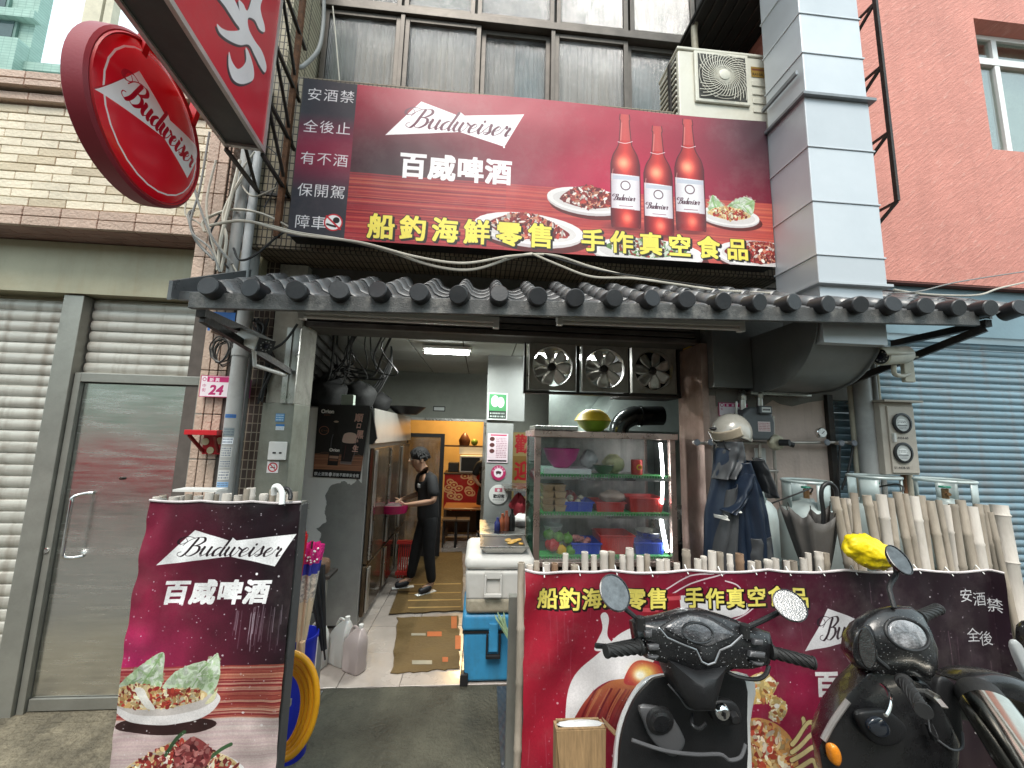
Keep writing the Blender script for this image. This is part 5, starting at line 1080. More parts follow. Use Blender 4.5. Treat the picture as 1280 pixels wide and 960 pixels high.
# counter behind the white cooler
ct = root('steel_counter', 'low stainless counter behind the white cooler, crowded with bottles', 'counter', (.3, 4.3, .06)); box('worktop', .03, .62, 4.05, 4.7, .88, .92, M['steel2'], ct, bevel=.004); box('front_panel', .05, .60, 4.08, 4.1, .08, .88, mat('dark_counter_front', (.10, .10, .10), .4, .5), ct); box('side_panel', .05, .07, 4.1, 4.68, .08, .88, _mats['dark_counter_front'], ct)
for (px, col_, h_) in ((621, (.05, .06, .25), .13), (627, (.45, .12, .05), .17), (632, (.35, .10, .06), .2), (639, (.02, .02, .02), .22)):
    x = Xp(px, 690, 4.2); MB().lathe([(0, 0), (.032, 0), (.034, .01), (.034, h_*.6), (.015, h_*.8), (.014, h_), (0, h_)], (x, 4.2, .92), n=14).build('sauce_bottle', mat('bottle_%d' % px, col_, .25), smooth=True, label={621: 'small dark blue bottle at the left end of the counter', 627: 'orange brown sauce bottle second from left on the counter', 632: 'red brown sauce bottle beside the black one on the counter', 639: 'black bottle standing next to the sauce bottles on the counter'}[px], cat='bottle')
def clump(name, c, s_, m, parent=None, seed=1, **k):
    m_ = MB(); m_.grid(lambda u, v: (c[0]+s_[0]*math.cos(u*6.2832)*math.sin(v*3.1416)*(1+.35*noise.noise(V((math.cos(u*6.2832)*2+seed, math.sin(u*6.2832)*2, v*5)))), c[1]+s_[1]*math.sin(u*6.2832)*math.sin(v*3.1416)*(1+.3*noise.noise(V((math.cos(u*6.2832)*2+seed, math.sin(u*6.2832)*2, v*4+9)))), c[2]-s_[2]*math.cos(v*3.1416)*(1+.3*noise.noise(V((math.cos(u*6.2832)*3, math.sin(u*6.2832)*3+seed, v*4))))), 24, 14); return m_.build(name, m, parent, smooth=True, **k)
clump('cloth_bundle', (Xp(652, 655, 4.4), 4.4, .98), (.10, .1, .07), mat('white_cloth', (.6, .58, .56), .9), label='crumpled white cloth on the counter beside the display case', cat='cloth')
clump('red_bag', (Xp(648, 640, 4.6), 4.6, 1.10), (.09, .1, .13), mat('dark_red_cloth', (.28, .02, .03), .7), seed=4, label='dark red bag leaning on the counter behind the white cloth', cat='bag')
box('back_shelf', .30, .62, 4.5, 5.0, 1.28, 1.31, M['steel2'], label='small steel shelf on the wall between column and display case', cat='shelf')

# extractor fans
FYY = 3.45; zt_ = atY(750, 430, FYY).z; zb_ = atY(750, 491, FYY).z
def fan(lab, px0, px1, rot):
    x0, x1 = Xp(px0, 460, FYY), Xp(px1, 460, FYY); cx = (x0+x1)/2; cz = (zt_+zb_)/2; h = (zt_-zb_)/2-.01; w = (x1-x0)/2-.004
    r = root('extractor_fan', lab, 'fan', (cx, FYY, cz), group='extractor fans above the display case')
    fm_ = mat('worn_fan_frame', (.36, .34, .30), .5, .4, .15, 8, .05, 60, .5, (.13, .10, .08))
    m_ = MB(); n = 48
    for k in range(n+1):
        a = 2*math.pi*k/n; c, s_ = math.cos(a), math.sin(a); t = min(w/max(abs(c), 1e-6), h/max(abs(s_), 1e-6)); ri = min(w, h)*.86
        m_.v += [(cx+c*t, FYY, cz+s_*t), (cx+c*ri*1.05, FYY, cz+s_*ri*1.05), (cx+c*ri, FYY-.008, cz+s_*ri), (cx+c*ri*.98, FYY+.05, cz+s_*ri*.98)]
    for k in range(n):
        for j in range(3): i = k*4+j; m_.f.append((i, i+1, i+5, i+4))
    m_.build('frame_plate', fm_, r, smooth=True, angle=30)
    rim_ = MB().box(cx-w, cx+w, FYY-.012, FYY+.04, cz+h-.008, cz+h).box(cx-w, cx+w, FYY-.012, FYY+.04, cz-h, cz-h+.008).box(cx-w, cx-w+.008, FYY-.012, FYY+.04, cz-h+.008, cz+h-.008).box(cx+w-.008, cx+w, FYY-.012, FYY+.04, cz-h+.008, cz+h-.008); rim_.build('frame_edge', fm_, r)
    bm_ = mat('fan_blade', (.66, .64, .60), .35, .7, .15, 8, .03, 60, .45, (.2, .16, .12)); ri = min(w, h)*.80
    for k in range(7):
        a = rot+2*math.pi*k/7; m_ = MB(); M3 = Matrix.Rotation(-a, 3, 'Y')
        def bl_(u, v):
            rr = .032+(ri-.032)*v; hw = (.018+.032*math.sin(min(1, v*1.15)*math.pi*.62))*(1 if v < .93 else .75); q = V(((u-.5)*2*hw, (u-.5)*.035+.002*math.cos(v*9), rr)); q = M3 @ q; return (cx+q.x, FYY+.03+q.y, cz+q.z)
        m_.grid(bl_, 4, 8); m_.build('fan_blade', bm_, r, smooth=True, solid=.002)
    MB().lathe([(0, -.02), (.014, -.02), (.036, -.008), (.038, .02), (0, .02)], (cx, FYY+.025, cz), Matrix.Rotation(R(-90), 3, 'X'), 18).build('hub', M['darkmetal'], r, smooth=True)
    mt = MB().cyl((cx, FYY+.06, cz), (cx, FYY+.16, cz), .05, 16)
    for a in (.5, 1.57+.3, 3.6, 5.2): mt.bar((cx+.04*math.cos(a), FYY+.10, cz+.04*math.sin(a)), (cx+min(w, h)*.9*math.cos(a), FYY+.10, cz+min(w, h)*.9*math.sin(a)), .012)
    mt.build('motor', M['darkmetal'], r)
fan('leftmost of the three extractor fans above the display case', 661, 720, .15); fan('middle one of the three extractor fans above the display case', 727, 785, .38); fan('rightmost of the three extractor fans, dark behind its blades', 789, 845, .6)
fbx0, fbx1 = Xp(655, 460, FYY), Xp(850, 460, FYY)
MB().box(fbx0, fbx1, FYY+.0, FYY+.05, zt_, zt_+.03).box(fbx0, fbx1, FYY-.01, FYY+.06, zb_-.025, zb_-.002).box(fbx0, fbx0+.02, FYY, FYY+.05, zb_, zt_).box(Xp(722, 460, FYY), Xp(726, 460, FYY), FYY+.042, FYY+.07, zb_, zt_).box(fbx1-.02, fbx1, FYY, FYY+.05, zb_, zt_).box(fbx0+.03, fbx0+.05, FYY+.01, FYY+.04, zt_+.03, IZ).box(fbx1-.06, fbx1-.04, FYY+.01, FYY+.04, zt_+.03, IZ).build('fan_support_frame', M['darkmetal'], label='dark steel frame carrying the row of extractor fans', cat='frame')
box('blackout_box', Xp(789, 460, FYY), fbx1+.15, FYY+.2, FYY+.6, zb_, IZ, M['void'], label='black box behind the rightmost extractor fan', cat='housing')  # plain black box backing the rightmost fan
# exhaust elbow and hood
eb = root('exhaust_pipe', 'glossy dark metal exhaust pipe elbow above the display case', 'pipe', (1.5, 4.1, 2.2))
a = atY(800, 520, 4.1); b = atY(776, 549, 4.1)
MB().tube(crom([a+V((.25, 0, .01)), a, a+V((-.10, 0, -.01)), b+V((-.02, 0, .12)), b+V((-.03, 0, -.25))], 5), .105, 22).build('pipe', mat('glossy_dark_metal', (.05, .055, .055), .2, .8, .3, 5), eb, smooth=True)
MB().lathe([(.108, -.01), (.116, -.01), (.116, .01), (.108, .01)], a+V((-.0, 0, 0)), Matrix.Rotation(R(90), 3, 'Y'), 22).build('joint_ring', _mats['glossy_dark_metal'], eb, smooth=True)
hdm = mat('hood_steel', (.30, .34, .32), .35, .8, .15, 2, .02, 20, .3, (.10, .10, .09))
hod = root('cooking_hood', 'steel cooking hood at the back right of the shop', 'hood', (2.0, 4.6, 2.3))
MB().hexa([(1.35, 4.4, 1.98), (2.58, 4.4, 1.98), (2.58, 5.6, 1.98), (1.35, 5.6, 1.98), (1.75, 4.8, 2.5), (2.58, 4.8, 2.5), (2.58, 5.6, 2.5), (1.75, 5.6, 2.5)]).build('canopy', hdm, hod)
box('rim', 1.34, 2.59, 4.38, 4.4, 1.88, 2.0, hdm, hod); box('splashback', 1.0, 2.59, 5.62, 5.64, .9, 2.9, hdm, hod)
kit = root('cooking_range', 'dark cooking range with pots at the back right behind the display case', 'stove', (2.0, 4.6, .06)); box('body', 1.85, 2.58, 4.0, 5.4, .08, .85, mat('dark_range', (.06, .06, .06), .4, .6, dirt=.4), kit, bevel=.01)
for (x, y, r_, h_) in ((2.05, 4.2, .15, .22), (2.35, 4.35, .17, .3), (2.1, 4.75, .18, .25)): MB().lathe([(0, 0), (r_, 0), (r_, h_), (r_*.95, h_), (r_*.95, .02)], (x, y, .85), n=22).build('pot', M['steel2'], kit, smooth=True)
# yellow boxed appliance
yb = root('yellow_box', 'yellow metal box with louvres and a small panel right of the fans', 'electrical box', (1.9, 3.35, 2.5)); ym = mat('yellow_enamel', (.72, .46, .03), .45, 0, .1, 5, dirt=.2)
a = atY(862, 430, 3.3); b = atY(875, 498, 3.3); box('case', a.x, b.x+.05, 3.30, 3.42, b.z, a.z+.02, ym, yb, bevel=.005)
for i in range(2):
    for j in range(3): box('louvre', a.x+.012+i*.035, a.x+.036+i*.035, 3.294, 3.2995, a.z-.09-j*.028, a.z-.08-j*.028, M['black'], yb)
box('white_band', a.x+.002, b.x-.002, 3.294, 3.2995, a.z-.24, a.z-.17, M['white'], yb); box('button_panel', a.x+.025, b.x-.015, 3.292, 3.2995, b.z+.05, b.z+.12, M['steel2'], yb)

# ---- display case
DY = 3.36; dx0_, dx1_ = Xp(668, 620, DY), Xp(846, 620, DY); dzt = atY(755, 548, DY).z; dzb = atY(755, 702, DY).z; DD = .62
case = root('display_case', 'glass fronted food display case with three shelves behind the bamboo fence', 'display case', ((dx0_+dx1_)/2, DY, .06))
cst = mat('case_steel', (.60, .45, .40), .3, .85, .12, 6, .03, 50, .3, (.25, .15, .12), rvar=.08)  # steel with its pinkish reflection put into the base colour
fw = .05
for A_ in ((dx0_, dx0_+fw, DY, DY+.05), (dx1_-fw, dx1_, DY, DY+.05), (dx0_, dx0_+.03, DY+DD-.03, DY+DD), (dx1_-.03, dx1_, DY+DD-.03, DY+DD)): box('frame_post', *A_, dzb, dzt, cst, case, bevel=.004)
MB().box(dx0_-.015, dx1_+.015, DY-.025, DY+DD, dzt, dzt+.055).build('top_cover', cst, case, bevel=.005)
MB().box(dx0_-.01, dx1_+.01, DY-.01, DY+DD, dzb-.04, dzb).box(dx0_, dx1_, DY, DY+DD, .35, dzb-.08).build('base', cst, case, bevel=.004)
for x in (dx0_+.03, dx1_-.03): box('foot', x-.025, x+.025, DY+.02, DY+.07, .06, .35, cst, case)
cg = thin_glass('foggy_case_glass', (.96, .97, .97), .02, .05, (.8, .8, .8))
box('glass_pane', dx0_+fw, dx1_-fw, DY+.018, DY+.024, dzb, dzt, cg, case); box('glass_pane', dx0_+.004, dx0_+.008, DY+.05, DY+DD-.03, dzb, dzt, thin_glass('green_glass_edge', (.6, .8, .72), .08), case)
box('back_panel', dx0_+.03, dx1_-.03, DY+DD-.02, DY+DD-.005, dzb, dzt, mat('case_back', (.55, .52, .50), .5, .3, .3, 3, dirt=.5, streak=.4), case)
grs = mat('green_shelf_liner', (.10, .36, .12), .5, 0, .15, 10)
zs = [atY(755, 597, DY).z, atY(755, 645, DY).z, dzb+.015]
for i, z in enumerate(zs):
    box('shelf', dx0_+fw-.01, dx1_-fw+.01, DY+.04, DY+DD-.03, z-.03, z, M['steel2'] if i < 2 else M['steel2'], case, bevel=.003)
    mm = MB(); nx = 46; x0, x1 = dx0_+fw, dx1_-fw
    for k in range(nx): xa = x0+(x1-x0)*k/nx; mm.box(xa, xa+(x1-x0)/nx*.55, DY+.034, DY+.039, z-.004, z+.014)
    mm.box(x0, x1, DY+.034, DY+.20, z+.0142, z+.018).build('shelf_liner', grs, case)
MB().tube(crom([(dx1_-fw-.06, DY+.06, dzt-.03), (dx1_-fw-.045, DY+.06, dzt-.3), (dx1_-fw-.06, DY+.06, zs[1]+.1)], 6), .013, 10).build('inner_lamp', mat('milky_tube', (.7, .7, .72), .3, emit=(.95, 1, 1), estr=9), case, smooth=True)
MB().tube(crom([(dx1_-fw-.07, DY+.06, zs[1]-.04), (dx1_-fw-.05, DY+.06, zs[2]+.2), (dx1_-fw-.02, DY+.06, zs[2]+.05)], 6), .016, 10).build('inner_lamp', _mats['milky_tube'], case, smooth=True)
def basket(lab, px, zi, w, h, colm, d=.24, yy=DY+.09, fill=None, parent=None):
    x = Xp(px, 630, yy); z = zs[zi]+.018; r = root('plastic_basket', lab, 'basket', (x, yy, z))
    m_ = MB(); t = .006; b_ = .88
    def wall(p, q_, p2, q2): m_.quad(p, q_, q2, p2)
    for s_ in (1, (w-2*t)/w):
        P0 = [(x-w/2*b_*s_, yy+(1-s_)*.1), (x+w/2*b_*s_, yy+(1-s_)*.1), (x+w/2*b_*s_, yy+d*s_), (x-w/2*b_*s_, yy+d*s_)]; P1 = [(x-w/2*s_, yy-.01+(1-s_)*.1), (x+w/2*s_, yy-.01+(1-s_)*.1), (x+w/2*s_, yy+d*s_+.01), (x-w/2*s_, yy+d*s_+.01)]
        for i in range(4): j = (i+1) % 4; m_.quad((*P0[i], z+(1-s_)*.1), (*P0[j], z+(1-s_)*.1), (*P1[j], z+h), (*P1[i], z+h))
        m_.poly([(*p, z+(1-s_)*.2) for p in P0])
    m_.build('tub', colm, r)
    MB().box(x-w/2-.008, x+w/2+.008, yy-.020, yy-.004, z+h-.012, z+h).box(x-w/2-.008, x-w/2+.004, yy-.004, yy+d+.01, z+h-.012, z+h).box(x+w/2-.004, x+w/2+.008, yy-.004, yy+d+.01, z+h-.012, z+h).build('rim', colm, r, bevel=.002)
    nr = max(3, int(w/.022)); rr = MB()
    for k in range(1, nr): xx = x-w/2*.9+w*.9*k/nr; rr.bar((xx, yy-.003, z+.004), (xx*1.0, yy-.013, z+h-.012), .004)
    rr.build('rib', colm, r)
    if fill:
        for k in range(fill[1]): q_ = random.Random(k*7+px); clump('food_piece', (x+q_.uniform(-.38, .38)*w, yy+q_.uniform(.02, d-.03), z+h+q_.uniform(-.012, .018)), (q_.uniform(.02, .035), .025, q_.uniform(.014, .025)), fill[0], r, seed=k)
    return r
pr_ = mat('red_plastic', (.56, .035, .03), .35, 0, .1, 6); pbm = mat('blue_plastic', (.03, .075, .50), .35, 0, .1, 6); meat = mat('raw_meat', (.50, .18, .16), .4, 0, .3, 20); pale = mat('pale_food', (.62, .52, .36), .5, 0, .25, 20)
basket('blue basket on the middle shelf of the display case', 723, 1, .27, .085, pbm, fill=(pale, 6)); basket('narrow red basket in the centre of the middle shelf', 763, 1, .27, .085, pr_); basket('large red basket at the right of the middle shelf', 808, 1, .32, .125, pr_)
basket('blue basket with meat on the bottom shelf beside the peppers', 733, 2, .26, .095, pbm, fill=(meat, 9)); basket('deep red basket in the centre of the bottom shelf', 771, 2, .31, .16, pr_); basket('blue basket under a steel bowl on the bottom shelf', 811, 2, .28, .10, pbm)
bow = [(0, 0), (.4, 0), (.45, .03), (.8, .35), (1, .8), (1.03, .82), (1.0, .86), (.95, .8), (.75, .38), (.4, .07), (0, .06)]
def bowl(name, lab, x, y, z, r_, h, m, flip=False, parent=None):
    MM = Matrix.Rotation(math.pi, 3, 'X') if flip else None
    return MB().lathe([(a*r_, b*h) for a, b in bow], (x, y, z+(h*.86 if flip else 0)), MM, 26).build(name, m, parent, smooth=True, label=lab, cat='bowl')
x = Xp(703, 575, DY+.15); 
box('white_tray', Xp(679, 590, DY+.07), Xp(739, 590, DY+.07), DY+.06, DY+.36, zs[0]+.018, zs[0]+.065, M['white2'], bevel=.006, label='white tray on the top shelf under the pink bowl', cat='tray')
bowl('pink_bowl', 'large pink plastic bowl on the top shelf of the display case', x, DY+.2, zs[0]+.066, .165, .20, mat('pink_plastic', (.62, .04, .26), .35, sss=.1))
bowl('steel_bowl', 'patterned steel bowl on the top shelf beside a plastic bag', Xp(755, 590, DY+.14), DY+.16, zs[0]+.018, .095, .10, M['steel2'])
bowl('steel_bowl', 'wide steel bowl on the blue basket at the lower right', Xp(811, 672, DY+.2), DY+.20, zs[2]+.12, .12, .09, M['steel2'])
bowl('white_bowl', 'white bowl behind the peppers on the bottom shelf', Xp(692, 664, DY+.3), DY+.34, zs[2]+.14, .09, .08, M['white'])
fog = mat('thin_plastic_bag', (.78, .78, .76), .25, 0, .1, 8, .4, 30, trans=.35)
clump('plastic_bag', (Xp(768, 580, DY+.22), DY+.24, zs[0]+.10), (.10, .07, .085), mat('yellowish_bag', (.62, .58, .32), .35, 0, .2, 8, .4, 25, trans=.15), seed=2, label='plastic bag of pale yellow food on the top shelf', cat='bag')
clump('plastic_bag', (Xp(738, 578, DY+.26), DY+.32, zs[0]+.13), (.08, .07, .09), fog, seed=5, label='clear plastic bag beside the pink bowl on the top shelf', cat='bag')
clump('wrapped_food', (Xp(765, 622, DY+.2), DY+.2, zs[1]+.135), (.12, .08, .055), mat('wrapped_tray', (.60, .44, .36), .3, 0, .2, 8, .3, 25, trans=.1), seed=8, label='plastic wrapped pale food on the red basket of the middle shelf', cat='food')
clump('red_bag', (Xp(713, 625, DY+.3), DY+.34, zs[1]+.09), (.08, .07, .07), mat('red_bag', (.50, .06, .05), .4), seed=9, label='small red bag behind the brown boxes on the middle shelf', cat='bag')
x = Xp(797, 586, DY+.12); z = zs[0]+.018; cn = root('food_can', 'red food can with a yellow emblem on the top shelf', 'can', (x, DY+.14, z)); MB().lathe([(0, 0), (.05, 0), (.052, .01), (.052, .125), (.048, .135), (0, .135)], (x, DY+.14, z), n=24).build('can_body', mat('red_can', (.55, .03, .02), .3, .2), cn, smooth=True)
MB().lathe([(0, 0), (.025, 0), (.025, .004), (0, .004)], (x, DY+.084, z+.07), Matrix.Rotation(R(90), 3, 'X'), 18).build('emblem', ym, cn); MB().lathe([(0, 0), (.014, 0), (.014, .003), (0, .003)], (x, DY+.080, z+.07), Matrix.Rotation(R(90), 3, 'X'), 14).build('emblem_centre', pr_, cn)
bxm = mat('kraft_box', (.42, .27, .14), .7, 0, .12, 8)
for j, px in enumerate((684, 699)):
    for k in range(4):
        x = Xp(px, 630, DY+.12)-(k % 2)*.004; z = zs[1]+.019+k*.058; w = .052
        r = root('kraft_box', ('leftmost' if j == 0 else 'inner')+' stack of kraft boxes on the middle shelf, '+('bottom', 'second', 'third', 'topmost')[k]+' box', 'food box', (x, DY+.12, z), group='kraft food boxes on the middle shelf')
        MB().hexa([(x-w*.8, DY+.07, z), (x+w*.8, DY+.07, z), (x+w*.8, DY+.18, z), (x-w*.8, DY+.18, z), (x-w, DY+.06, z+.045), (x+w, DY+.06, z+.045), (x+w, DY+.19, z+.045), (x-w, DY+.19, z+.045)]).build('box_tray', bxm, r, bevel=.004)
        box('lid', x-w*1.03, x+w*1.03, DY+.055, DY+.195, z+.046, z+.055, bxm, r, bevel=.002)
def pepper(lab, px, py, r_, m, seed):
    p = atY(px, py, DY+.12); rt = root('bell_pepper', lab, 'bell pepper', tuple(p)); MB().grid(lambda u, v: (p.x+r_*math.sin(v*math.pi)**.8*math.cos(u*6.2832)*(1+.10*math.cos(u*4*6.2832+seed)), p.y+r_*math.sin(v*math.pi)**.8*math.sin(u*6.2832)*(1+.1*math.cos(u*4*6.2832+seed)), p.z-r_*.95*math.cos(v*math.pi)*(1-.12*math.sin(u*4*6.28)*0)), 28, 14).build('fruit', m, rt, smooth=True)
    MB().tube([(p.x, p.y, p.z+r_*.85), (p.x+.01, p.y-.01, p.z+r_*1.25)], .007, 8).build('stem', mat('pepper_green', (.10, .26, .03), .35), rt, smooth=True)
pg = _mats.get('pepper_green') or mat('pepper_green', (.10, .26, .03), .35)
pepper('red bell pepper on the bottom shelf of the display case', 690, 681, .058, mat('pepper_red', (.55, .01, .01), .2), 1); pepper('yellow bell pepper on the bottom shelf in front of the green ones', 701, 687, .047, mat('pepper_yellow', (.75, .42, .01), .22), 2)
for i, (a, b, l_) in enumerate(((686, 668, 'green pepper behind the red pepper on the bottom shelf'), (698, 671, 'green pepper above the yellow pepper on the bottom shelf'), (709, 673, 'green pepper behind the yellow one beside the blue basket'), (713, 688, 'small green pepper touching the blue basket on the bottom shelf'))): pepper(l_, a, b, .045, pg, i)
bowl('yellow_bowl', 'yellow plastic bowl turned over on top of the display case', Xp(741, 528, DY+.3), DY+.3, dzt+.16, .175, .13, mat('yellow_plastic', (.75, .52, .04), .4, sss=.05), flip=True)
bowl('green_bowl', 'lime green bowl under the yellow bowl on the display case', Xp(742, 538, DY+.3), DY+.3, dzt+.058, .165, .13, mat('lime_plastic', (.36, .58, .05), .4))
box('flat_pan', Xp(668, 540, DY+.05), Xp(722, 540, DY+.05), DY+.02, DY+.4, dzt+.058, dzt+.10, M['steel2'], bevel=.008, label='shallow stainless pan lying on the left top of the display case', cat='pan')
# tall white gas-like freezer back? wall lining right of the case
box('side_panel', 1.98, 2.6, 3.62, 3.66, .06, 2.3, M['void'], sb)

# ---- coolers
bl_m = mat('scuffed_blue_plastic', (.045, .27, .50), .42, 0, .12, 5, .05, 40, .35, (.05, .09, .10), streak=.25); wh_m = mat('dirty_white_plastic', (.66, .64, .60), .45, 0, .08, 4, .04, 30, .25, (.36, .33, .26))
bc = root('blue_cooler', 'large scuffed blue cooler box with a black latch under the white one', 'cooler', (.25, 3.14, .06))
bX0, bX1, bY0, bY1 = -.075, .46, 3.14, 3.62
def rbox(x0, x1, y0, y1, z0, z1, tap=.02): return MB().hexa([(x0+tap, y0+tap, z0), (x1-tap, y0+tap, z0), (x1-tap, y1-tap, z0), (x0+tap, y1-tap, z0), (x0, y0, z1), (x1, y0, z1), (x1, y1, z1), (x0, y1, z1)])
zbt = atY(600, 790, 3.14).z; rbox(bX0, bX1, bY0, bY1, .07, zbt).build('body', bl_m, bc, bevel=.025, seg=4, smooth=True)
rbox(bX0-.008, bX1+.008, bY0-.012, bY1+.01, zbt+.006, zbt+.13, -.004).build('lid', bl_m, bc, bevel=.03, seg=4, smooth=True)
MB().box(bX0-.004, bX1+.004, bY0-.006, bY1+.004, zbt-.008, zbt+.008).build('seal', M['black'], bc)
lx = Xp(617, 790, 3.12)
MB().box(lx-.055, lx-.04, 3.10, 3.125, zbt-.16, zbt+.0).box(lx+.04, lx+.055, 3.10, 3.125, zbt-.16, zbt).box(lx-.055, lx+.055, 3.095, 3.125, zbt-.17, zbt-.145).build('latch', M['black'], bc, bevel=.005)
box('latch_plate', lx-.035, lx+.035, 3.11, 3.135, zbt-.13, zbt+.07, bl_m, bc, bevel=.006)
for x in (bX0+.02, bX1-.02): box('corner_foot', x-.03, x+.03, 3.135, 3.2, .055, .14, M['black'], bc, bevel=.008)
wc = root('white_cooler', 'dirty white cooler box with a square handle stacked on the blue cooler', 'cooler', (.25, 3.14, zbt+.13))
wz = zbt+.135; wzt = atY(600, 713, 3.12).z; wY0 = 3.10
rbox(bX0+.01, bX1-.02, wY0+.01, bY1+.05, wz, wz+.12, .005).build('stained_base', mat('stained_base', (.38, .34, .26), .6, 0, .3, 5, .1, 30, .5, (.12, .09, .05)), wc, bevel=.03, seg=4, smooth=True)
rbox(bX0, bX1-.01, wY0, bY1+.05, wz+.10, wzt, .012).build('body', wh_m, wc, bevel=.025, seg=4, smooth=True)
rbox(bX0-.005, bX1, wY0-.005, bY1+.07, wzt+.006, wzt+.105, -.004).build('lid', wh_m, wc, bevel=.045, seg=5, smooth=True)
MB().box(bX0+.02, bX1-.04, wY0+.02, bY1, wzt-.01, wzt+.012).build('seal', M['cableg'], wc)
a = atY(606, 719, wY0-.02); b = atY(627, 745, wY0-.02)
MB().box(a.x, a.x+.014, wY0-.028, wY0+.01, b.z, a.z).box(b.x-.014, b.x, wY0-.028, wY0+.01, b.z, a.z).box(a.x, b.x, wY0-.035, wY0-.006, b.z-.008, b.z+.018).box(a.x, b.x, wY0-.02, wY0+.01, a.z-.03, a.z+.02).build('handle', wh_m, wc, bevel=.005)
tx0, tx1 = Xp(602, 690, 3.16), Xp(657, 690, 3.16); tz = wzt+.108
ty = root('steel_tray', 'shallow steel tray with a little yellow food on the white cooler lid', 'tray', ((tx0+tx1)/2, 3.3, tz))
MB().hexa([(tx0+.03, 3.17, tz), (tx1-.02, 3.17, tz), (tx1-.02, 3.42, tz), (tx0+.03, 3.42, tz), (tx0, 3.13, tz+.06), (tx1+.01, 3.13, tz+.06), (tx1+.01, 3.46, tz+.06), (tx0, 3.46, tz+.06)]).build('tray_body', M['steel2'], ty, bevel=.006)
MB().box(tx0+.015, tx1-.005, 3.145, 3.445, tz+.0605, tz+.062).build('tray_inside', mat('tray_dark', (.16, .17, .16), .3, .8), ty)
MB().box(tx0-.012, tx1+.022, 3.118, 3.14, tz+.055, tz+.066).box(tx0-.012, tx1+.022, 3.45, 3.472, tz+.055, tz+.066).box(tx0-.012, tx0+.008, 3.14, 3.45, tz+.055, tz+.066).box(tx1+.002, tx1+.022, 3.14, 3.45, tz+.055, tz+.066).build('tray_rim', M['steel2'], ty, bevel=.002)
for i in range(16): q_ = random.Random(i); clump('food_scrap', (tx1-.09+q_.uniform(-.06, .06), 3.25+q_.uniform(-.05, .08), tz+.068), (.02, .02, .008), mat('yellow_food', (.62, .36, .08), .5), ty, seed=i)
# leeks and a potted thing in front of the cooler's right side
lk_ = root('spring_onions', 'bunch of green spring onions leaning beside the blue cooler', 'vegetable', (.33, 3.05, .1))
for i in range(12):
    q_ = random.Random(i+3); a = atY(638+q_.uniform(-2, 4), 802, 3.03); b = atY(620+q_.uniform(-3, 10), 763+q_.uniform(0, 14), 3.03+q_.uniform(-.02, .05)); MB().tube(crom([a, (a+b)/2+V((q_.uniform(-.01, .01), 0, .01)), b], 4), [.006]*8+[.002], 6).build('leaf', mat('onion_green', (.14, .30, .10) if i % 3 else (.30, .42, .25), .4), lk_, smooth=True)
a = atY(648, 812, 3.03); MB().lathe([(0, -.22), (.045, -.22), (.06, 0), (.055, 0), (.04, -.18)], a, n=18).build('holder_cup', mat('red_cup', (.4, .05, .05), .4), lk_, smooth=True)
# plastic jugs
jm = mat('milky_jug', (.62, .60, .57), .35, 0, .06, 6, trans=.15, sss=.2); jm2 = mat('pinkish_jug', (.50, .42, .40), .3, 0, .06, 6, trans=.2)
def jug(lab, x, y, rz, m, lq=None, s_=1.0):
    r = root('plastic_jug', lab, 'jug', (0, 0, 0), group='plastic jugs beside the refrigerator')
    m_ = MB(); lv = [(.0, .9), (.012, 1), (.22, 1), (.26, .93), (.30, .70), (.33, .45), (.345, .28)]
    for z, k in lv:
        for (sx_, sy_) in ((-1, -1), (-.6, -1.12), (.6, -1.12), (1, -1), (1.08, 0), (1, 1), (.6, 1.12), (-.6, 1.12), (-1, 1), (-1.08, 0)): m_.v.append((sx_*.062*k+(.035*(1-k)), sy_*.085*k-(.03*(1-k)), z))
    n = 10
    for a in range(len(lv)-1):
        for b in range(n): i = a*n+b; j = a*n+(b+1) % n; m_.f.append((i, j, j+n, i+n))
    m_.f.append(tuple(range(n))[::-1]); m_.f.append(tuple(range((len(lv)-1)*n, len(lv)*n))); m_.build('jug_body', m, r, bevel=.006, smooth=True)
    MB().cyl((.028, -.022, .34), (.028, -.022, .375), .021, 14).build('cap', M['white'], r, smooth=True)
    MB().tube(crom([(.02, .0, .335), (.02, .05, .345), (.01, .075, .30), (.0, .082, .22)], 4), .012, 8).build('handle', m, r, smooth=True)
    if lq: box('label', -.0635, -.0630, -.04, .045, .06, .2, lq, r).rotation_euler = (0, 0, 0); 
    r.location = (x, y, .062); r.rotation_euler = (0, 0, rz); r.scale = (s_, s_, s_); return r
p = Z6(450, 842); jug('front plastic jug with pinkish liquid and a green label', -.92, 3.36, R(60), jm2, mat('green_label', (.30, .52, .05), .5), .88); jug('tall white plastic jug in the middle of the three', -1.06, 3.46, R(60), jm, None, .92); jug('white plastic jug nearest the umbrella bucket', -1.24, 3.42, R(70), jm, None, .88)

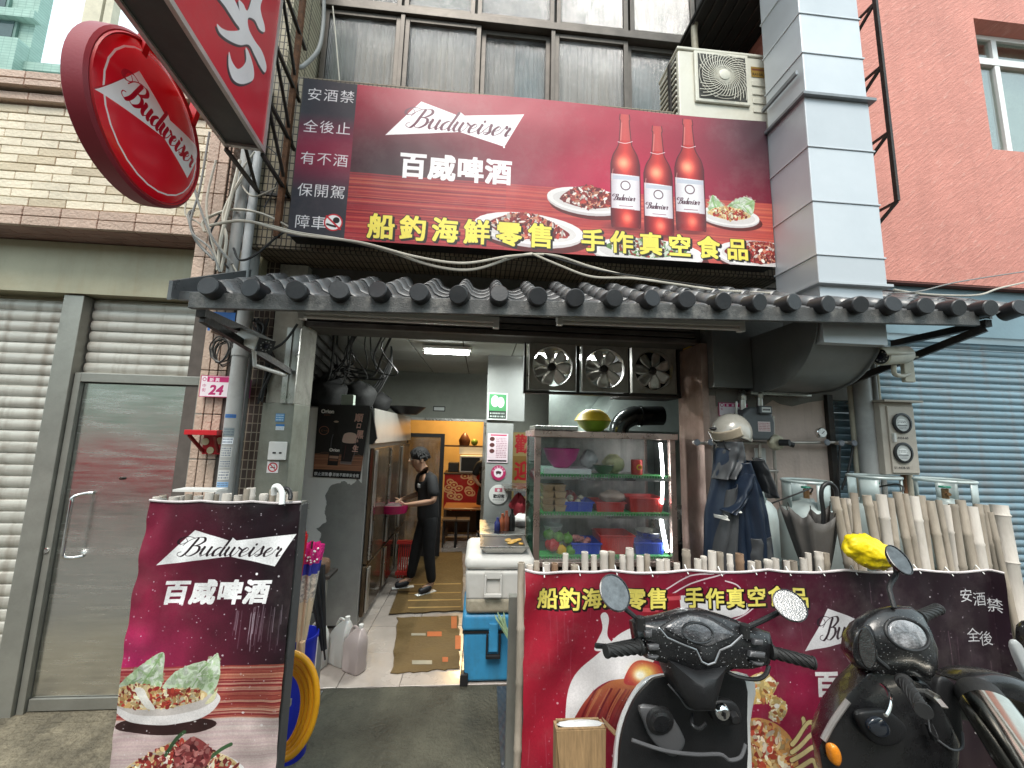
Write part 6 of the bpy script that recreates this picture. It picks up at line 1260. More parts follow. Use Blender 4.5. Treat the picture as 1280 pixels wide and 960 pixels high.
# ================================================================ ducts and frames on the right
galv = mat('galvanised_duct', (.56, .585, .61), .38, .25, .06, 2.0, .05, 12, .15, (.40, .42, .43), rvar=.08)
du = root('exhaust_duct', 'tall galvanised square exhaust duct rising through the awning beside the sign', 'duct', (2.53, 2.34, 3.0))
DX0, DX1, DYF, DYB = 2.275, 2.785, 2.34, 2.72
zj = atY(1050, 124, DYF).z; zb = atY(1070, 355, DYF).z
k0 = .0
def ductsec(z0, z1, g_, nm='duct_section'): return MB().box(DX0-g_, DX1+g_, DYF-g_, DYB+g_, z0, z1).build(nm, galv, du)
seams = [zb+.0, zb+.30, zb+.72, zb+1.12]; z = zb
for a, b in zip([zb, zb+.20, zb+.60, zb+1.02], [zb+.20, zb+.60, zb+1.02, zj]):
    MB().box(DX0, DX1, DYF, DYB, a+.004, b-.004).build('duct_section', galv, du, bevel=.006)
    MB().box(DX0-.007, DX1+.007, DYF-.007, DYB+.007, b-.006, b+.006).build('standing_seam', galv, du, bevel=.002)
for i in range(7):
    a, b = zj+.03+i*.34, zj+.03+(i+1)*.34; MB().box(DX0+.02, DX1-.0, DYF+.006, DYB, a+.004, b-.004).build('duct_section', galv, du, bevel=.006)
    MB().box(DX0+.013, DX1+.007, DYF-.001, DYB+.007, b-.006, b+.006).build('standing_seam', galv, du, bevel=.002)
MB().box(DX0-.03, DX1+.035, DYF-.03, DYB+.03, zj-.012, zj+.012).box(DX0-.004, DX1+.006, DYF-.006, DYB+.006, zj+.012, zj+.03).build('joint_flange', mat('dull_flange', (.25, .26, .27), .5, .6, .2), du, bevel=.002)
MB().bar((DX0-.015, DYF+.03, zj+.22), (DX0-.015, DYB, zj+.22), .02, .03).build('side_rail', _mats['dull_flange'], du)
MB().box(DX0-.02, DX1+.025, DYF-.02, DYB+.02, zb-.014, zb+.006).build('bottom_flange', galv, du, bevel=.002)
box('duct_neck', DX0+.02, DX1-.02, DYF+.02, DYB-.02, 2.6, zb-.014, galv, du)
# elbow under the awning turning back into the wall
el = root('duct_elbow', 'dark curved duct elbow below the awning above the gas meters', 'duct', (2.53, 2.4, 2.6)); elm = mat('dull_dark_duct', (.20, .205, .20), .45, .5, .15, 3, .04, 30, .35, (.2, .2, .18))
ex0, ex1 = DX0+.0, DX1-.02; Re = .46; prof = [(DYF+.04, 2.80)]+[(DYF+.04+Re*(1-math.cos(a)), 2.80-Re*math.sin(a)) for a in [math.pi/2*k/16 for k in range(1, 17)]]+[(3.18, 2.80-Re)]
inner = [(3.18, 2.80), (2.70, 2.80)]
prf = prof+inner
m_ = MB(); n = len(prf); m_.v = [(ex0, y, z) for y, z in prf]+[(ex1, y, z) for y, z in prf]; m_.f = [tuple(range(n)), tuple(range(2*n-1, n-1, -1))]+[(i, i+1, n+i+1, n+i) for i in range(n-1)]
m_.build('elbow_body', elm, el, smooth=True, angle=30)
for x in (ex0-.006, ex1): 
    m_ = MB(); 
    for (y0, z0), (y1, z1) in zip(prof, prof[1:]): m_.bar((x, y0, z0), (x, y1, z1), .012, .03)
    m_.build('seam_edge', elm, el)
MB().box(ex0-.03, ex1+.02, 3.02, 3.16, 2.80-Re-.03, 2.80-Re-.004).build('support_rail', M['steel2'], el)
box('wall_duct', ex0-.35, ex0-.01, 3.02, 3.19, 2.36, 2.86, elm, el)
# steel bracket frame right of the duct
fx = root('sign_bracket', 'rusty black steel bracket frame on the pink wall beside the duct', 'bracket', (2.95, 2.9, 3.6))
def fp(px, py, Y): return atY(px, py, Y)
fbx = atY(1112, 165, 2.62).x
zt0 = fp(1127, 252, 2.62).z
MB().bar((fbx, 2.62, zt0), (fbx, 2.62, 7.2), .022, .03).build('upright', M['darkmetal'], fx); MB().bar((fbx-.02, 3.0, zt0-.1), (fbx-.02, 3.0, 7.2), .022, .03).build('upright', M['darkmetal'], fx)
z = zt0
while z < 6.6: MB().bar((fbx, 2.62, z), (fbx-.02, 3.04, z), .018).build('rung', M['darkmetal'], fx); MB().bar((fbx, 2.62, z), (fbx-.02, 3.04, z-.30), .02).build('brace', M['darkmetal'], fx); z += .62

# ---- air conditioner
AY = 2.80; a = atY(847, 62, AY); ax0, azt, azb = a.x, a.z, 4.55; aw_ = .86
ac = root('air_conditioner', 'cream outdoor air conditioner unit with swirl fan grille above the sign', 'air conditioner', (ax0+.43, AY, azb))
acm = mat('aged_white_enamel', (.66, .64, .55), .4, 0, .05, 3, 0, 50, .25, (.4, .34, .2)); dpt = .34
box('casing', ax0, ax0+aw_, AY, AY+dpt, azb, azt, acm, ac, bevel=.012)
box('top_cap', ax0-.008, ax0+aw_+.008, AY-.01, AY+dpt+.01, azt+.001, azt+.03, acm, ac, bevel=.008)
gc = atY(901, 100, AY); gr = .215
MB().box(gc.x-gr-.03, gc.x+gr+.03, AY-.022, AY-.002, gc.z-gr-.03, gc.z+gr+.03).build('fan_shroud', acm, ac, bevel=.018, seg=3)
box('grille_shade_sheet', gc.x-gr, gc.x+gr, AY-.0235, AY-.0225, gc.z-gr, gc.z+gr, mat('grille_shadow', (.05, .05, .045), .7), ac)  # flat dark sheet painted as the shade behind the grille
gl = MB()
for k in range(40):
    a0 = 2*math.pi*k/40; P = []
    for j in range(9):
        t = j/8; rr = .045+t*(gr*1.33-.045); a = a0-t*.95; x, z = gc.x+rr*math.cos(a), gc.z+rr*math.sin(a)
        if abs(x-gc.x) > gr or abs(z-gc.z) > gr: break
        P.append((x, AY-.030-.018*(1-t*t), z))
    if len(P) > 1: gl.tube(P, .0036, 4, False)
for rr in (.09, .14, .19, .215): 
    P = [(gc.x+rr*math.cos(2*math.pi*k/36), AY-.030-.018*(1-(rr/.28)**2), gc.z+rr*math.sin(2*math.pi*k/36)) for k in range(37)]; gl.tube(P, .002, 4, False)
gl.build('grille', acm, ac, smooth=True)
MB().lathe([(0, -.006), (.03, -.006), (.048, 0), (.048, .02), (0, .02)], (gc.x, AY-.055, gc.z), Matrix.Rotation(R(-90), 3, 'X'), 24).build('grille_hub', acm, ac, smooth=True)
c = Cv(160, 110, (150, 118, 50)); c.rect(10, 20, 150, 40, (110, 60, 40)); c.text('R410A', 12, 96, 44, (50, 40, 24), bold=1); ce = V((gc.x+.345, 0, gc.z+.11)); m_ = MB(); m_.v = [(ce.x-.065, AY-.004, ce.z-.05), (ce.x+.065, AY-.004, ce.z-.05), (ce.x+.065, AY-.004, ce.z+.05), (ce.x-.065, AY-.004, ce.z+.05)]; m_.f = [(0, 1, 2, 3)]; m_.uv = {0: (0, 0), 1: (1, 0), 2: (1, 1), 3: (0, 1)}; m_.build('rating_plate', printmat('acplate', c.image('acplate'), bump=0), ac)
for i in range(4): box('pressed_rib', gc.x+.28, ax0+aw_-.02, AY-.008, AY-.001, gc.z-.03-i*.085, gc.z+.02-i*.085, acm, ac, bevel=.006)
lf = mat('louvre_shade', (.05, .045, .04), .6)
box('louvre_shade_sheet', ax0-.002, ax0-.0005, AY+.03, AY+dpt-.02, azb+.05, azt-.04, lf, ac)  # thin dark sheet standing for the shade between the louvres
for i in range(11):
    z = azb+.07+i*.055
    if z < azt-.06: MB().bar((ax0-.007, AY+.03, z), (ax0-.007, AY+dpt-.02, z+.03), .010, .016).build('side_louvre', acm, ac)
MB().bar((ax0-.02, AY+.02, azb-.02), (ax0+aw_, AY+.02, azb-.02), .04).bar((ax0-.02, AY+dpt-.05, azb-.02), (ax0+aw_, AY+dpt-.05, azb-.02), .04).build('support_rail', M['rust'], ac)
MB().box(ax0-.025, ax0-.012, AY+.1, AY+.14, azb, azt-.02).build('side_guard', M['darkmetal'], ac)

# ================================================================ left wall pieces
def lathe_pipe(name, lab, px, py, Y, r_, z0, z1, m, cat='pipe', group=None, bands=()):
    x = Xp(px, py, Y); rt = root(name, lab, cat, (x, Y, z0), group=group); MB().cyl((x, Y, z0), (x, Y, z1), r_, 18).build('pipe', m, rt, smooth=True)
    for zz in bands: MB().cyl((x, Y, zz), (x, Y, zz+.05), r_*1.12, 18).build('coupling', m, rt, smooth=True)
    return rt
p1 = lathe_pipe('conduit', 'thick grey conduit with ragged stickers left of the shopfront', 294, 500, 2.97, .052, -.04, 3.3, M['conduit'], bands=(2.45, .9))
q = random.Random(5); cxx = Xp(294, 500, 2.97)
for i, (px, py, w, h, col_) in enumerate(((290, 520, 40, 14, (40, 100, 170)), (290, 540, 60, 34, (140, 150, 150)), (289, 551, 50, 26, (225, 230, 235)), (288, 565, 40, 40, (200, 200, 196)), (286, 580, 50, 30, (190, 190, 186)), (285, 594, 44, 36, (215, 214, 210)), (284, 606, 50, 20, (140, 180, 220)))):
    cz = atY(px, py, 2.92).z; cv = Cv(w*2, h*2, col_); pr_lines(cv, 6, 4, w*2-6, h*2-4, max(1, h//10), (90, 100, 120), i); m_ = MB(); hh = h*.0009
    a0, a1 = R(-120), R(-40)
    for k in range(7):
        a = a0+(a1-a0)*k/6; 
        for s_ in (0, 1): m_.v.append((cxx+.0535*math.cos(a), 2.97+.0535*math.sin(a), cz-hh+2*hh*s_)); m_.uv[len(m_.v)-1] = (k/6, s_)
    for k in range(6): m_.f.append((2*k, 2*k+2, 2*k+3, 2*k+1))
    m_.build('old_sticker', printmat('pipe_sticker%d' % i, cv.image('ps%d' % i), bump=0, dirt=.4), p1)
lathe_pipe('thin_conduit', 'thin grey pipe beside the thick conduit on the dark mosaic', 303, 540, 3.08, .014, .0, 2.5, M['cableg'])
lathe_pipe('upper_conduit', 'grey pipe climbing the wall left of the sign, nearer the cream tiles', 301, 250, 2.80, .036, 3.0, 4.6, M['conduit'])
lathe_pipe('upper_conduit', 'pale pipe climbing the wall left of the sign, nearer the mosaic', 316, 250, 2.82, .030, 3.0, 4.6, mat('pale_pipe', (.5, .52, .53), .45, dirt=.2))
# address plate 24
def addr(name, lab, px0, py0, px1, py1, Y, num, small, mir=1):
    a = atY(px0, py0, Y); b = atY(px1, py1, Y); W_, H_ = 300, int(300*(a.z-b.z)/(b.x-a.x)); c = Cv(W_, H_, (236, 226, 232)); c.rect(0, 0, W_, 6, (190, 50, 110)); c.rect(0, 0, 6, H_, (190, 50, 110)); c.rect(0, H_-6, W_, H_, (190, 50, 110)); c.rect(60, 10, W_, H_*.30, (196, 40, 110)); c.ell(34, H_*.18, 18, 18, (190, 50, 110)); c.ell(34, H_*.18, 12, 12, (236, 226, 232)); c.text(small[0], 80, H_*.27, H_*.20, (240, 225, 232), bold=1, adv=54)
    for i, t in enumerate(small[1]): c.text(t, 20, H_*.55+i*H_*.20, H_*.18, (180, 40, 100))
    c.text(num, 84, H_*.88, H_*.62, (180, 36, 104), bold=4, shear=.15); m_ = MB(); m_.v = [(a.x, Y, b.z), (b.x, Y, b.z), (b.x, Y, a.z), (a.x, Y, a.z)]; m_.f = [(0, 1, 2, 3)]; m_.uv = {0: (0, 0), 1: (1, 0), 2: (1, 1), 3: (0, 1)}
    return m_.build(name, printmat('addr'+name+lab[:3], c.image('addr'+num), bump=0, dirt=.1), label=lab, cat='address plate', solid=.004)
addr('address_plate', 'white and magenta house number plate 24 beside the conduit', 252, 469, 289, 497, 3.06, '24', ('新興', '中街'))
a = atY(289, 473, 3.06); b = atY(301, 497, 3.06); box('address_plate', a.x+.02, b.x+.04, 3.10, 3.106, b.z, a.z, mat('magenta_edge', (.45, .10, .25), .5), label='dark magenta edged plate mostly hidden behind the thick conduit', cat='address plate')
# blue plate high on the left, partly behind the strut
c = Cv(160, 130, (44, 110, 190)); c.text('→', 30, 90, 90, (230, 236, 240), bold=2); c.text('巷', 84, 120, 60, (230, 236, 240)); sticker('blueplate', 'blue street plate half hidden behind the awning strut', 277, 402, .19, .15, 3.05, c, cat='street plate', n='street_plate')
# red folding bracket (flag or incense holder)
hb = root('red_wall_holder', 'small red metal wall holder with round yellow stickers under the number plate', 'wall holder', (-1.75, 3.06, 1.8))
a = atY(233, 537, 2.90); b = atY(274, 537, 2.90); zt = a.z; zb_ = atY(262, 568, 3.05).z; hx0, hx1 = a.x, b.x; wxm0, wxm1 = Xp(255, 560, 3.08), Xp(281, 560, 3.08)
MB().hexa([(hx0, 2.88, zt-.035), (hx1, 2.88, zt-.035), (wxm1, 3.07, zt-.035), (wxm0-.06, 3.07, zt-.035), (hx0, 2.88, zt), (hx1, 2.88, zt), (wxm1, 3.07, zt), (wxm0-.06, 3.07, zt)]).build('shelf_top', M['red'], hb, bevel=.003)
box('back_plate', wxm0, wxm1, 3.062, 3.07, zb_, zt-.036, M['red'], hb)
for xa, xb in ((hx0+.02, wxm0+.01), (hx1-.03, wxm1-.03)): MB().bar((xa, 2.90, zt-.035), (xb, 3.06, zb_+.02), .012, .022).build('stay', mat('dark_red_paint', (.25, .012, .015), .4), hb)
for px, py in ((251, 552), (269, 551), (257, 563)): p = atY(px+6, py, 3.06); MB().lathe([(0, 0), (.026, 0), (.026, .003), (0, .003)], p, Matrix.Rotation(R(90), 3, 'X'), 16).build('round_sticker', mat('cream_sticker', (.62, .56, .36), .6), hb)
# cctv cameras
def cctv(lab, p, d, L_, r_, m, style):
    rt = root('security_camera', lab, 'camera', tuple(p)); d = V(d).normalized(); Q = d.to_track_quat('Z', 'Y').to_matrix()
    if style == 'round':
        MB().lathe([(0, -L_), (r_*.9, -L_), (r_, -L_+.02), (r_, 0), (r_*.86, .006), (r_*.84, -.008), (0, -.008)], p, Q, 26).build('housing', m, rt, smooth=True)
        sh = MB(); sh.grid(lambda u, v: p+Q @ V(((r_+.008)*math.cos(math.pi*u), (r_+.008)*math.sin(math.pi*u), .05-(L_+.02)*v)), 14, 2); sh.build('sun_shield', m, rt, smooth=True, solid=.003)
    else:
        MB().box(-r_, r_, -r_*.85, r_*.85, -L_, 0, M=Matrix.Translation(p) @ Q.to_4x4()).build('housing', m, rt, bevel=.014, seg=3, smooth=True)
    f_ = -.0065 if style == 'round' else .001
    fc = MB().lathe([(0, 0), (r_*.82, 0), (r_*.82, .004), (0, .004)], p+d*(f_), Q, 26) if style == 'round' else MB().box(-r_*.93, r_*.93, -r_*.78, r_*.78, .0, .012, M=Matrix.Translation(p) @ Q.to_4x4())
    fc = fc.build('front_glass', M['black'], rt, smooth=False)
    MB().lathe([(0, .0), (r_*.25, .0), (r_*.28, .008), (0, .01)], p+d*(f_+(.004 if style == 'round' else .012)), Q, 16).build('lens', mat('lens', (.02, .02, .03), .05), rt, smooth=True)
    for k in range(10): a = 2*math.pi*k/10; MB().lathe([(0, 0), (r_*.085, 0), (0, .004)], p+d*(f_+(.0045 if style == 'round' else .0125))+Q @ V((r_*.58*math.cos(a), r_*.55*math.sin(a), 0)), Q, 8).build('infrared_lamp', mat('ir_lamp', (.45, .45, .45), .2, .5), rt)
    return rt
a = atY(343, 430, 2.60); a = atY(331, 432, 2.60); cctv('white security camera below the awning at the left, pointing right', a, (.82, -.42, -.36), .23, .058, M['white2'], 'box'); b_ = a+V((-.10, .06, -.02)); MB().tube([b_, b_+V((.0, .03, -.10)), b_+V((.02, .4, -.11))], .014, 8).build('camera_arm', M['white2'], label='white mounting arm under the left security camera', cat='camera mount', smooth=True)
am = mat('aged_camera_cream', (.50, .47, .38), .4, 0, .08, 8, dirt=.25)
a = atY(1101, 446, 2.45); rc_ = cctv('cream round security camera below the right end of the awning', a, (-.97, -.16, -.12), .25, .062, am, 'round')
MB().tube(crom([a+V((.13, .03, -.05)), a+V((.14, .04, -.11)), a+V((.22, .06, -.12)), a+V((.30, .08, -.10))], 4), .015, 10).build('arm', am, rc_, smooth=True); MB().box(a.x+.26, a.x+.34, a.y+.07, a.y+.10, a.z-.16, a.z+.02).box(a.x+.25, a.x+.36, a.y+.05, a.y+.12, a.z+.02, a.z+.03).build('base_plate', am, rc_, bevel=.004)
# cables
def cable(name, lab, P, r_, m, n=8, **k): return MB().tube(crom(P, n), r_, 6).build(name, m, smooth=True, label=lab, cat='cable', **k)
def pY(L, Y): return [atY(a, b, Y if not isinstance(Y, (list, tuple)) else Y[i]) for i, (a, b) in enumerate(L)]
cable('cable', 'pale cable sagging from the wires at the left along the sign bottom to the right', pY([(262, 282), (300, 276), (340, 283), (372, 291), (430, 300), (480, 312), (540, 332), (590, 337), (640, 322), (665, 317)], 2.66), .010, M['cable'])
cable('cable', 'second pale cable running under the sign and dropping toward the right', pY([(318, 278), (372, 293), (450, 303), (520, 321), (580, 329), (640, 320), (690, 319), (740, 334), (790, 346), (860, 358), (930, 366)], 2.64), .009, M['cable'])
cable('cable', 'thin pale cable looping low between the sign and the awning tiles', pY([(665, 317), (700, 332), (740, 346), (790, 348), (850, 356), (900, 363), (1000, 368)], 2.58), .008, M['cable'])
cable('cable', 'dark cable crossing under the right half of the sign', pY([(680, 318), (740, 336), (800, 346), (900, 360)], 2.62), .006, M['cabled'])
cable('cable', 'grey wire from the awning end up to the right edge', pY([(1117, 366), (1150, 364), (1200, 352), (1290, 338)], [2.4, 2.4, 2.5, 2.8]), .005, M['cableg'])
cable('cable', 'white wire resting on the awning and rising to the right edge', pY([(1117, 362), (1160, 368), (1220, 369), (1250, 360), (1295, 350)], [2.4, 2.4, 2.4, 2.5, 2.8]), .007, M['cable'])
lw = [([(243, 160), (240, 220), (262, 290), (290, 330)], 'cableg', .008), ([(262, 165), (250, 235), (238, 285), (262, 310), (275, 340)], 'cableg', .007), ([(270, 200), (258, 260), (272, 330)], 'cable', .007), ([(300, 200), (288, 250), (276, 300), (272, 338)], 'cable', .011), ([(306, 215), (280, 265), (283, 300), (276, 340)], 'cable', .010), ([(292, 310), (300, 325), (320, 318), (352, 292), (372, 288)], 'cabled', .008), ([(243, 262), (236, 270), (245, 300), (268, 325)], 'cableg', .010), ([(318, 190), (300, 220), (315, 245), (345, 235)], 'cable', .006), ([(256, 290), (256, 275), (290, 262), (330, 268), (368, 288)], 'cable', .010), ([(275, 268), (262, 300), (285, 335)], 'cabled', .007), ([(330, 180), (350, 200), (345, 230), (330, 260)], 'cabled', .004), ([(236, 230), (232, 268), (250, 280), (282, 318), (296, 340)], 'cable', .006)]
wb = root('wire_bundle', 'tangle of pale and dark wires hanging between the round sign and the awning', 'wires', (-1.8, 2.72, 3.4))
for i, (L_, mk, r_) in enumerate(lw): MB().tube(crom(pY(L_, 2.70+.006*i), 8), r_, 6).build('wire', M[mk], wb, smooth=True)
cl_ = root('cable_coil', 'small coil of grey wire hanging beside the conduit under the blue plate', 'wires', (-1.85, 3.0, 2.3))
for i in range(6): c = atY(274+i*.6, 436+i, 3.0); q = random.Random(i); MB().tube([(c.x+(.06+.01*q.random())*math.cos(a), 3.0+.01*i, c.z+(.085+.02*q.random())*math.sin(a)) for a in [6.2832*k/18 for k in range(19)]], .005, 5).build('wire', M['cableg'] if i % 2 else M['cabled'], cl_, smooth=True)
gp = crom(pY([(405, -5), (404, 30), (398, 62), (380, 82), (372, 84)], [3.0, 3.0, 2.95, 2.85, 2.8]), 6); MB().tube(gp, .016, 10).build('flexible_hose', M['cableg'], smooth=True, label='grey flexible hose bending down past the left upper window', cat='hose')
cable('cable', 'thin cord hanging in front of the left upper window', pY([(416, 8), (420, 50), (425, 108)], 3.2), .006, M['cable'])
cable('cable', 'black cable drooping behind the left security camera', pY([(312, 400), (330, 408), (322, 440), (352, 430), (372, 405)], 3.0), .010, M['cabled'])
bcb = root('cable_bundle', 'bundle of black cables under the awning at the left post', 'cables', (-1.6, 3.0, 2.3))
for i in range(7):
    q = random.Random(60+i); MB().tube(crom(pY([(308+q.uniform(0, 30), 398), (320+q.uniform(0, 24), 425+q.uniform(0, 15)), (330+q.uniform(0, 14), 455), (322+q.uniform(0, 12), 480+q.uniform(0, 25))], 3.06+.01*i), 8), .007, 6).build('cable', M['cabled'], bcb, smooth=True)

# ================================================================ right wall with gas fittings
RX0, RX1 = OX1, Xp(1036, 560, 3.14)
pkw = mat('pinkish_plaster', (.56, .44, .38), .8, 0, .15, 1.6, .2, 40, .5, (.13, .11, .10), streak=.25)
wl_ = root('plaster_wall', 'stained pinkish plaster wall right of the opening with a grey cement patch', 'wall', (2.2, 3.12, 0)); 
stX = Xp(889, 560, 3.10)
box('wall_face', stX, RX1, 3.13, 3.5, -.05, 2.80, pkw, wl_)
box('steel_edge', RX0, stX-.002, 3.10, 3.5, -.05, zl, mat('rusty_pink_steel', (.36, .25, .21), .4, .5, .25, 4, .1, 50, .5, (.12, .06, .04), streak=.3), wl_)
box('lintel_block', stX, RX1+.5, 3.128, 3.5, 2.30, 3.0, mat('dirty_cement', (.20, .19, .17), .85, 0, .2, 2, .2, 40, .4, (.1, .09, .08)), wl_)
m4 = ragged([(0, 0), (1, 0), (1, 1), (0, 1)], 0, 'x', 'y'); bpy.data.objects.remove(m4)
cem = _mats['dirty_cement']; P = [atY(*p, 3.128) for p in ((966, 430), (1030, 430), (1032, 500), (1010, 503), (990, 508), (975, 505), (966, 500), (950, 510), (930, 512), (912, 505), (895, 508), (893, 470))]
m_ = MB().prism([(p.x, p.z) for p in P], .006); m_.v = [(v[0], 3.1235+v[1], v[2]) for v in m_.v]; m_.build('cement_patch', cem, wl_)
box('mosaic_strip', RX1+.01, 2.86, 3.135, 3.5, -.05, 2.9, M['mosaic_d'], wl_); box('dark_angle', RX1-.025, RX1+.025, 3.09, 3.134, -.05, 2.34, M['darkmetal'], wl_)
addr('address_plate', 'house number plate behind the gas meters above the hanging helmet', 898, 503, 935, 521, 3.11, ' ', ('新興', '街'))
# gas meters
gmm = mat('grey_meter_enamel', (.10, .105, .11), .4, .1, .1, 6, dirt=.25); 
gmr = root('gas_meter', 'dark grey gas meter with counter window and pipe couplings above the helmet', 'gas meter', (2.2, 3.0, 2.0))
a = atY(925, 512, 3.0); b = atY(962, 546, 3.0); mx0, mx1, mz1, mz0 = a.x, b.x, a.z, b.z
m_ = MB().prism([(mx0+.01, mz0+.02), (mx0+.06, mz0-.03), (mx1-.05, mz0-.03), (mx1, mz0+.02), (mx1+.01, mz1-.10), (mx1-.01, mz1-.03), (mx1-.05, mz1+.02), (mx0+.05, mz1+.02), (mx0-.02, mz1-.04), (mx0-.03, mz1-.12)], .15); m_.v = [(v[0], 2.94+v[1], v[2]) for v in m_.v]; m_.build('meter_body', gmm, gmr, bevel=.018, seg=3, smooth=True)
cxm = (mx0+mx1)/2
MB().box(cxm-.02, cxm+.085, 2.905, 2.945, mz1-.035, mz1+.03).build('counter_housing', gmm, gmr, bevel=.008)
c = Cv(120, 60, (210, 212, 208)); c.rect(10, 20, 110, 40, (40, 40, 44)); pr_lines(c, 14, 24, 90, 36, 1, (220, 220, 220)); 
def onquad(name, m, x0, x1, z0, z1, Y, par):
    m_ = MB(); m_.v = [(x0, Y, z0), (x1, Y, z0), (x1, Y, z1), (x0, Y, z1)]; m_.f = [(0, 1, 2, 3)]; m_.uv = {0: (0, 0), 1: (1, 0), 2: (1, 1), 3: (0, 1)}; return m_.build(name, m, par)
onquad('counter_window', printmat('counter', c.image('counter'), rough=.15, bump=0), cxm-.005, cxm+.07, mz1-.022, mz1+.018, 2.904, gmr)
c = Cv(120, 80, (205, 190, 188)); pr_lines(c, 6, 8, 114, 74, 5, (150, 80, 84)); onquad('label', printmat('mlabel', c.image('mlabel'), bump=0), cxm-.02, cxm+.085, mz0+.04, mz0+.12, 2.938, gmr)
for px, yy in ((928, 497), (949, 495)):
    p = atY(px, yy, 3.03); MB().tube(crom([V((p.x, 3.03, mz1-.0)), p+V((0, 0, .0)), p+V((.01, .02, .045)), p+V((.05, .06, .05)), p+V((.06, .1, .03))], 4), .024, 12).build('coupling_pipe', M['steel2'], gmr, smooth=True); MB().cyl(p+V((0, 0, -.02)), p+V((0, 0, .015)), .034, 6).build('union_nut', M['steel2'], gmr)
MB().tube([atY(920, 502, 2.98), atY(921, 530, 2.98)], .010, 8).build('small_pipe', M['steel2'], gmr, smooth=True)
# gas pipe run
gp_ = root('gas_pipework', 'run of small steel gas pipes with valves, gauges and a regulator on the plaster wall', 'gas pipes', (2.3, 3.05, 1.8)); pm = mat('tarnished_pipe', (.42, .38, .34), .35, .7, .2, 8, dirt=.35)
def gtube(L_, r_=.013, m=pm, nm='pipe', Y=3.05, sm_=True): return MB().tube(pY(L_, Y), r_, 10).build(nm, m, gp_, smooth=sm_)
gtube([(868, 554), (1068, 553)]); gtube([(966, 520), (967, 553), (971, 625)], .012); gtube([(937, 588), (972, 589)], .013); gtube([(950, 553), (950, 600)], .012); gtube([(925, 594), (955, 594)]); gtube([(893, 555), (893, 600)], .010, M['cabled']); gtube([(1067, 556), (1060, 590), (1052, 612)], .009, M['cabled']); gtube([(1050, 556), (1049, 600)], .008, M['cabled'])
for px, py in ((871, 553), (888, 553), (1033, 553), (1051, 554), (1067, 554), (953, 590)):
    p = atY(px, py, 3.0); MB().lathe([(.0, 0), (.022, 0), (.028, .006), (.022, .014), (0, .014)], p, Matrix.Rotation(R(90), 3, 'X'), 8).build('valve_wheel', mat('grey_valve', (.22, .23, .26), .4, .4), gp_); MB().cyl(p, p+V((0, .05, 0)), .014, 10).build('valve_body', pm, gp_, smooth=True)
for px, py, r_ in ((1028, 541, .042), (951, 578, .040)):
    p = atY(px, py, 2.99); MB().lathe([(0, 0), (r_*.9, 0), (r_, .004), (r_, .03), (0, .03)], p, Matrix.Rotation(R(-90), 3, 'X'), 24).build('gauge_case', M['chrome'], gp_, smooth=True); g_ = MB().lathe([(0, 0), (r_*.82, 0), (r_*.82, .003), (0, .003)], p+V((0, -.0045, 0)), Matrix.Rotation(R(-90), 3, 'X'), 24).build('gauge_face', M['white2'], gp_); MB().bar(p+V((-.01, -.006, -.008)), p+V((.014, -.006, .014)), .003).build('needle', M['black'], gp_)
p = atY(971, 553, 2.96); MB().lathe([(0, -.02), (.05, -.02), (.065, -.005), (.065, .03), (.04, .05), (0, .05)], p, Matrix.Rotation(R(-90), 3, 'X'), 8).build('regulator', mat('cream_regulator', (.50, .45, .33), .4, .2, dirt=.3), gp_, bevel=.004); MB().cyl(p+V((.0, -.03, 0)), p+V((.035, -.09, .0)), .026, 14).build('regulator_knob', M['black'], gp_, smooth=True); MB().cyl(p+V((.09, -.0, -.005)), p+V((.13, -.02, -.02)), .02, 12).build('black_fitting', M['black'], gp_, smooth=True)
for a_, b_ in (((945, 560), (957, 592)),): 
    a = atY(*a_, 3.12); b = atY(*b_, 3.12); box('backing_plate', a.x-.02, b.x, 3.105, 3.122, b.z, a.z, M['white'], gp_)
# conduits at the far right of the wall
lathe_pipe('drain_pipe', 'wide grey drain pipe between the mosaic strip and the meter box', 1084, 560, 3.0, .062, -.04, 2.75, M['conduit'])
lathe_pipe('thin_conduit', 'cream conduit leaning against the dark mosaic strip', 1070, 560, 3.06, .026, -.04, 2.6, mat('cream_pipe', (.45, .41, .32), .5, dirt=.3)); lathe_pipe('thin_conduit', 'dark thin conduit running down the left edge of the meter box', 1101, 560, 2.95, .018, -.04, 2.7, M['cableg']); lathe_pipe('thin_conduit', 'pale thin conduit right behind the wide drain pipe', 1095, 460, 3.06, .016, 1.9, 2.75, _mats['cream_pipe'])
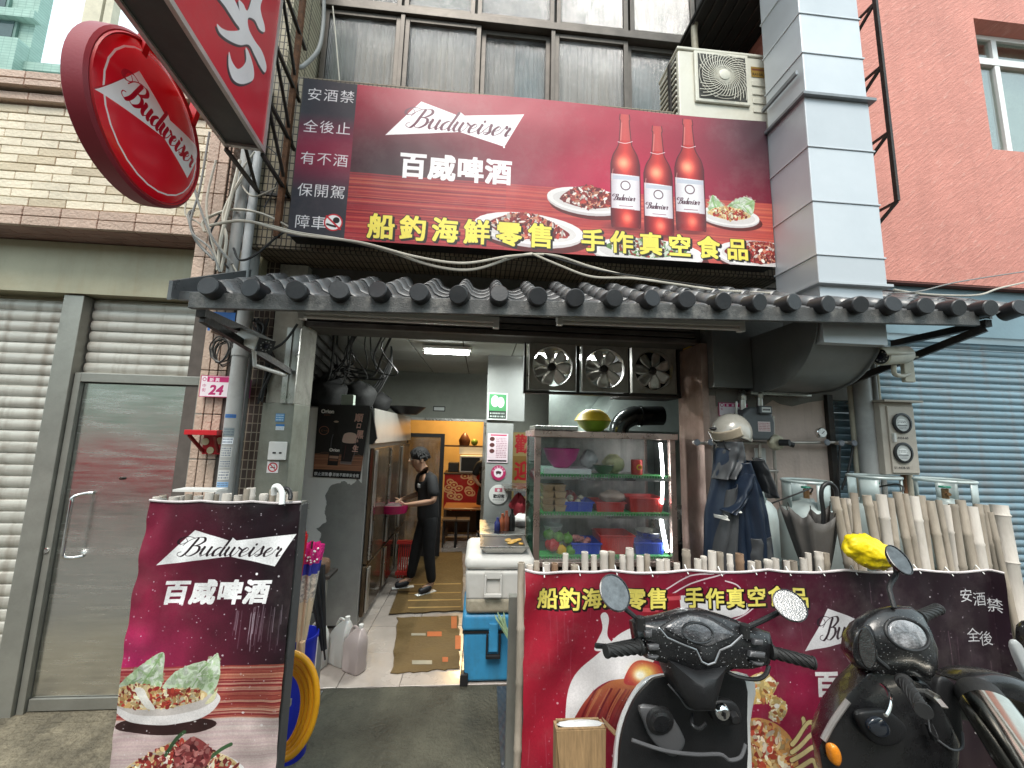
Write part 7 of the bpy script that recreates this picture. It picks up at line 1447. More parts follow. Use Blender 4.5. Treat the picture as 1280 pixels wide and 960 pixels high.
# meter box
mb = root('meter_box', 'beige electricity meter box with two round dials on the right', 'meter box', (3.6, 2.9, 1.7)); mY = 2.90; a = atY(1106, 503, mY); b = atY(1150, 594, mY); mbm = mat('beige_box_paint', (.47, .42, .36), .5, .1, .08, 4, .03, 30, .3, (.25, .15, .09))
box('box_body', a.x-.05, b.x, mY, mY+.25, b.z, a.z, mbm, mb, bevel=.005); box('box_door', a.x+.0, b.x-.012, mY-.014, mY-.001, b.z+.015, a.z-.03, mbm, mb, bevel=.004); box('rain_lid', a.x-.07, b.x+.03, mY-.06, mY+.27, a.z+.001, a.z+.018, mbm, mb, bevel=.003)
for i, py in enumerate((529, 566)):
    p = atY(1127+i*1.5, py, mY-.02); w_ = MB().lathe([(.066, 0), (.082, -.002), (.084, .010), (.066, .014)], p, Matrix.Rotation(R(90), 3, 'X'), 30).build('dial_rim', M['black'], mb, smooth=True)
    c = Cv(120, 120, (190, 192, 190)); c.ell(60, 50, 36, 22, (225, 226, 224)); pr_lines(c, 26, 40, 94, 60, 2, (80, 80, 84), i); c.rect(20, 74, 100, 80, (90, 90, 94)); pr_lines(c, 34, 84, 90, 104, 2, (120, 120, 124), i+4); m_ = MB(); n = 26; m_.v = [(p.x+.067*math.cos(6.2832*k/n), p.y-.004, p.z+.067*math.sin(6.2832*k/n)) for k in range(n)]; m_.f = [tuple(range(n))]; m_.uv = {k: (.5+.5*math.cos(6.2832*k/n), .5+.5*math.sin(6.2832*k/n)) for k in range(n)}; m_.build('dial_glass', printmat('dial%d' % i, c.image('dial%d' % i), rough=.06, bump=0), mb)
    c = Cv(200, 40, (178, 168, 156)); c.text(('51-4434-60', '51-4438-50')[i], 4, 32, 34, (50, 46, 44), bold=1); onquad('handwritten_number', printmat('hand%d' % i, c.image('hand%d' % i), bump=0), p.x-.085, p.x+.085, p.z-.135, p.z-.105, mY-.0145, mb)
box('box_latch', a.x+.015, a.x+.035, mY-.035, mY-.014, (a.z+b.z)/2-.03, (a.z+b.z)/2+.04, M['white'], mb, bevel=.003)
lathe_pipe('box_conduit', 'short conduit below the meter box', 1137, 602, 3.0, .022, .6, b.z, _mats['cream_pipe']); lathe_pipe('box_conduit', 'brown short conduit below the meter box beside the cream one', 1130, 602, 3.0, .018, .6, b.z, M['rust'])

# ---- gas cylinders
gcm = mat('grey_green_cylinder', (.42, .49, .48), .38, .1, .08, 3, .03, 30, .3, (.25, .22, .2), streak=.12)
def cylinder(lab, x, y, rz, zt, hose=False):
    r = root('gas_cylinder', lab, 'gas cylinder', (0, 0, 0), group='tall gas cylinders along the right wall'); rr = .205; sh = zt-.22
    MB().lathe([(0, 0), (rr*.9, 0), (rr, .03), (rr, sh-.14), (rr*.96, sh-.07), (rr*.80, sh-.02), (rr*.5, sh+.01), (.05, sh+.03), (.045, sh+.05), (0, sh+.05)], n=32).build('tank', gcm, r, smooth=True, angle=60)
    MB().lathe([(rr+.002, sh-.42), (rr+.004, sh-.415), (rr+.004, sh-.405), (rr+.002, sh-.40)], n=32).build('weld_seam', gcm, r, smooth=True)
    rc = .155
    for a in (.5, 2.3, 4.1): m_ = MB(); m_.grid(lambda u, v: (rc*math.cos(a+.75*u), rc*math.sin(a+.75*u), sh-.02+.20*v), 6, 1); m_.build('collar_post', gcm, r, smooth=True, solid=.006)
    m_ = MB(); m_.tube([(rc*math.cos(6.2832*k/28), rc*math.sin(6.2832*k/28), sh+.18) for k in range(29)], .011, 8, False); m_.build('collar_ring', gcm, r, smooth=True)
    MB().cyl((0, 0, sh+.04), (0, 0, sh+.12), .02, 12).cyl((0, 0, sh+.08), (.05, 0, sh+.085), .012, 10).build('valve', mat('brass', (.35, .20, .10), .4, .8, .2, 10, dirt=.4), r, smooth=True)
    MB().lathe([(0, 0), (.03, 0), (.034, .006), (.03, .014), (0, .014)], (0, 0, sh+.125), n=10).build('valve_wheel', mat('green_wheel', (.02, .20, .13), .4), r)
    if hose: MB().tube(crom([(.05, 0, sh+.085), (-.1, -.1, sh+.14), (-.25, -.08, sh+.10), (-.38, .1, sh-.02)], 6), .006, 8).build('gas_hose', M['cabled'], r, smooth=True)
    r.location = (x, y, -.04); r.rotation_euler = (0, 0, rz); return r
for (px, py, Y, rz, lab, ho) in ((1007, 604, 2.86, .3, 'gas cylinder in the middle of the wall with a black hose, umbrella hanging before it', True), (930, 594, 2.86, 2.0, 'gas cylinder mostly hidden behind the hanging rain coat', False), (1092, 598, 2.80, 1.0, 'gas cylinder behind the left end of the tall bamboo fence', True), (1180, 603, 2.62, 4.2, 'gas cylinder furthest right behind the bamboo, before the blue shutter', False)):
    p = atY(px, py, Y-.15); cylinder(lab, p.x*(Y)/(Y-.15), Y, rz, p.z+.04+.04, ho)

# ================================================================ bamboo fences
bam = mat('weathered_bamboo', (.36, .31, .25), .6, 0, .3, 9, .2, 60, .45, (.20, .15, .11), stretch=(1, 1, .25)); bam2 = mat('pale_bamboo', (.60, .55, .49), .6, 0, .15, 9, .15, 60, .4, (.30, .25, .2), stretch=(1, 1, .25)); bam3 = mat('brown_bamboo', (.30, .19, .12), .6, 0, .2, 9, .15, 60, .3, (.12, .07, .04), stretch=(1, 1, .25))
def cane(a, b, r_, m, parent, nodes=.30, seed=0, open_top=True):
    a, b = V(a), V(b); L_ = (b-a).length; q = random.Random(seed); P = []; rs = []; t = q.uniform(.05, nodes)
    ts = [0]
    while t < L_: ts += [t-.012, t, t+.012]; t += nodes*q.uniform(.85, 1.15)
    ts.append(L_); bend = V((q.uniform(-.008, .008), q.uniform(-.008, .008), 0))
    for i, t in enumerate(ts):
        u = t/L_; P.append(a+(b-a)*u+bend*math.sin(u*math.pi)); rs.append(r_*(1.14 if (i > 0 and i < len(ts)-1 and (i-1) % 3 == 1) else 1)*(1-.05*u))
    m_ = MB().tube(P, rs, 10, False); n = 10; k = len(m_.v); d = (b-a).normalized()
    top = [m_.v[k-n+j] for j in range(n)]; c = V((0, 0, 0))
    for p in top: c += V(p)/n
    i0 = len(m_.v); m_.v += [tuple(c+(V(p)-c)*.72) for p in top]; 
    for j in range(n): m_.f.append((k-n+j, k-n+(j+1) % n, i0+(j+1) % n, i0+j))
    i1 = len(m_.v); m_.v += [tuple(c+(V(p)-c)*.70-d*.04) for p in top]
    for j in range(n): m_.f.append((i0+j, i0+(j+1) % n, i1+(j+1) % n, i1+j))
    m_.f.append(tuple(range(i1, i1+n))); return m_.build('bamboo_cane', m, parent, smooth=True)
bf = root('bamboo_fence', 'tall leaning fence of thick weathered bamboo canes on the right', 'fence', (3.0, 2.4, -.05))
tops = [(1043, 621), (1053, 623), (1062, 623), (1067, 616), (1083, 619), (1093, 626), (1101, 618), (1112, 622), (1121, 615), (1131, 617), (1141, 620), (1151, 619), (1162, 626), (1173, 625), (1183, 631), (1191, 630), (1200, 625), (1206, 633), (1214, 633), (1222, 630), (1229, 631), (1237, 640), (1248, 631)]
for i, (px, py) in enumerate(tops):
    t = atY(px, py, 2.36+.012*(i % 3)); b = atY(px+18-(i % 4)*2, 712, 2.33+.012*(i % 3)); d = (b-t)/(t.z-b.z); bot = t+d*(t.z+.04); q = random.Random(i); cane(bot, t, (.026, .018, .030, .023)[i % 4]*(1 if i != 22 else 1.5), (bam, bam, bam2, bam)[i % 4], bf, .32, i)
for zz in (.5, 1.0): MB().cyl((2.3, 2.42, zz), (3.35, 2.42, zz), .02, 8).build('cross_cane', bam, bf, smooth=True)
ff = root('low_bamboo_fence', 'row of cut bamboo stubs standing above the printed banner', 'fence', (1.3, 2.27, -.05)); q = random.Random(12)
stub = [(662, 706), (671, 702), (683, 704), (694, 705), (707, 692), (719, 707), (731, 690), (743, 695), (755, 691), (765, 691), (778, 694), (788, 686), (800, 695), (810, 694), (825, 700), (834, 700), (846, 704), (859, 688), (872, 699), (881, 697), (890, 689), (901, 691), (912, 693), (926, 693), (939, 702), (949, 702), (960, 701), (971, 699), (983, 701), (993, 702), (1004, 698), (1012, 692), (1023, 690), (1034, 692)]
for i, (px, py) in enumerate(stub):
    t = atY(px, py, 2.27); t.y += .012*(i % 2); cane((t.x+q.uniform(-.02, .02), t.y, -.03), t, (.021, .018, .024)[i % 3], (bam2, bam, bam2, bam3 if i % 5 == 3 else bam2)[i % 4], ff, .28, i+50)
t = atY(652, 712, 2.20); cane((t.x, 2.22, -.04), (t.x, 2.22, t.z+.03), .022, bam, ff, .30, 91)
t = atY(643, 745, 2.42); MB().box(t.x-.03, t.x+.035, 2.40, 2.46, -.04, t.z).build('grey_post', M['steelframe'], ff)
for zz in (.35, .95): MB().cyl((.3, 2.31, zz), (2.3, 2.31, zz), .016, 8).build('cross_cane', bam, ff, smooth=True)
# printed banner tied to the fence, turning the corner at its right end
fb = root('fence_banner', 'long wrinkled beer banner with yellow characters tied along the low bamboo fence', 'banner', (1.5, 2.22, 0))
xc = atY(1232, 720, BY).x
def ban(u, v):
    s_ = u*(BX1-BX0); x = BX0+s_; y = BY; top = v**6
    if x > xc: e = x-xc; x = xc+e*.62; y = BY-e*.80
    w = .016*noise.noise(V((s_*2.2+v*1.0, v*1.6, 3)))+.012*math.sin(s_*9+v*3.0+2*noise.noise(V((s_*3, v*2, 0))))*(1-v)*.6+.006*noise.noise(V((s_*9, v*7, 1)))
    dg = max(0, 1-s_/.55)*.030*math.sin((s_*1.1+(1-v)*.9)*16)*v
    sag = .016*abs(math.sin(s_*math.pi/.47))*v**4
    return V((x+.010*noise.noise(V((0, v*9, 4)))*(1 if u < .02 else .3), y-w-dg-.02, BZ0+(BZ1-BZ0)*v-sag))
m_ = MB(); m_.grid(ban, 260, 90, uv=True); m_.build('printed_cloth', printmat('fence_print', fenceprint(), rough=.33, dirt=.10, bump=.05, bs=14), fb, smooth=True)
m_ = MB(); m_.tube([ban(k/120, 1)+V((0, .0, .004)) for k in range(121)], .007, 6).build('hem', mat('white_hem', (.62, .56, .56), .6, dirt=.4), fb, smooth=True)
for k in range(14): p = ban((k+.5)/14, .995); MB().tube([p+V((0, -.008, -.01)), p+V((0, .03, .03)), p+V((.01, .055, -.01)), p+V((0, .01, -.02))], .003, 5).build('tie', M['white2'], fb)

# ================================================================ standing banner at the left
SYb = 1.75; a = atY(190, 625, SYb); b = atY(378, 628, SYb); sx0, sx1, szt = a.x, b.x, (a.z+b.z)/2
st_ = root('standing_banner', 'tall beer banner on a metal stand, food photos printed on its lower half', 'banner', ((sx0+sx1)/2, SYb, -.05))
sbz = szt-(szt-atY(270, 826, SYb).z)/.528
def sbn(u, v):
    e = min(u, 1-u); w = .007*noise.noise(V((u*3, v*5, 7)))+.004*noise.noise(V((u*9, v*14, 2)))*(1+2*max(0, .12-e)/.12)
    return V((sx0+(sx1-sx0)*u+.008*noise.noise(V((9, v*8, 3)))*(1 if u < .01 else .2), SYb-w-.01-.02*math.sin(v*math.pi), sbz+(szt-sbz)*v-.006*abs(math.sin(u*9.4))*(v > .99)))
m_ = MB(); m_.grid(sbn, 60, 130, uv=True); m_.build('printed_cloth', printmat('stand_print', standprint(), rough=.33, dirt=.08, bump=.06, bs=16), st_, smooth=True)
MB().tube([sbn(k/40, 1)+V((0, -.002, .003)) for k in range(41)], .005, 6).build('hem', _mats['white_hem'], st_, smooth=True)
for x in (sx0+.01, sx1-.012): MB().box(x-.012, x+.012, SYb+.004, SYb+.05, -.05, szt).build('stand_post', M['steelframe'], st_)
MB().box(sx1-.004, sx1+.004, SYb-.012, SYb+.05, .1, szt-.01).build('side_strip', mat('dark_grey_side', (.08, .08, .08), .5, .2, dirt=.4), st_)
for zz in (.2, .8, szt-.03): MB().box(sx0, sx1, SYb+.05, SYb+.075, zz-.012, zz+.012).build('stand_rail', M['steelframe'], st_)
tl = [(197, 621), (204, 619), (218, 621), (225, 620), (236, 618), (248, 620), (262, 616), (270, 618), (284, 617), (298, 619), (309, 611), (314, 610), (330, 618), (341, 612), (352, 616), (362, 618), (369, 615)]
bk = root('bamboo_screen', 'bamboo panel behind the standing banner, only its cut tips showing', 'bamboo', ((sx0+sx1)/2, 1.9, -.05))
for i, (px, py) in enumerate(tl): t = atY(px, py, 1.88+.02*(i % 2)); cane((t.x, t.y, -.04), t, (.018, .014, .020)[i % 3], (bam2, bam, bam2)[i % 3], bk, .3, i+30)
t = atY(248, 611, 1.95); MB().box(t.x-.09, t.x+.1, 1.92, 2.0, t.z-.01, t.z).build('white_board', M['white'], bk)
t = atY(343, 618, SYb-.02); MB().tube(crom([t+V((-.002, 0, .0)), t+V((.002, -.01, .03)), t+V((.02, -.015, .034)), t+V((.04, -.02, .008)), t+V((.048, -.03, -.035))], 6), .011, 12).build('hook_handle', M['white2'], st_, smooth=True); MB().tube(crom([t+V((.02, .02, .02)), t+V((.045, .015, .02)), t+V((.06, .01, .0)), t+V((.065, .0, -.02))], 6), .009, 10).build('black_handle', M['black'], st_, smooth=True)

# ---- umbrella bucket, umbrellas and hose
bx_, by_ = Xp(374, 810, 2.62), 2.62
bkx = root('umbrella_bucket', 'deep blue plastic bucket holding umbrellas behind the standing banner', 'bucket', (bx_, by_, -.03)); zbk = atY(383, 805, 2.5).z
MB().lathe([(0, .0), (.085, 0), (.098, zbk+.03), (.105, zbk+.03), (.105, zbk+.01), (.095, zbk+.02), (.08, .02), (0, .02)], (bx_, by_, -.03), n=28).build('bucket_body', mat('deep_blue_plastic', (.012, .022, .34), .4, 0, .08, 5), bkx, smooth=True)
def folded(lab, base, top, rmax, cols, group=None, canopy_top=None):
    base, top = V(base), V(top); r = root('folded_umbrella', lab, 'umbrella', tuple(base)); d = (top-base); Q = d.normalized().to_track_quat('Z', 'Y').to_matrix(); L_ = d.length
    bands = len(cols)
    for bi, (v0, v1, m) in enumerate(cols):
        m_ = MB(); m_.grid(lambda u, v: base+Q @ V(((lambda vv, a: (rmax*(.30+.70*(vv**1.1)) if vv < .93 else rmax*(1.0-.0*(vv-.93)/.07))*(1+.22*math.cos(a*8+vv*2))*math.cos(a))(v0+(v1-v0)*v, u*6.2832), (lambda vv, a: (rmax*(.30+.70*(vv**1.1)) if vv < .93 else rmax)*(1+.22*math.cos(a*8+vv*2))*math.sin(a))(v0+(v1-v0)*v, u*6.2832), L_*(v0+(v1-v0)*v))), 48, 10); m_.build('canopy_cloth', m, r, smooth=True)
    MB().cyl(base-Q @ V((0, 0, .06)), top+Q @ V((0, 0, .02)), .006, 8).build('shaft', M['darkmetal'], r, smooth=True); return r
cv_ = Cv(400, 300, (232, 205, 172)); qq = np.random.RandomState(4)
for _ in range(26): x, y = qq.rand()*400, qq.rand()*220; cv_.ell(x, y, 12, 12, (40, 40, 60)); cv_.ell(x, y, 6, 6, (232, 205, 172)); cv_.rect(x+12, y-3, x+26, y+3, (40, 40, 60))
beige = mat('beige_umbrella_cloth', (.70, .56, .40), .6, 0, .1, 10); bluec = mat('blue_umbrella_cloth', (.04, .05, .35), .5); magc = mat('magenta_umbrella_cloth', (.62, .03, .22), .5, 0, .3, 60)
patt = mat('patterned_cloth', (.66, .58, .50), .6, 0, .6, 55, dirt=.85, dirtcol=(.06, .06, .10))
um = folded('beige patterned umbrella with blue and magenta rim standing tip down', (bx_+.02, by_-.06, .45), atY(390, 681, 2.5), .058, [(0, .62, beige), (.60, .80, patt), (.80, .88, bluec), (.88, 1, magc)])
for i in range(16): q = random.Random(i); t = q.uniform(.88, .99); p = V((bx_+.02, by_-.06, .45)).lerp(atY(390, 681, 2.5), t); a = q.uniform(-2.6, -.5); MB().ell(p+V((.062*math.cos(a), .062*math.sin(a), 0)), .006, .006, .006, 8, 6).build('white_dot', M['white2'], um, smooth=True)
folded('red folded umbrella leaning in the blue bucket', (bx_-.02, by_-.12, .50), atY(372, 668, 2.35), .045, [(0, 1, M['red'])]); folded('black folded umbrella hanging beside the bucket', atY(405, 812, 2.7), atY(392, 730, 2.7)+V((0, 0, .1)), .05, [(0, 1, mat('black_umbrella_cloth', (.02, .02, .022), .5, 0, .2, 20))])
MB().tube([atY(378, 818, 2.5), atY(378, 802, 2.5)], [.012, .016], 10).build('wooden_handle', mat('pale_wood_handle', (.55, .38, .24), .5), um, smooth=True)
ho = root('yellow_hose', 'coiled yellow orange hose hanging beside the standing banner', 'hose', (-1.0, 2.0, .7)); hm = mat('yellow_hose_rubber', (.72, .33, .012), .35, 0, .12, 8)
for i in range(4):
    c = atY(352-i*2, 882+i*1.5, 2.02+.02*i); MB().tube([(c.x+(.155-.012*i)*math.cos(a), c.y+.01*math.sin(a*2), c.z+(.225-.015*i)*math.sin(a)) for a in [6.2832*k/40 for k in range(41)]], .014, 10).build('hose_loop', hm, ho, smooth=True)
sl_ = root('side_stand', 'small dark metal side stand with a round pot beside the refrigerator', 'stand', (-1.2, 3.0, -.04)); a = atY(399, 712, 3.0); z = a.z-.03
MB().box(a.x-.22, a.x+.09, 2.95, 3.12, z-.02, z).build('shelf', M['darkmetal'], sl_)
for x in (a.x-.19, a.x+.06): box('leg', x-.012, x+.012, 2.96, 2.985, .06, z-.02, M['steelframe'], sl_)
MB().bar((a.x-.19, 2.97, z-.12), (a.x+.06, 2.97, z-.02), .012).bar((a.x-.19, 2.97, z-.3), (a.x+.06, 2.97, z-.22), .012).build('brace', M['darkmetal'], sl_)
MB().lathe([(0, 0), (.055, 0), (.06, .02), (.06, .075), (.05, .09), (0, .095)], (a.x, 3.03, z), n=22).build('brown_pot', mat('brown_pot', (.14, .08, .05), .35, .2, dirt=.3), smooth=True, label='round brown pot on the dark side stand', cat='pot')

# ---- umbrella hooked on the fence, rain coat, helmet, yellow bag
ug = root('hanging_umbrella', 'grey half open umbrella hooked on the bamboo beside the gas cylinder', 'umbrella', (2.3, 2.3, 1.2)); ugm = mat('grey_umbrella_cloth', (.085, .078, .072), .6, 0, .15, 10, .05, 90); tip = atY(1022, 722, 2.45)-V((0, 0, .12)); 
for k in range(8):
    a0, a1 = 6.2832*k/8+.3, 6.2832*(k+1)/8+.3
    def pan(u, v):
        a = a0+(a1-a0)*u; rr = .02+.15*v**.8*(1-.32*math.sin(math.pi*u)); fl_ = (-.04 if math.cos(a) < -.2 else .0)*v
        return tip+V((rr*math.cos(a)*1.0+fl_, rr*math.sin(a)*.7, .55*v-.05*math.sin(math.pi*u)*v+.03*math.cos(a*2)*v))
    m_ = MB(); m_.grid(pan, 6, 8); m_.build('canopy_panel', ugm, ug, smooth=True, solid=.002)
    p = pan(0, 1); MB().tube([tip, (tip+p)/2+V((0, 0, .01)), p+V((0, 0, .02))], .003, 5).build('rib', M['darkmetal'], ug)
hk = atY(1029, 640, 2.42); MB().tube(crom([tip+V((0, 0, .1)), tip.lerp(hk, .6), hk+V((0, 0, -.02)), hk+V((-.005, 0, .10)), hk+V((.01, 0, .16)), hk+V((.055, 0, .185)), hk+V((.10, .0, .15)), hk+V((.105, 0, .08))], 6), .013, 10).build('handle', M['black'], ug, smooth=True)
# rain coat
navy = mat('navy_raincoat', (.010, .017, .032), .38, 0, .15, 6, .08, 20); grey = mat('grey_raincoat', (.045, .047, .05), .45, 0, .15, 6, .08, 20); refl = mat('reflective_strip', (.60, .60, .56), .4)
rc = root('rain_coat', 'navy and grey rain coat hanging from the gas pipes under a helmet', 'coat', (1.9, 2.9, 1.7)); cy = 2.58
def drape(name, L, R_, m, seed, dep=.10, folds=5, Y=cy):
    # L, R_: left and right outlines (pixels), top to bottom
    n = len(L)
    Lc = crom([(a, b, 0) for a, b in L], 6); Rc = crom([(a, b, 0) for a, b in R_], 6); k = min(len(Lc), len(Rc))
    def f(u, v):
        i = v*(k-1); i0 = int(min(i, k-2)); t = i-i0; l_ = Lc[i0]*(1-t)+Lc[i0+1]*t; r__ = Rc[i0]*(1-t)+Rc[i0+1]*t; px = l_[0]+(r__[0]-l_[0])*u; py = l_[1]+(r__[1]-l_[1])*u
        p = atY(px, py, Y); ff = math.sin(u*math.pi); p.y = Y-dep*ff**.6-.022*v*math.sin(u*folds*6.28+seed+2*v)+.012*noise.noise(V((u*5, v*5, seed))); return p
    m_ = MB(); m_.grid(f, 40, 40); return m_.build(name, m, rc, smooth=True, solid=.004)
drape('coat_back', [(893, 560), (888, 600), (880, 640), (878, 690), (880, 712)], [(925, 560), (940, 600), (956, 650), (962, 690), (962, 712)], navy, 1, .09, 4)
drape('coat_front', [(908, 578), (905, 610), (912, 650), (916, 712)], [(930, 575), (945, 610), (955, 655), (960, 712)], navy, 3, .14, 3)
drape('grey_panel', [(898, 612), (892, 640), (886, 680), (884, 712)], [(912, 600), (914, 640), (915, 680), (917, 712)], grey, 5, .13, 2)
drape('hood', [(897, 552), (893, 575), (888, 598)], [(925, 552), (928, 575), (916, 596)], grey, 7, .11, 3)
drape('sleeve', [(912, 588), (905, 606), (902, 622), (892, 634)], [(930, 592), (926, 612), (914, 630), (903, 640)], navy, 9, .17, 2)
drape('grey_sleeve', [(930, 575), (936, 590), (944, 612)], [(940, 572), (950, 596), (956, 622)], grey, 11, .15, 2)
drape('reflective_band', [(895, 630), (895, 635)], [(914, 629), (914, 635)], refl, 2, .145, 1); drape('reflective_band', [(888, 641), (888, 645)], [(897, 639), (897, 644)], refl, 2, .135, 1)
drape('grey_hem', [(912, 668), (912, 690), (914, 712)], [(958, 664), (961, 690), (963, 712)], grey, 13, .15, 3)
# helmet
hc = atY(914, 541, 2.60); hl = root('open_face_helmet', 'dirty white open face helmet hanging on the wall above the rain coat', 'helmet', tuple(hc)); hmt = mat('helmet_white', (.36, .345, .30), .25, 0, .08, 6, dirt=.25, coat=.4)
HM = Matrix.Rotation(R(-50), 3, 'Z') @ Matrix.Rotation(R(26), 3, 'X') @ Matrix.Rotation(R(-8), 3, 'Y')
def hel(u, v, r_=1.0):
    a = -math.pi*.5+2*math.pi*u; el_ = math.pi/2-v*(math.pi*.5+.55); front = max(0, math.cos(a+math.pi/2)); el_ = math.pi/2-v*((math.pi*.5+.62)-1.02*front**1.2)
    return hc+HM @ V((.128*r_*math.cos(el_)*math.cos(a), .152*r_*math.cos(el_)*math.sin(a), .135*r_*math.sin(el_)))
m_ = MB(); m_.grid(lambda u, v: hel(u, v), 48, 20); m_.build('shell', hmt, hl, smooth=True); m_ = MB(); m_.grid(lambda u, v: hel(u, v, .9), 40, 14); m_.build('lining', M['void'], hl, smooth=True)
MB().tube([hel(k/48, 1)+V((0, 0, 0)) for k in range(49)], .007, 6).build('edge_trim', hmt, hl, smooth=True)
m_ = MB(); m_.grid(lambda u, v: hc+HM @ V((.134*math.cos(-2.5+1.85*u), -.158*math.sin(2.5-1.85*u), .10-.07*v-.02)), 20, 5); m_.build('peak', mat('beige_visor', (.36, .30, .22), .2, coat=.5), hl, smooth=True, solid=.004)
MB().ell(hc+HM @ V((-.06, -.10, .085)), .035, .02, .012, 12, 8).ell(hc+HM @ V((.06, -.11, .06)), .03, .02, .010, 12, 8).build('vent', M['black'], hl, smooth=True); MB().tube(crom([hel(.0, 1), hel(0, 1)+V((.01, 0, -.08)), hel(0, 1)+V((.05, -.02, -.12))], 5), .006, 6).build('strap', M['black'], hl, smooth=True)
# yellow bag on the banner corner
p = atY(1084, 689, 2.14); yl = mat('bright_yellow_bag', (.80, .60, .012), .35, 0, .08, 6, .5, 22, sss=.05)
m_ = MB(); MY = Matrix.Rotation(R(20), 3, 'Y')
m_.grid(lambda u, v: p+MY @ V(((.115*math.sin(v*math.pi)**.8*math.cos(u*6.2832))*(1+.25*noise.noise(V((math.cos(u*6.28)*2, math.sin(u*6.28)*2, v*4)))) if v < .0 else -.135*math.cos(v*math.pi)*(1.12 if v > .5 else 1), .07*math.sin(v*math.pi)**.9*math.sin(u*6.2832), .082*math.sin(v*math.pi)**.62*math.cos(u*6.2832)*(1+.30*noise.noise(V((math.cos(u*6.28)*1.5, math.sin(u*6.28)*1.5, v*5)))))), 60, 36)
for i, v in enumerate(m_.v): k = noise.noise(V(v)*18)*.017+noise.noise(V(v)*50)*.008; d = (V(v)-p); m_.v[i] = tuple(V(v)+d.normalized()*k) if d.length > 1e-6 else v
m_.build('yellow_plastic_bag', yl, smooth=True, label='crumpled bright yellow plastic bag lying on the dark banner by the bamboo', cat='bag')
# cardboard box
cbx = root('cardboard_box', 'open brown cardboard box in front of the banner beside the scooter', 'box', (.5, 1.6, -.05)); cbm = mat('corrugated_cardboard', (.26, .165, .08), .75, 0, .35, 5, .12, 30, .2, (.2, .12, .06), stretch=(14, 14, .5))
a = atY(695, 912, 1.55); b = atY(757, 912, 1.55)
MB().box(a.x, b.x, 1.55, 1.56, -.045, a.z).build('front_wall', cbm, cbx); MB().box(a.x, a.x+.01, 1.56, 1.6, -.045, a.z-.003).build('side_wall', cbm, cbx); MB().box(b.x-.01, b.x, 1.56, 1.6, -.045, a.z-.003).build('side_wall', cbm, cbx); MB().box(a.x+.01, b.x-.01, 1.60, 1.61, -.045, a.z-.003).build('back_wall', cbm, cbx)
MB().hexa([(a.x+.02, 1.525, a.z-.20), (b.x-.01, 1.53, a.z-.20), (b.x-.01, 1.535, a.z-.20), (a.x+.02, 1.53, a.z-.20), (a.x, 1.545, a.z-.003), (b.x, 1.545, a.z-.003), (b.x, 1.549, a.z-.003), (a.x, 1.549, a.z-.003)]).build('front_flap', cbm, cbx)
MB().hexa([(b.x+.002, 1.56, a.z), (b.x+.15, 1.50, a.z-.12), (b.x+.15, 1.55, a.z-.12), (b.x+.002, 1.60, a.z), (b.x+.002, 1.56, a.z+.005), (b.x+.153, 1.50, a.z-.115), (b.x+.153, 1.55, a.z-.115), (b.x+.002, 1.60, a.z+.005)]).build('side_flap', cbm, cbx)
MB().box(a.x-.002, b.x+.002, 1.523, 1.5285, a.z-.215, a.z-.19).build('tape_strip', mat('tan_tape', (.40, .30, .20), .3), cbx)
clump('crumpled_film', ((a.x+b.x)/2, 1.58, a.z-.004), (.085, .02, .007), mat('white_film', (.6, .6, .6), .3, 0, .1, 8, .4, 30), cbx, seed=3)

# ================================================================ people and the back room
def skinned(name, pts, edges, m, parent, sub=2, label=None, cat=None):
    me = bpy.data.meshes.new(name); o3 = off(parent); me.from_pydata([tuple(V(p[:3])-o3) for p in pts], edges, []); o = bpy.data.objects.new(name, me); scene.collection.objects.link(o); o.parent = parent
    md = o.modifiers.new('skin', 'SKIN'); md.use_smooth_shade = True; md.branch_smoothing = .6
    for i, p in enumerate(pts):
        sv_ = me.skin_vertices[0].data[i]; r_ = p[3]; sv_.radius = r_ if isinstance(r_, tuple) else (r_, r_); sv_.use_root = (i == 0)
    s2 = o.modifiers.new('sub', 'SUBSURF'); s2.levels = s2.render_levels = sub; me.materials.append(m); _tag(o, label, cat, None, None); return o
skn = mat('skin', (.36, .21, .14), .5, 0, .08, 20, sss=.15); hair = mat('black_hair', (.005, .004, .004), .75, 0, .3, 60, .3, 200); blk = mat('black_tshirt', (.006, .006, .007), .8, 0, .2, 10, .1, 30); shoe = mat('dark_shoe', (.02, .02, .024), .5)
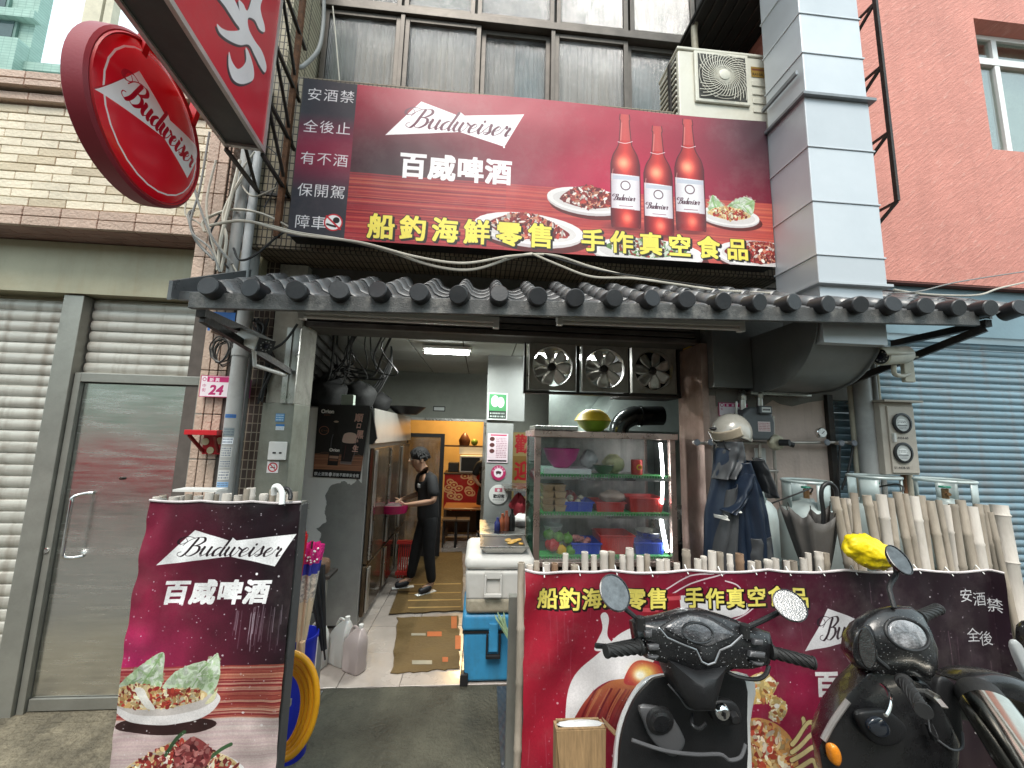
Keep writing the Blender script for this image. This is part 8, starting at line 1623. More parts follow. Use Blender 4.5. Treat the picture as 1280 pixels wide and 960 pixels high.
def person(lab, O, rz, s_, pose):
    r = root('person', lab, 'person', (0, 0, 0)); n = 8
    P = [(0, 0, .88, .10), (0, -.01, 1.02, .10), (0, -.03, 1.18, .125), (0, -.05, 1.31, .11), (0, -.075, 1.37, .055), (0, -.12, 1.42, .066), (0, -.18, 1.485, .098), (0, -.165, 1.57, .090)]
    E = [(i, i+1) for i in range(7)]
    def arm(sd, el, wr, hd):
        i = len(P); P.extend([(sd*.15, -.05, 1.31, .058), (*el, .041), (*wr, .029), (*hd, (.036, .017))]); E.extend([(3, i), (i, i+1), (i+1, i+2), (i+2, i+3)]); d = (V(hd)-V(wr)).normalized()
        for k in range(4): f = V(hd)+d*.04+V((0, .0, (k-1.5)*.017)); t = f+d*(.045, .055, .05, .038)[k]; j = len(P); P.append((*f, .0085)); P.append((*t, .007)); E.extend([(i+3, j), (j, j+1)])
        j = len(P); P.append((*(V(hd)+V((0, -.02, .035))), .010)); P.append((*(V(hd)+d*.03+V((0, -.03, .055))), .008)); E.extend([(i+3, j), (j, j+1)])
    for a in pose['arms']: arm(*a)
    for sd, kn, an, toe in pose['legs']: i = len(P); P.extend([(sd*.085, 0, .80, .06), (*kn, .055), (*an, .038), (*toe, (.04, .025))]); E.extend([(0, i), (i, i+1), (i+1, i+2), (i+2, i+3)])
    skinned('body', P, E, skn, r)
    up = [(0, 0, .76, .14), (0, 0, .86, .142), (0, -.01, 1.0, .138), (0, -.03, 1.18, .142), (0, -.05, 1.31, .122), (0, -.065, 1.375, .060)]; ue = [(0, 1), (1, 2), (2, 3), (3, 4), (4, 5)]
    for sd, el, wr, hd in pose['arms']: i = len(up); m_ = V((sd*.15, -.05, 1.31)).lerp(V(el), .9); up.extend([(sd*.16, -.05, 1.31, .078), (*m_, .072)]); ue.extend([(4, i), (i, i+1)])
    skinned('t_shirt', up, ue, blk, r)
    lo = [(0, 0, .95, .115), (0, 0, .86, .125)]; le = [(0, 1)]
    for sd, kn, an, toe in pose['legs']: i = len(lo); a_ = V(kn).lerp(V(an), 1.0); lo.extend([(sd*.09, 0, .76, .098), (*kn, .075), (*a_, .056)]); le.extend([(1, i), (i, i+1), (i+1, i+2)])
    skinned('trousers', lo, le, blk, r)
    for sd, kn, an, toe in pose['legs']:
        t = V(toe); a_ = V(an); d = (t-a_); d.z = 0; d.normalize(); sh = skinned('shoe', [(*(a_+V((0, 0, -.02))), .05), (*(a_+d*.08+V((0, 0, -.045))), .045), (*(t+d*.03), .036)], [(0, 1), (1, 2)], shoe, r)
        MB().bar(a_-d*.05+V((0, 0, -.085)), t+d*.06+V((0, 0, -.028)), .062, .012).build('sole', M['white2'], r, bevel=.008)
        for k in range(3): MB().bar(a_+d*(.02+.03*k)+V((d.y*.045, -d.x*.045, -.06)), a_+d*(.045+.03*k)+V((d.y*.05, -d.x*.05, -.02)), .008, .004).build('shoe_stripe', M['white2'], r)
    hb_ = MB(); hc_ = V((0, -.155, 1.555))
    for k in range(420):
        q = random.Random(k); a = q.uniform(0, 6.28); e = q.uniform(.0, 1.5); 
        if math.sin(a) < -.45 and e < .38: continue
        d = V((math.cos(a)*math.cos(e), math.sin(a)*math.cos(e), math.sin(e))); b = hc_+V((d.x*.098, d.y*.110, d.z*.108)); t = b+d*.016+V((q.uniform(-.02, .02), q.uniform(-.02, .02), -.035)); hb_.tube([b, (b+t)/2+d*.008, t], [.012, .010, .002], 4, False)
    hb_.ell(hc_+V((0, .006, .02)), .104, .114, .102, 18, 12); hb_.build('hair', hair, r, smooth=True, kind=None)
    f_ = MB(); f_.ell((0, -.275, 1.50), .012, .018, .02, 8, 6).ell((.092, -.16, 1.51), .01, .02, .03, 8, 6).ell((-.092, -.16, 1.51), .01, .02, .03, 8, 6).build('nose_and_ears', skn, r, smooth=True)
    for x in (-.032, .032): MB().ell((x, -.266, 1.525), .012, .006, .007, 8, 6).build('eye', M['white2'], r, smooth=True); MB().ell((x, -.271, 1.524), .006, .004, .006, 8, 6).build('pupil', M['black'], r); MB().ell((x, -.268, 1.545), .018, .005, .004, 8, 6).build('eyebrow', hair, r)
    MB().ell((0, -.262, 1.462), .022, .006, .006, 10, 6).build('mouth', mat('lips', (.40, .15, .13), .5), r, smooth=True)
    r.location = O; r.rotation_euler = (0, 0, rz); r.scale = (s_, s_, s_); return r
pp = atZ(531, 735, .075)
w1 = person('worker in black T-shirt and trousers looking down at a dark pink tray', (pp.x, 4.9, .073), R(-58), 1.0, dict(arms=[(1, (.27, -.06, 1.06), (.12, -.27, 1.02), (.06, -.33, 1.0)), (-1, (-.26, -.02, 1.07), (-.17, -.26, 1.04), (-.12, -.33, 1.02))], legs=[(1, (.10, -.02, .47), (.11, .04, .09), (.12, -.10, .035)), (-1, (-.12, -.07, .47), (-.16, -.12, .09), (-.20, -.26, .035))]))
bd_ = w1.children[0]
lg = MB(); lg.lathe([(0, 0), (.026, 0), (.026, .003), (0, .003)], (.06, -.176, 1.22), Matrix.Rotation(R(90), 3, 'X'), 16).box(.095, .11, -.178, -.174, 1.225, 1.24).box(.095, .11, -.178, -.174, 1.20, 1.214); o = lg.build('chest_print', mat('white_print', (.6, .6, .58), .7), None); o.parent = w1
fwd = V((math.sin(R(-58)), -math.cos(R(-58)), 0)); tp = V((pp.x, 4.9, 0))+fwd*.40+V((-.03, 0, 1.0))
ptm = mat('dark_pink_plastic', (.42, .015, .10), .35)
MB().lathe([(0, 0), (.14, 0), (.17, .085), (.176, .085), (.145, -.006), (0, -.006)], tp, None, 28, sx=1, sy=.8).build('pink_tub', ptm, smooth=True, label='dark pink oval tub held in the hands of the worker', cat='tub')
clump('dark_greens', tp+V((0, 0, .06)), (.12, .09, .04), mat('dark_leaves', (.08, .05, .05), .6, 0, .4, 20), seed=3, label='dark heap of food in the pink tub of the worker', cat='food')
p2 = atY(606, 640, 7.4); person('second person in black mostly hidden behind the grey column', (p2.x, 7.3, .07), R(20), 1.0, dict(arms=[(1, (.24, .0, 1.05), (.20, -.16, .95), (.18, -.22, .93)), (-1, (-.24, .0, 1.05), (-.20, -.16, .95), (-.18, -.22, .93))], legs=[(1, (.10, -.02, .47), (.10, .02, .09), (.11, -.12, .035)), (-1, (-.10, -.02, .47), (-.10, .02, .09), (-.11, -.12, .035))]))
# back room furniture
c = Cv(300, 240, (176, 30, 24)); q = np.random.RandomState(2)
for _ in range(26): x, y = q.rand()*300, q.rand()*240; c.ell(x, y, 24, 20, (226, 180, 130), 1, q.rand()*3); c.ell(x, y, 15, 12, (176, 40, 30)); c.ell(x, y, 7, 6, (235, 200, 120))
a = atY(556, 592, 7.6); b = atY(606, 622, 7.6); sdb = root('sideboard', 'back room counter hung with a red flowered cloth', 'counter', ((a.x+b.x)/2, 7.6, .06)); box('cabinet', a.x+.01, b.x+.3, 7.62, 8.1, .06, a.z-.01, mat('dark_wood', (.08, .045, .025), .5), sdb); box('cabinet_top', a.x-.02, b.x+.32, 7.57, 8.12, a.z-.008, a.z+.02, _mats['dark_wood'], sdb); onquad('flowered_cloth', printmat('cloth_print', c.image('cloth'), rough=.7, bump=0), a.x, b.x+.3, b.z-.25, a.z-.01, 7.6, sdb)
mw = root('microwave', 'pale microwave oven on the back room counter', 'microwave', (a.x+.45, 7.7, a.z)); box('casing', a.x+.27, a.x+.78, 7.68, 8.0, a.z+.022, a.z+.34, M['white'], mw, bevel=.01); box('door_window', a.x+.30, a.x+.66, 7.674, 7.679, a.z+.05, a.z+.31, M['black'], mw); box('toaster_body', a.x+.05, a.x+.25, 7.7, 7.95, a.z+.022, a.z+.2, M['darkmetal'], bevel=.01, label='small dark appliance left of the microwave in the back room', cat='appliance')
box('wall_shelf', a.x-.1, b.x+.5, 7.9, 8.15, a.z+.50, a.z+.53, _mats['dark_wood'], label='dark wall shelf above the microwave in the back room', cat='shelf')
sh = atY(583, 562, 7.8); MB().box(sh.x-.14, sh.x+.35, 7.86, 7.88, a.z+.36, a.z+.50).build('white_cabinet', M['white'], label='white framed cabinet front above the microwave', cat='cabinet')
MB().lathe([(0, 0), (.10, 0), (.12, .1), (.07, .2), (.03, .25), (0, .27)], (Xp(581, 545, 8.0), 8.0, a.z+.531), n=18).build('brown_jar', mat('brown_jar', (.10, .035, .02), .4), smooth=True, label='dark brown lidded jar on the back room shelf', cat='jar'); MB().ell((Xp(592, 550, 8.0)+.02, 8.0, a.z+.60), .07, .07, .07, 16, 10).build('green_ball', mat('green_glaze', (.16, .26, .05), .3), smooth=True, label='round green ornament beside the brown jar', cat='ornament')
tb_ = root('wooden_table', 'low wooden table in the dim back room in front of the flowered cloth', 'table', (.0, 6.9, .06)); tx = Xp(575, 640, 6.95); tz_ = atY(575, 634, 6.95).z
box('table_top', tx-.28, tx+.6, 6.85, 7.4, tz_-.03, tz_, mat('orange_wood', (.34, .14, .04), .3), tb_, bevel=.005)
for x in (tx-.25, tx+.55):
    for y in (6.88, 7.35): box('leg', x-.02, x+.02, y-.02, y+.02, .06, tz_-.03, _mats['dark_wood'], tb_)
for i, px in enumerate((562, 578)):
    x = Xp(px, 660, 6.7); st2 = root('stool', ('left' if i == 0 else 'right')+' dark stool before the low table in the back room', 'stool', (x, 6.7, .06), group='stools in the back room'); box('seat', x-.12, x+.12, 6.6, 6.84, .48, .51, _mats['dark_wood'], st2, bevel=.004)
    for dx in (-.1, .1):
        for dy in (.02, .2): box('leg', x+dx-.012, x+dx+.012, 6.6+dy, 6.624+dy, .06, .48, M['darkmetal'], st2)
kc = root('red_chair', 'small red plastic crate chair at the foot of the refrigerator', 'chair', (-.95, 5.6, .06)); a = atZ(499, 720, .06)
for k in range(6): box('slat', -1.0+k*.028, -.985+k*.028, 5.3, 5.32, .06, .5, pr_, kc)
box('rail', -1.02, -.82, 5.28, 5.34, .48, .52, pr_, kc); box('rail', -1.02, -.82, 5.28, 5.34, .1, .14, pr_, kc)

# ================================================================ scooters
sc_b = mat('scooter_black', (.012, .012, .013), .28, 0, .25, 14, .05, 160, .08, (.1, .1, .1), rvar=.12, coat=.3); sc_m = mat('scooter_matt', (.012, .012, .013), .48, 0, .2, 12, .12, 220); sc_g = mat('scooter_grey', (.10, .10, .105), .4, .2, .1, 8); sc_w = mat('scooter_white', (.66, .66, .65), .25, 0, .05, 6, 0, 50, .12, (.3, .28, .25), coat=.4); mir = mat('mirror_glass', (.17, .17, .17), .08, 1, .3, 40, .12, 260, .3, (.12, .12, .12))
drops = mat('water_drops', (.8, .8, .8), .03, 0, 0, trans=.6)
def puffw(name, W_, dirn, bulge, depth, m, parent, rings=7, pw=2.2, smooth=True, sm=3):
    pts = [V(p) for p in (crom(W_, sm, True) if sm else W_)]; c = sum(pts, V((0, 0, 0)))/len(pts); d = V(dirn).normalized(); m_ = MB(); n = len(pts)
    for p in pts: m_.v.append(tuple(c+(p-c)*.90-d*depth))
    for p in pts: m_.v.append(tuple(p-d*depth*.55))
    for k in range(rings): s_ = 1-(k/rings)**1.6; m_.v += [tuple(c+(p-c)*s_+d*bulge*(1-s_**pw)**(1/pw)) for p in pts]
    m_.v.append(tuple(c+d*bulge)); R_ = rings+2
    for k in range(R_-1):
        for j in range(n): a = k*n+j; b = k*n+(j+1) % n; m_.f.append((a, b, b+n, a+n))
    for j in range(n): m_.f.append(((R_-1)*n+j, (R_-1)*n+(j+1) % n, R_*n))
    m_.f.append(tuple(range(n))[::-1]); return m_.build(name, m, parent, smooth=smooth, angle=50)
def puff(name, P, Y, bulge, depth, m, parent, tilt=0, dirn=(0, -1, .25), **k):
    W_ = [];
    for q_ in P:
        p = atY(q_[0], q_[1], Y); 
        if tilt: p = atY(q_[0], q_[1], Y+tilt*(p.z-1.1))
        W_.append(p)
    return puffw(name, W_, dirn, bulge, depth, m, parent, **k)
def rain(name, parent, box_, n, seed, Y, tilt=0):
    q = random.Random(seed); m_ = MB()
    for _ in range(n): px, py = q.uniform(box_[0], box_[2]), q.uniform(box_[1], box_[3]); p = atY(px, py, Y); r_ = q.uniform(.0005, .0014); m_.ell(p, r_*1.3, r_, r_, 6, 4)
    return m_.build(name, drops, parent, smooth=True, kind='stuff')
def mirror(parent, px, py, Y, rx, rz, nrm, arm, nm='mirror'):
    c = atY(px, py, Y); Q = V(nrm).normalized().to_track_quat('Z', 'Y').to_matrix()
    h_ = MB().lathe([(0, -.035), (.5, -.032), (.9, -.014), (1.04, 0), (1.04, .006), (.97, .007)], (0, 0, 0), None, 26); h_.v = [tuple(c+Q @ V((v[0]*rx, v[1]*rz, v[2]))) for v in h_.v]; o = h_.build('mirror', sc_b, parent, smooth=True)
    g_ = MB().lathe([(0, .004), (.97, .004)], (0, 0, 0), None, 26); g_.v = [tuple(c+Q @ V((v[0]*rx, v[1]*rz, v[2]))) for v in g_.v]; g_.build('mirror_glass', mir, o)
    MB().tube(crom([c-V(nrm).normalized()*.025]+arm, 5), .009, 8).build('mirror_arm', sc_m, o, smooth=True); return o
def grip(parent, a, b, r_=.019):
    a, b = V(a), V(b); d = (b-a); m_ = MB().tube([a, a+d*.06, a+d*.07, a+d*.95, a+d*.96, b], [r_*1.3, r_*1.3, r_, r_*.95, r_*1.15, r_*1.1], 16); o = m_.build('grip', M['rubber'], parent, smooth=True, angle=30)
    Q = d.normalized().to_track_quat('Z', 'Y').to_matrix(); hx_ = MB()
    for k in range(8): hx_.tube([a+d*(.12+.80*t/10)+Q @ V((r_*math.cos(t*.35+k*.785), r_*math.sin(t*.35+k*.785), 0)) for t in range(11)], .0022, 4)
    hx_.build('grip_rib', M['rubber'], o, smooth=True); return o
def wheel(parent, c, ax, r_=.23, w=.05):
    Q = V(ax).normalized().to_track_quat('Z', 'Y').to_matrix(); o = MB().lathe([(r_-.06, -w*.8), (r_-.02, -w), (r_, -w*.4), (r_, w*.4), (r_-.02, w), (r_-.06, w*.8), (r_-.06, -w*.8)], c, Q, 30).build('wheel', M['rubber'], parent, smooth=True)
    h_ = MB().lathe([(0, -w), (.05, -w), (.06, -w*.5), (.06, w*.5), (.05, w), (0, w)], c, Q, 16)
    for k in range(5): a = k*1.2566; h_.bar(V(c)+Q @ V((.04*math.cos(a), .04*math.sin(a), 0)), V(c)+Q @ V(((r_-.05)*math.cos(a), (r_-.05)*math.sin(a), 0)), .03, .02)
    h_.lathe([(r_-.07, -w*.7), (r_-.058, -w*.7), (r_-.058, w*.7), (r_-.07, w*.7)], c, Q, 28); h_.build('rim', sc_g, o, smooth=False)
HY = 1.40
s1 = root('scooter', 'black and white scooter parked facing the banner, seen over its handlebar and dashboard', 'scooter', (.95, 1.5, -.05))
puff('handlebar_cover', [(793, 779), (800, 776), (826, 772), (858, 763), (884, 763), (908, 770), (935, 781), (962, 790), (967, 808), (962, 830), (940, 836), (915, 836), (895, 846), (860, 842), (835, 830), (808, 823), (797, 806)], HY, .045, .10, sc_b, s1, tilt=.25, sm=1)
puff('steering_cover', [(835, 825), (870, 838), (908, 832), (900, 862), (893, 888), (868, 888), (852, 868), (842, 845)], HY-.03, .045, .12, sc_m, s1, tilt=.2, sm=1, pw=1.5)
dsh = puff('dashboard', [(824, 784), (842, 772), (860, 766), (884, 769), (905, 780), (926, 794), (912, 806), (899, 812), (893, 826), (885, 829), (878, 825), (872, 812), (850, 803), (832, 795)], HY-.088, .012, .05, sc_m, s1, tilt=.45, sm=0, dirn=(0, -1, .6))
puff('dash_lens', [(832, 784), (848, 773), (862, 769), (884, 773), (902, 783), (918, 794), (900, 802), (884, 808), (866, 803), (846, 794)], HY-.104, .008, .02, mat('dash_lens', (.05, .05, .055), .06, 0, .6, 30, .25, 120, .5, (.28, .28, .28), coat=1), dsh, tilt=.45, dirn=(0, -1, .6))
g_ = [(855+0, 790)]; W_ = [atY(872+19*math.cos(a), 791+12.5*math.sin(a)+2.5*math.cos(a), HY-.098+.012*math.sin(-a)) for a in [6.2832*k/26 for k in range(27)]]; MB().tube(W_, .0042, 6).build('gauge_ring', sc_b, dsh, smooth=True)
MB().tube(pY([(824, 785), (834, 797), (852, 805), (870, 812), (877, 827), (885, 831), (894, 828), (900, 813), (914, 807), (928, 794)], HY-.094), .0032, 6).build('silver_trim', mat('silver_trim', (.35, .35, .36), .3, .7), dsh, smooth=True)
grip(s1, atY(801, 809, HY-.005), atY(757, 814, HY-.04)); grip(s1, atY(964, 815, HY-.0), atY(1018, 829, HY-.04))
MB().bar(atY(757, 808, HY+.03), atY(744, 807, HY+.02), .012, .016).bar(atY(797, 800, HY+.06), atY(757, 808, HY+.03), .010, .014).build('brake_lever', sc_m, s1, bevel=.003)
MB().tube(crom([atY(905, 838, HY+.02), atY(922, 846, HY), atY(945, 849, HY-.01), atY(957, 843, HY-.01), atY(961, 832, HY)], 5), .007, 8).build('brake_lever', sc_m, s1, smooth=True)
for L_ in ([(806, 789), (815, 789), (815, 797), (808, 797)], [(810, 806), (824, 806), (824, 813), (812, 813)], [(811, 819), (824, 820), (822, 824), (811, 823)], [(943, 799), (954, 800), (954, 807), (943, 806)], [(938, 814), (957, 816), (956, 823), (937, 821)], [(940, 827), (955, 829), (954, 833), (942, 831)]): puff('switch', L_, HY-.052, .006, .02, sc_g, s1, tilt=.15, sm=0, rings=3)
mirror(s1, 768, 741, HY-.02, .052, .058, (.12, -1, .75), [atY(778, 758, HY+.03), atY(790, 768, HY+.02), atY(801, 778, HY+.01)]); mirror(s1, 987, 757, HY-.02, .052, .052, (-.25, -1, .85), [atY(972, 766, HY+.03), atY(952, 776, HY+.02), atY(930, 786, HY+.01)])
for px, py in ((801, 776), (931, 785)): p = atY(px, py, HY); MB().cyl(p+V((0, 0, -.03)), p+V((0, 0, .012)), .016, 12).build('mirror_boot', M['rubber'], s1, smooth=True)
# leg shield: white outside, black inside
puff('front_cover', [(826, 842), (802, 851), (786, 872), (772, 905), (766, 950), (770, 1010), (860, 1050), (930, 1010), (936, 960), (934, 900), (940, 850), (905, 838)], HY+.15, .05, .03, sc_w, s1, dirn=(0, 1, 0))
puff('inner_shield', [(828, 846), (810, 856), (793, 876), (779, 912), (774, 955), (780, 1010), (860, 1040), (920, 1005), (934, 960), (934, 900), (932, 852), (905, 842)], HY+.09, .012, .03, sc_m, s1)
puff('speaker_panel', [(800, 884), (822, 884), (838, 893), (852, 915), (856, 930), (845, 945), (832, 942), (815, 925), (806, 905)], HY+.04, .012, .03, sc_g, s1)
for rr, mm, dy in ((.047, sc_m, 0), (.036, sc_b, -.006)): p = atY(826, 903, HY+.02+dy); MB().lathe([(0, -.006), (rr*.8, -.006), (rr, 0), (rr, .014), (0, .014)], p, Matrix.Rotation(R(-80), 3, 'X'), 26).build('round_cap', mm, s1, smooth=True)
puff('ignition_panel', [(892, 876), (915, 876), (925, 890), (925, 905), (898, 905), (890, 893)], HY+.02, .012, .04, sc_m, s1)
p = atY(904, 892, HY-.005); ig = MB().lathe([(0, -.004), (.020, -.006), (.026, 0), (.027, .012), (0, .012)], p, Matrix.Rotation(R(-80), 3, 'X'), 22).build('ignition_lock', M['chrome'], s1, smooth=True); MB().box(p.x-.003, p.x+.003, p.y-.012, p.y-.006, p.z-.010, p.z+.010).build('key_slot', M['black'], ig)
p = atY(918, 897, HY); MB().lathe([(0, -.01), (.014, -.01), (.016, .01), (0, .01)], p, Matrix.Rotation(R(-80), 3, 'X'), 16).build('knob', sc_b, s1, smooth=True)
MB().tube(crom([atY(866, 893, HY), atY(865, 905, HY-.03), atY(874, 911, HY-.04), atY(882, 904, HY-.03)], 5), .006, 8).build('bag_hook', sc_b, s1, smooth=True)
MB().tube(crom([atY(790, 925, HY+.04), atY(830, 938, HY+.03), atY(870, 943, HY+.03), atY(900, 943, HY+.03), atY(912, 950, HY+.03), atY(926, 946, HY+.03), atY(932, 930, HY+.04)], 5), .006, 8).build('pocket_edge', sc_g, s1, smooth=True)
MB().tube(crom([atY(835, 855, HY+.02), atY(850, 872, HY), atY(862, 886, HY-.005), atY(893, 887, HY-.01)], 5), .003, 6).build('seam', sc_g, s1, smooth=True)
rain('rain_drops', s1, (800, 768, 960, 835), 220, 3, HY-.055, .2)
cxs = .93
puffw('floorboard', [(cxs-.17, .75, .30), (cxs+.17, .75, .30), (cxs+.17, 1.45, .30), (cxs-.17, 1.45, .30)], (0, 0, 1), .01, .12, sc_m, s1); puffw('seat', [(cxs-.13, .78, .80), (cxs+.13, .78, .80), (cxs+.15, .45, .82), (cxs+.14, .0, .84), (cxs-.14, .0, .84), (cxs-.15, .45, .82)], (0, 0, 1), .06, .08, M['rubber'], s1)
puffw('rear_body', [(cxs-.15, .82, .72), (cxs-.15, .05, .78), (cxs-.12, -.15, .62), (cxs-.15, .1, .40), (cxs-.15, .75, .28)], (1, 0, 0), .30, .02, sc_w, s1); wheel(s1, (cxs, 1.80, .20), (1, 0, 0)); wheel(s1, (cxs, .25, .20), (1, 0, 0)); MB().bar((cxs, 1.50, .75), (cxs, 1.80, .20), .05).build('front_fork', sc_m, s1); puffw('front_fender', [(cxs-.06, 1.62, .40), (cxs+.06, 1.62, .40), (cxs+.06, 1.95, .42), (cxs-.06, 1.95, .42)], (0, 0, 1), .05, .03, sc_w, s1)
# second scooter, turned towards the left
s2_ = root('scooter', 'black scooter with amber indicator parked turned to the left at the lower right', 'scooter', (1.75, 1.5, -.05)); Y2 = 1.46
puff('handlebar_cover', [(1067, 812), (1070, 790), (1080, 774), (1098, 762), (1118, 757), (1138, 758), (1152, 768), (1163, 788), (1172, 812), (1172, 838), (1163, 852), (1140, 844), (1120, 845), (1100, 842), (1082, 834)], Y2, .06, .12, sc_b, s2_, tilt=.2, dirn=(-.25, -1, .5), sm=1, pw=1.6)
puff('headlight_nose', [(1066, 820), (1068, 795), (1078, 785), (1092, 800), (1100, 830), (1090, 838), (1075, 832)], Y2-.03, .03, .08, sc_b, s2_, dirn=(-1, -.6, 0))
puff('dash_lens', [(1110, 784), (1118, 775), (1134, 774), (1150, 784), (1158, 798), (1156, 810), (1140, 812), (1124, 808), (1113, 797)], Y2-.085, .012, .02, mat('grey_dial', (.22, .22, .23), .12, 0, .7, 45, .3, 130, .6, (.05, .05, .05), coat=1), s2_, tilt=.4, dirn=(-.1, -1, .7))
MB().tube([atY(1134+27*math.cos(a)+4*math.sin(a), 793+20*math.sin(a)+4*math.cos(a), Y2-.085-.02*math.sin(a)) for a in [6.2832*k/28 for k in range(29)]], .006, 8).build('dash_rim', sc_m, s2_, smooth=True)
grip(s2_, atY(1130, 852, Y2-.10), atY(1155, 889, Y2-.26), .020); grip(s2_, atY(1148, 772, Y2+.06), atY(1173, 761, Y2+.16), .020)
MB().tube(crom([atY(1102, 856, Y2-.06), atY(1109, 862, Y2-.10), atY(1113, 874, Y2-.14), atY(1111, 886, Y2-.17), atY(1107, 894, Y2-.19)], 5), .006, 8).build('brake_lever', M['chrome'], s2_, smooth=True)
mirror(s2_, 1123, 700, Y2+.05, .036, .058, (-.15, -1, .8), [atY(1120, 718, Y2+.08), atY(1112, 733, Y2+.06), atY(1114, 746, Y2+.04), atY(1118, 760, Y2+.02)]); mirror(s2_, 1084, 810, Y2-.16, .022, .062, (-.85, -.55, .1), [atY(1094, 822, Y2-.14), atY(1108, 834, Y2-.10)])
puff('front_shield', [(1086, 842), (1105, 838), (1130, 846), (1160, 856), (1178, 880), (1200, 930), (1196, 990), (1150, 1040), (1060, 1030), (1030, 975), (1024, 935), (1038, 900), (1060, 868)], Y2+.02, .035, .16, sc_b, s2_, dirn=(-.5, -1, .1), sm=1, pw=1.5)
puff('shield_panel', [(1072, 894), (1085, 888), (1108, 888), (1128, 903), (1133, 915), (1122, 930), (1100, 932), (1084, 920)], Y2-.035, .012, .03, sc_m, s2_)
puff('oval_cap', [(1086, 902), (1098, 896), (1110, 906), (1112, 918), (1100, 922), (1088, 914)], Y2-.055, .010, .02, mat('blue_black_lens', (.02, .025, .035), .08, 0, 0, 5, coat=1), s2_)
puff('turn_indicator', [(1037, 934), (1043, 930), (1049, 938), (1051, 950), (1047, 958), (1040, 952)], Y2-.02, .014, .02, mat('amber_lens', (.75, .24, .01), .12, 0, .15, 40, .2, 200, coat=1), s2_)
MB().tube(crom([atY(1029, 925, Y2+.01), atY(1041, 903, Y2+.01), atY(1060, 876, Y2+.01)], 5), .010, 8).build('edge_trim', mat('dull_grey_trim', (.28, .26, .25), .35, .3), s2_, smooth=True)
puff('inner_box', [(1172, 848), (1186, 849), (1196, 862), (1200, 890), (1203, 933), (1190, 938), (1172, 922), (1168, 880)], Y2+.04, .015, .08, sc_m, s2_); p = atY(1172, 874, Y2-.02); MB().cyl(p, p+V((0, .04, 0)), .016, 12).bar(p+V((-.01, -.03, -.01)), p+V((0, 0, 0)), .02, .005).build('ignition_key', M['steel2'], s2_); MB().tube(crom([atY(1165, 905, Y2-.02), atY(1172, 922, Y2-.04), atY(1163, 915, Y2-.05), atY(1160, 895, Y2-.02)], 5), .003, 6).bar(atY(1168, 925, Y2-.03), atY(1160, 905, Y2-.03), .014).build('key_ring', M['black'], s2_)
MB().tube(crom([atY(1172, 925, Y2), atY(1190, 937, Y2), atY(1203, 934, Y2), atY(1203, 915, Y2+.01)], 5), .004, 6).build('edge_seam', sc_g, s2_, smooth=True)
rain('rain_drops', s2_, (1080, 770, 1165, 845), 160, 5, Y2-.075)
wheel(s2_, (1.42, 1.36, .20), (-.35, -1, 0)); puffw('seat', [(2.15, 1.1, .80), (2.15, 1.35, .80), (2.8, 1.25, .84), (2.8, .95, .84)], (0, 0, 1), .05, .08, M['rubber'], s2_); puffw('floorboard', [(1.65, 1.15, .3), (1.65, 1.5, .3), (2.2, 1.4, .3), (2.2, 1.05, .3)], (0, 0, 1), .01, .1, sc_m, s2_); puffw('rear_body', [(2.15, 1.05, .74), (2.85, .9, .78), (2.9, .9, .5), (2.5, 1.0, .3), (2.15, 1.05, .28)], (0, 1, 0), .28, .02, sc_b, s2_); wheel(s2_, (2.6, 1.15, .20), (-.35, -1, 0))
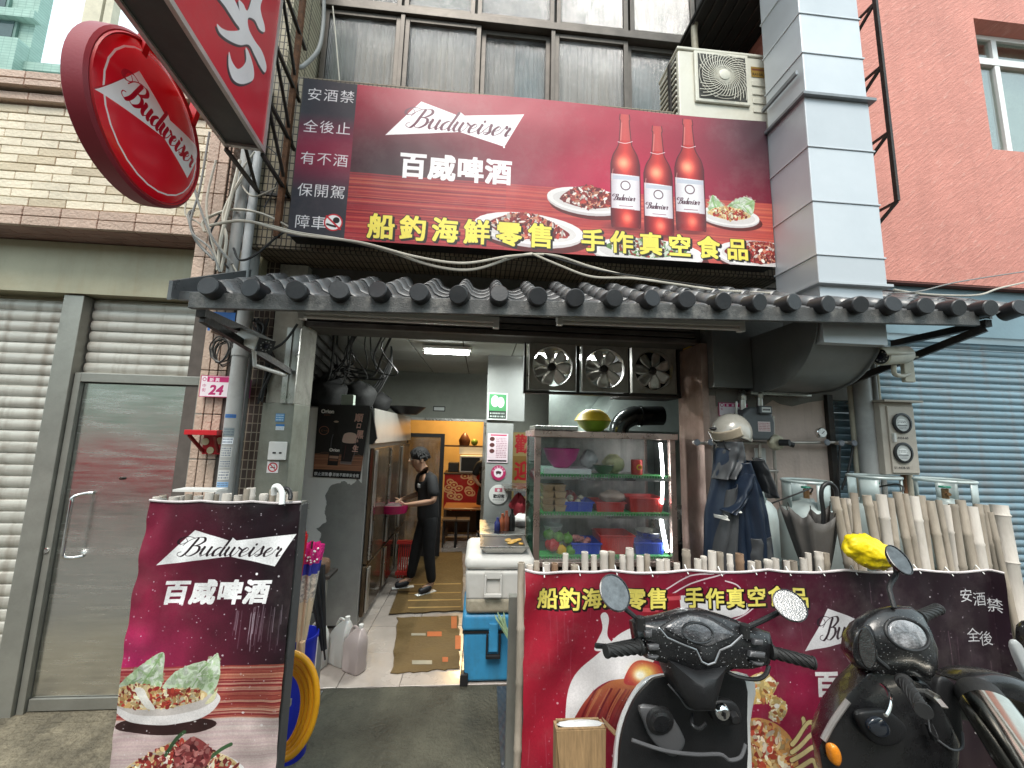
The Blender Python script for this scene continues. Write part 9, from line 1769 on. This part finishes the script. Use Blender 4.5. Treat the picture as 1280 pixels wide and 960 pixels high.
# rear end of a third scooter at the right edge
s3_ = root('scooter', 'rear of a third scooter at the right edge with chromed muffler and number plate', 'scooter', (2.2, 1.6, -.05)); Y3 = 1.42
a, b = atY(1222, 866, Y3+.02), atY(1300, 980, Y3-.22); d = b-a; mf = MB().tube([a-d*.06, a-d*.05, a, a+d*.18, a+d*.2], [.03, .055, .066, .07, .07], 24).build('muffler', M['rubber'], s3_, smooth=True, angle=40); MB().tube([a+d*.18, a+d*.19, b, b+d*.4], [.068, .074, .078, .075], 26).build('heat_shield', mat('dark_chrome', (.45, .43, .38), .14, 1, .2, 10), mf, smooth=True)
p = atY(1246, 890, Y3-.09); MB().cyl(p, p+V((-.01, -.012, .006)), .010, 6).build('bolt', M['steel2'], mf)
c = Cv(200, 120, (64, 66, 60)); c.text('010', 30, 96, 84, (120, 122, 112), bold=2); q4 = [atY(1197, 899, Y3+.12), atY(1232, 905, Y3+.12), atY(1240, 872, Y3+.12), atY(1206, 866, Y3+.12)]; m_ = MB(); m_.v = [tuple(v) for v in q4]; m_.f = [(0, 1, 2, 3)]; m_.uv = {0: (0, 0), 1: (1, 0), 2: (1, 1), 3: (0, 1)}; m_.build('number_plate', printmat('nplate', c.image('nplate'), bump=0), s3_, solid=.002)
puff('tail_body', [(1205, 852), (1225, 841), (1255, 842), (1290, 858), (1330, 900), (1330, 960), (1290, 900), (1250, 862), (1220, 858)], Y3+.04, .05, .12, sc_b, s3_); puff('side_panel', [(1282, 786), (1292, 776), (1340, 780), (1340, 900), (1305, 880), (1286, 830)], Y3+.15, .03, .04, sc_b, s3_); puff('pale_strip', [(1266, 806), (1275, 804), (1300, 850), (1300, 865), (1285, 850)], Y3+.15, .01, .02, mat('pale_grey_strip', (.5, .52, .52), .3), s3_)
p = atY(1232, 903, Y3+.10); MB().bar(p, p+V((-.03, 0, -.05)), .03, .01).build('plate_bracket', M['white'], s3_); MB().cyl(atY(1270, 846, Y3+.1), atY(1290, 850, Y3+.1), .02, 12).build('peg', M['rubber'], s3_, smooth=True); wheel(s3_, (2.45, 1.55, .20), (1, .2, 0))

# ================================================================ across the street (seen only in reflections)
ob_ = root('opposite_building', 'grey green building across the street with an added red strip for the door reflection', 'building', (-6, -7, 0)); ogm = mat('opposite_wall', (.38, .40, .33), .8, 0, .2, .6)
box('wall', -26, 20, -7.6, -7, 1.5, 5.6, ogm, ob_); box('red_reflection_strip', -26, -3, -7.6, -6.95, 0, 1.1, mat('red_reflection_tint', (.62, .05, .06), .5), ob_); box('dark_base', -3, 20, -7.6, -6.96, 0, 1.5, mat('dark_base_paint', (.08, .08, .08), .5), ob_); box('pale_band', -26, -3, -7.6, -6.97, 1.1, 1.5, mat('pale_band', (.45, .40, .36), .6), ob_)  # red strip is added, out of view, to redden the steel door's reflection
for i in range(9): w_ = box('window', -22+i*4.2, -20+i*4.2, -6.99, -6.96, 3.6, 5.2, M['aluframe'], ob_); box('pane', -21.9+i*4.2, -20.1+i*4.2, -6.955, -6.95, 3.7, 5.1, wg, w_)
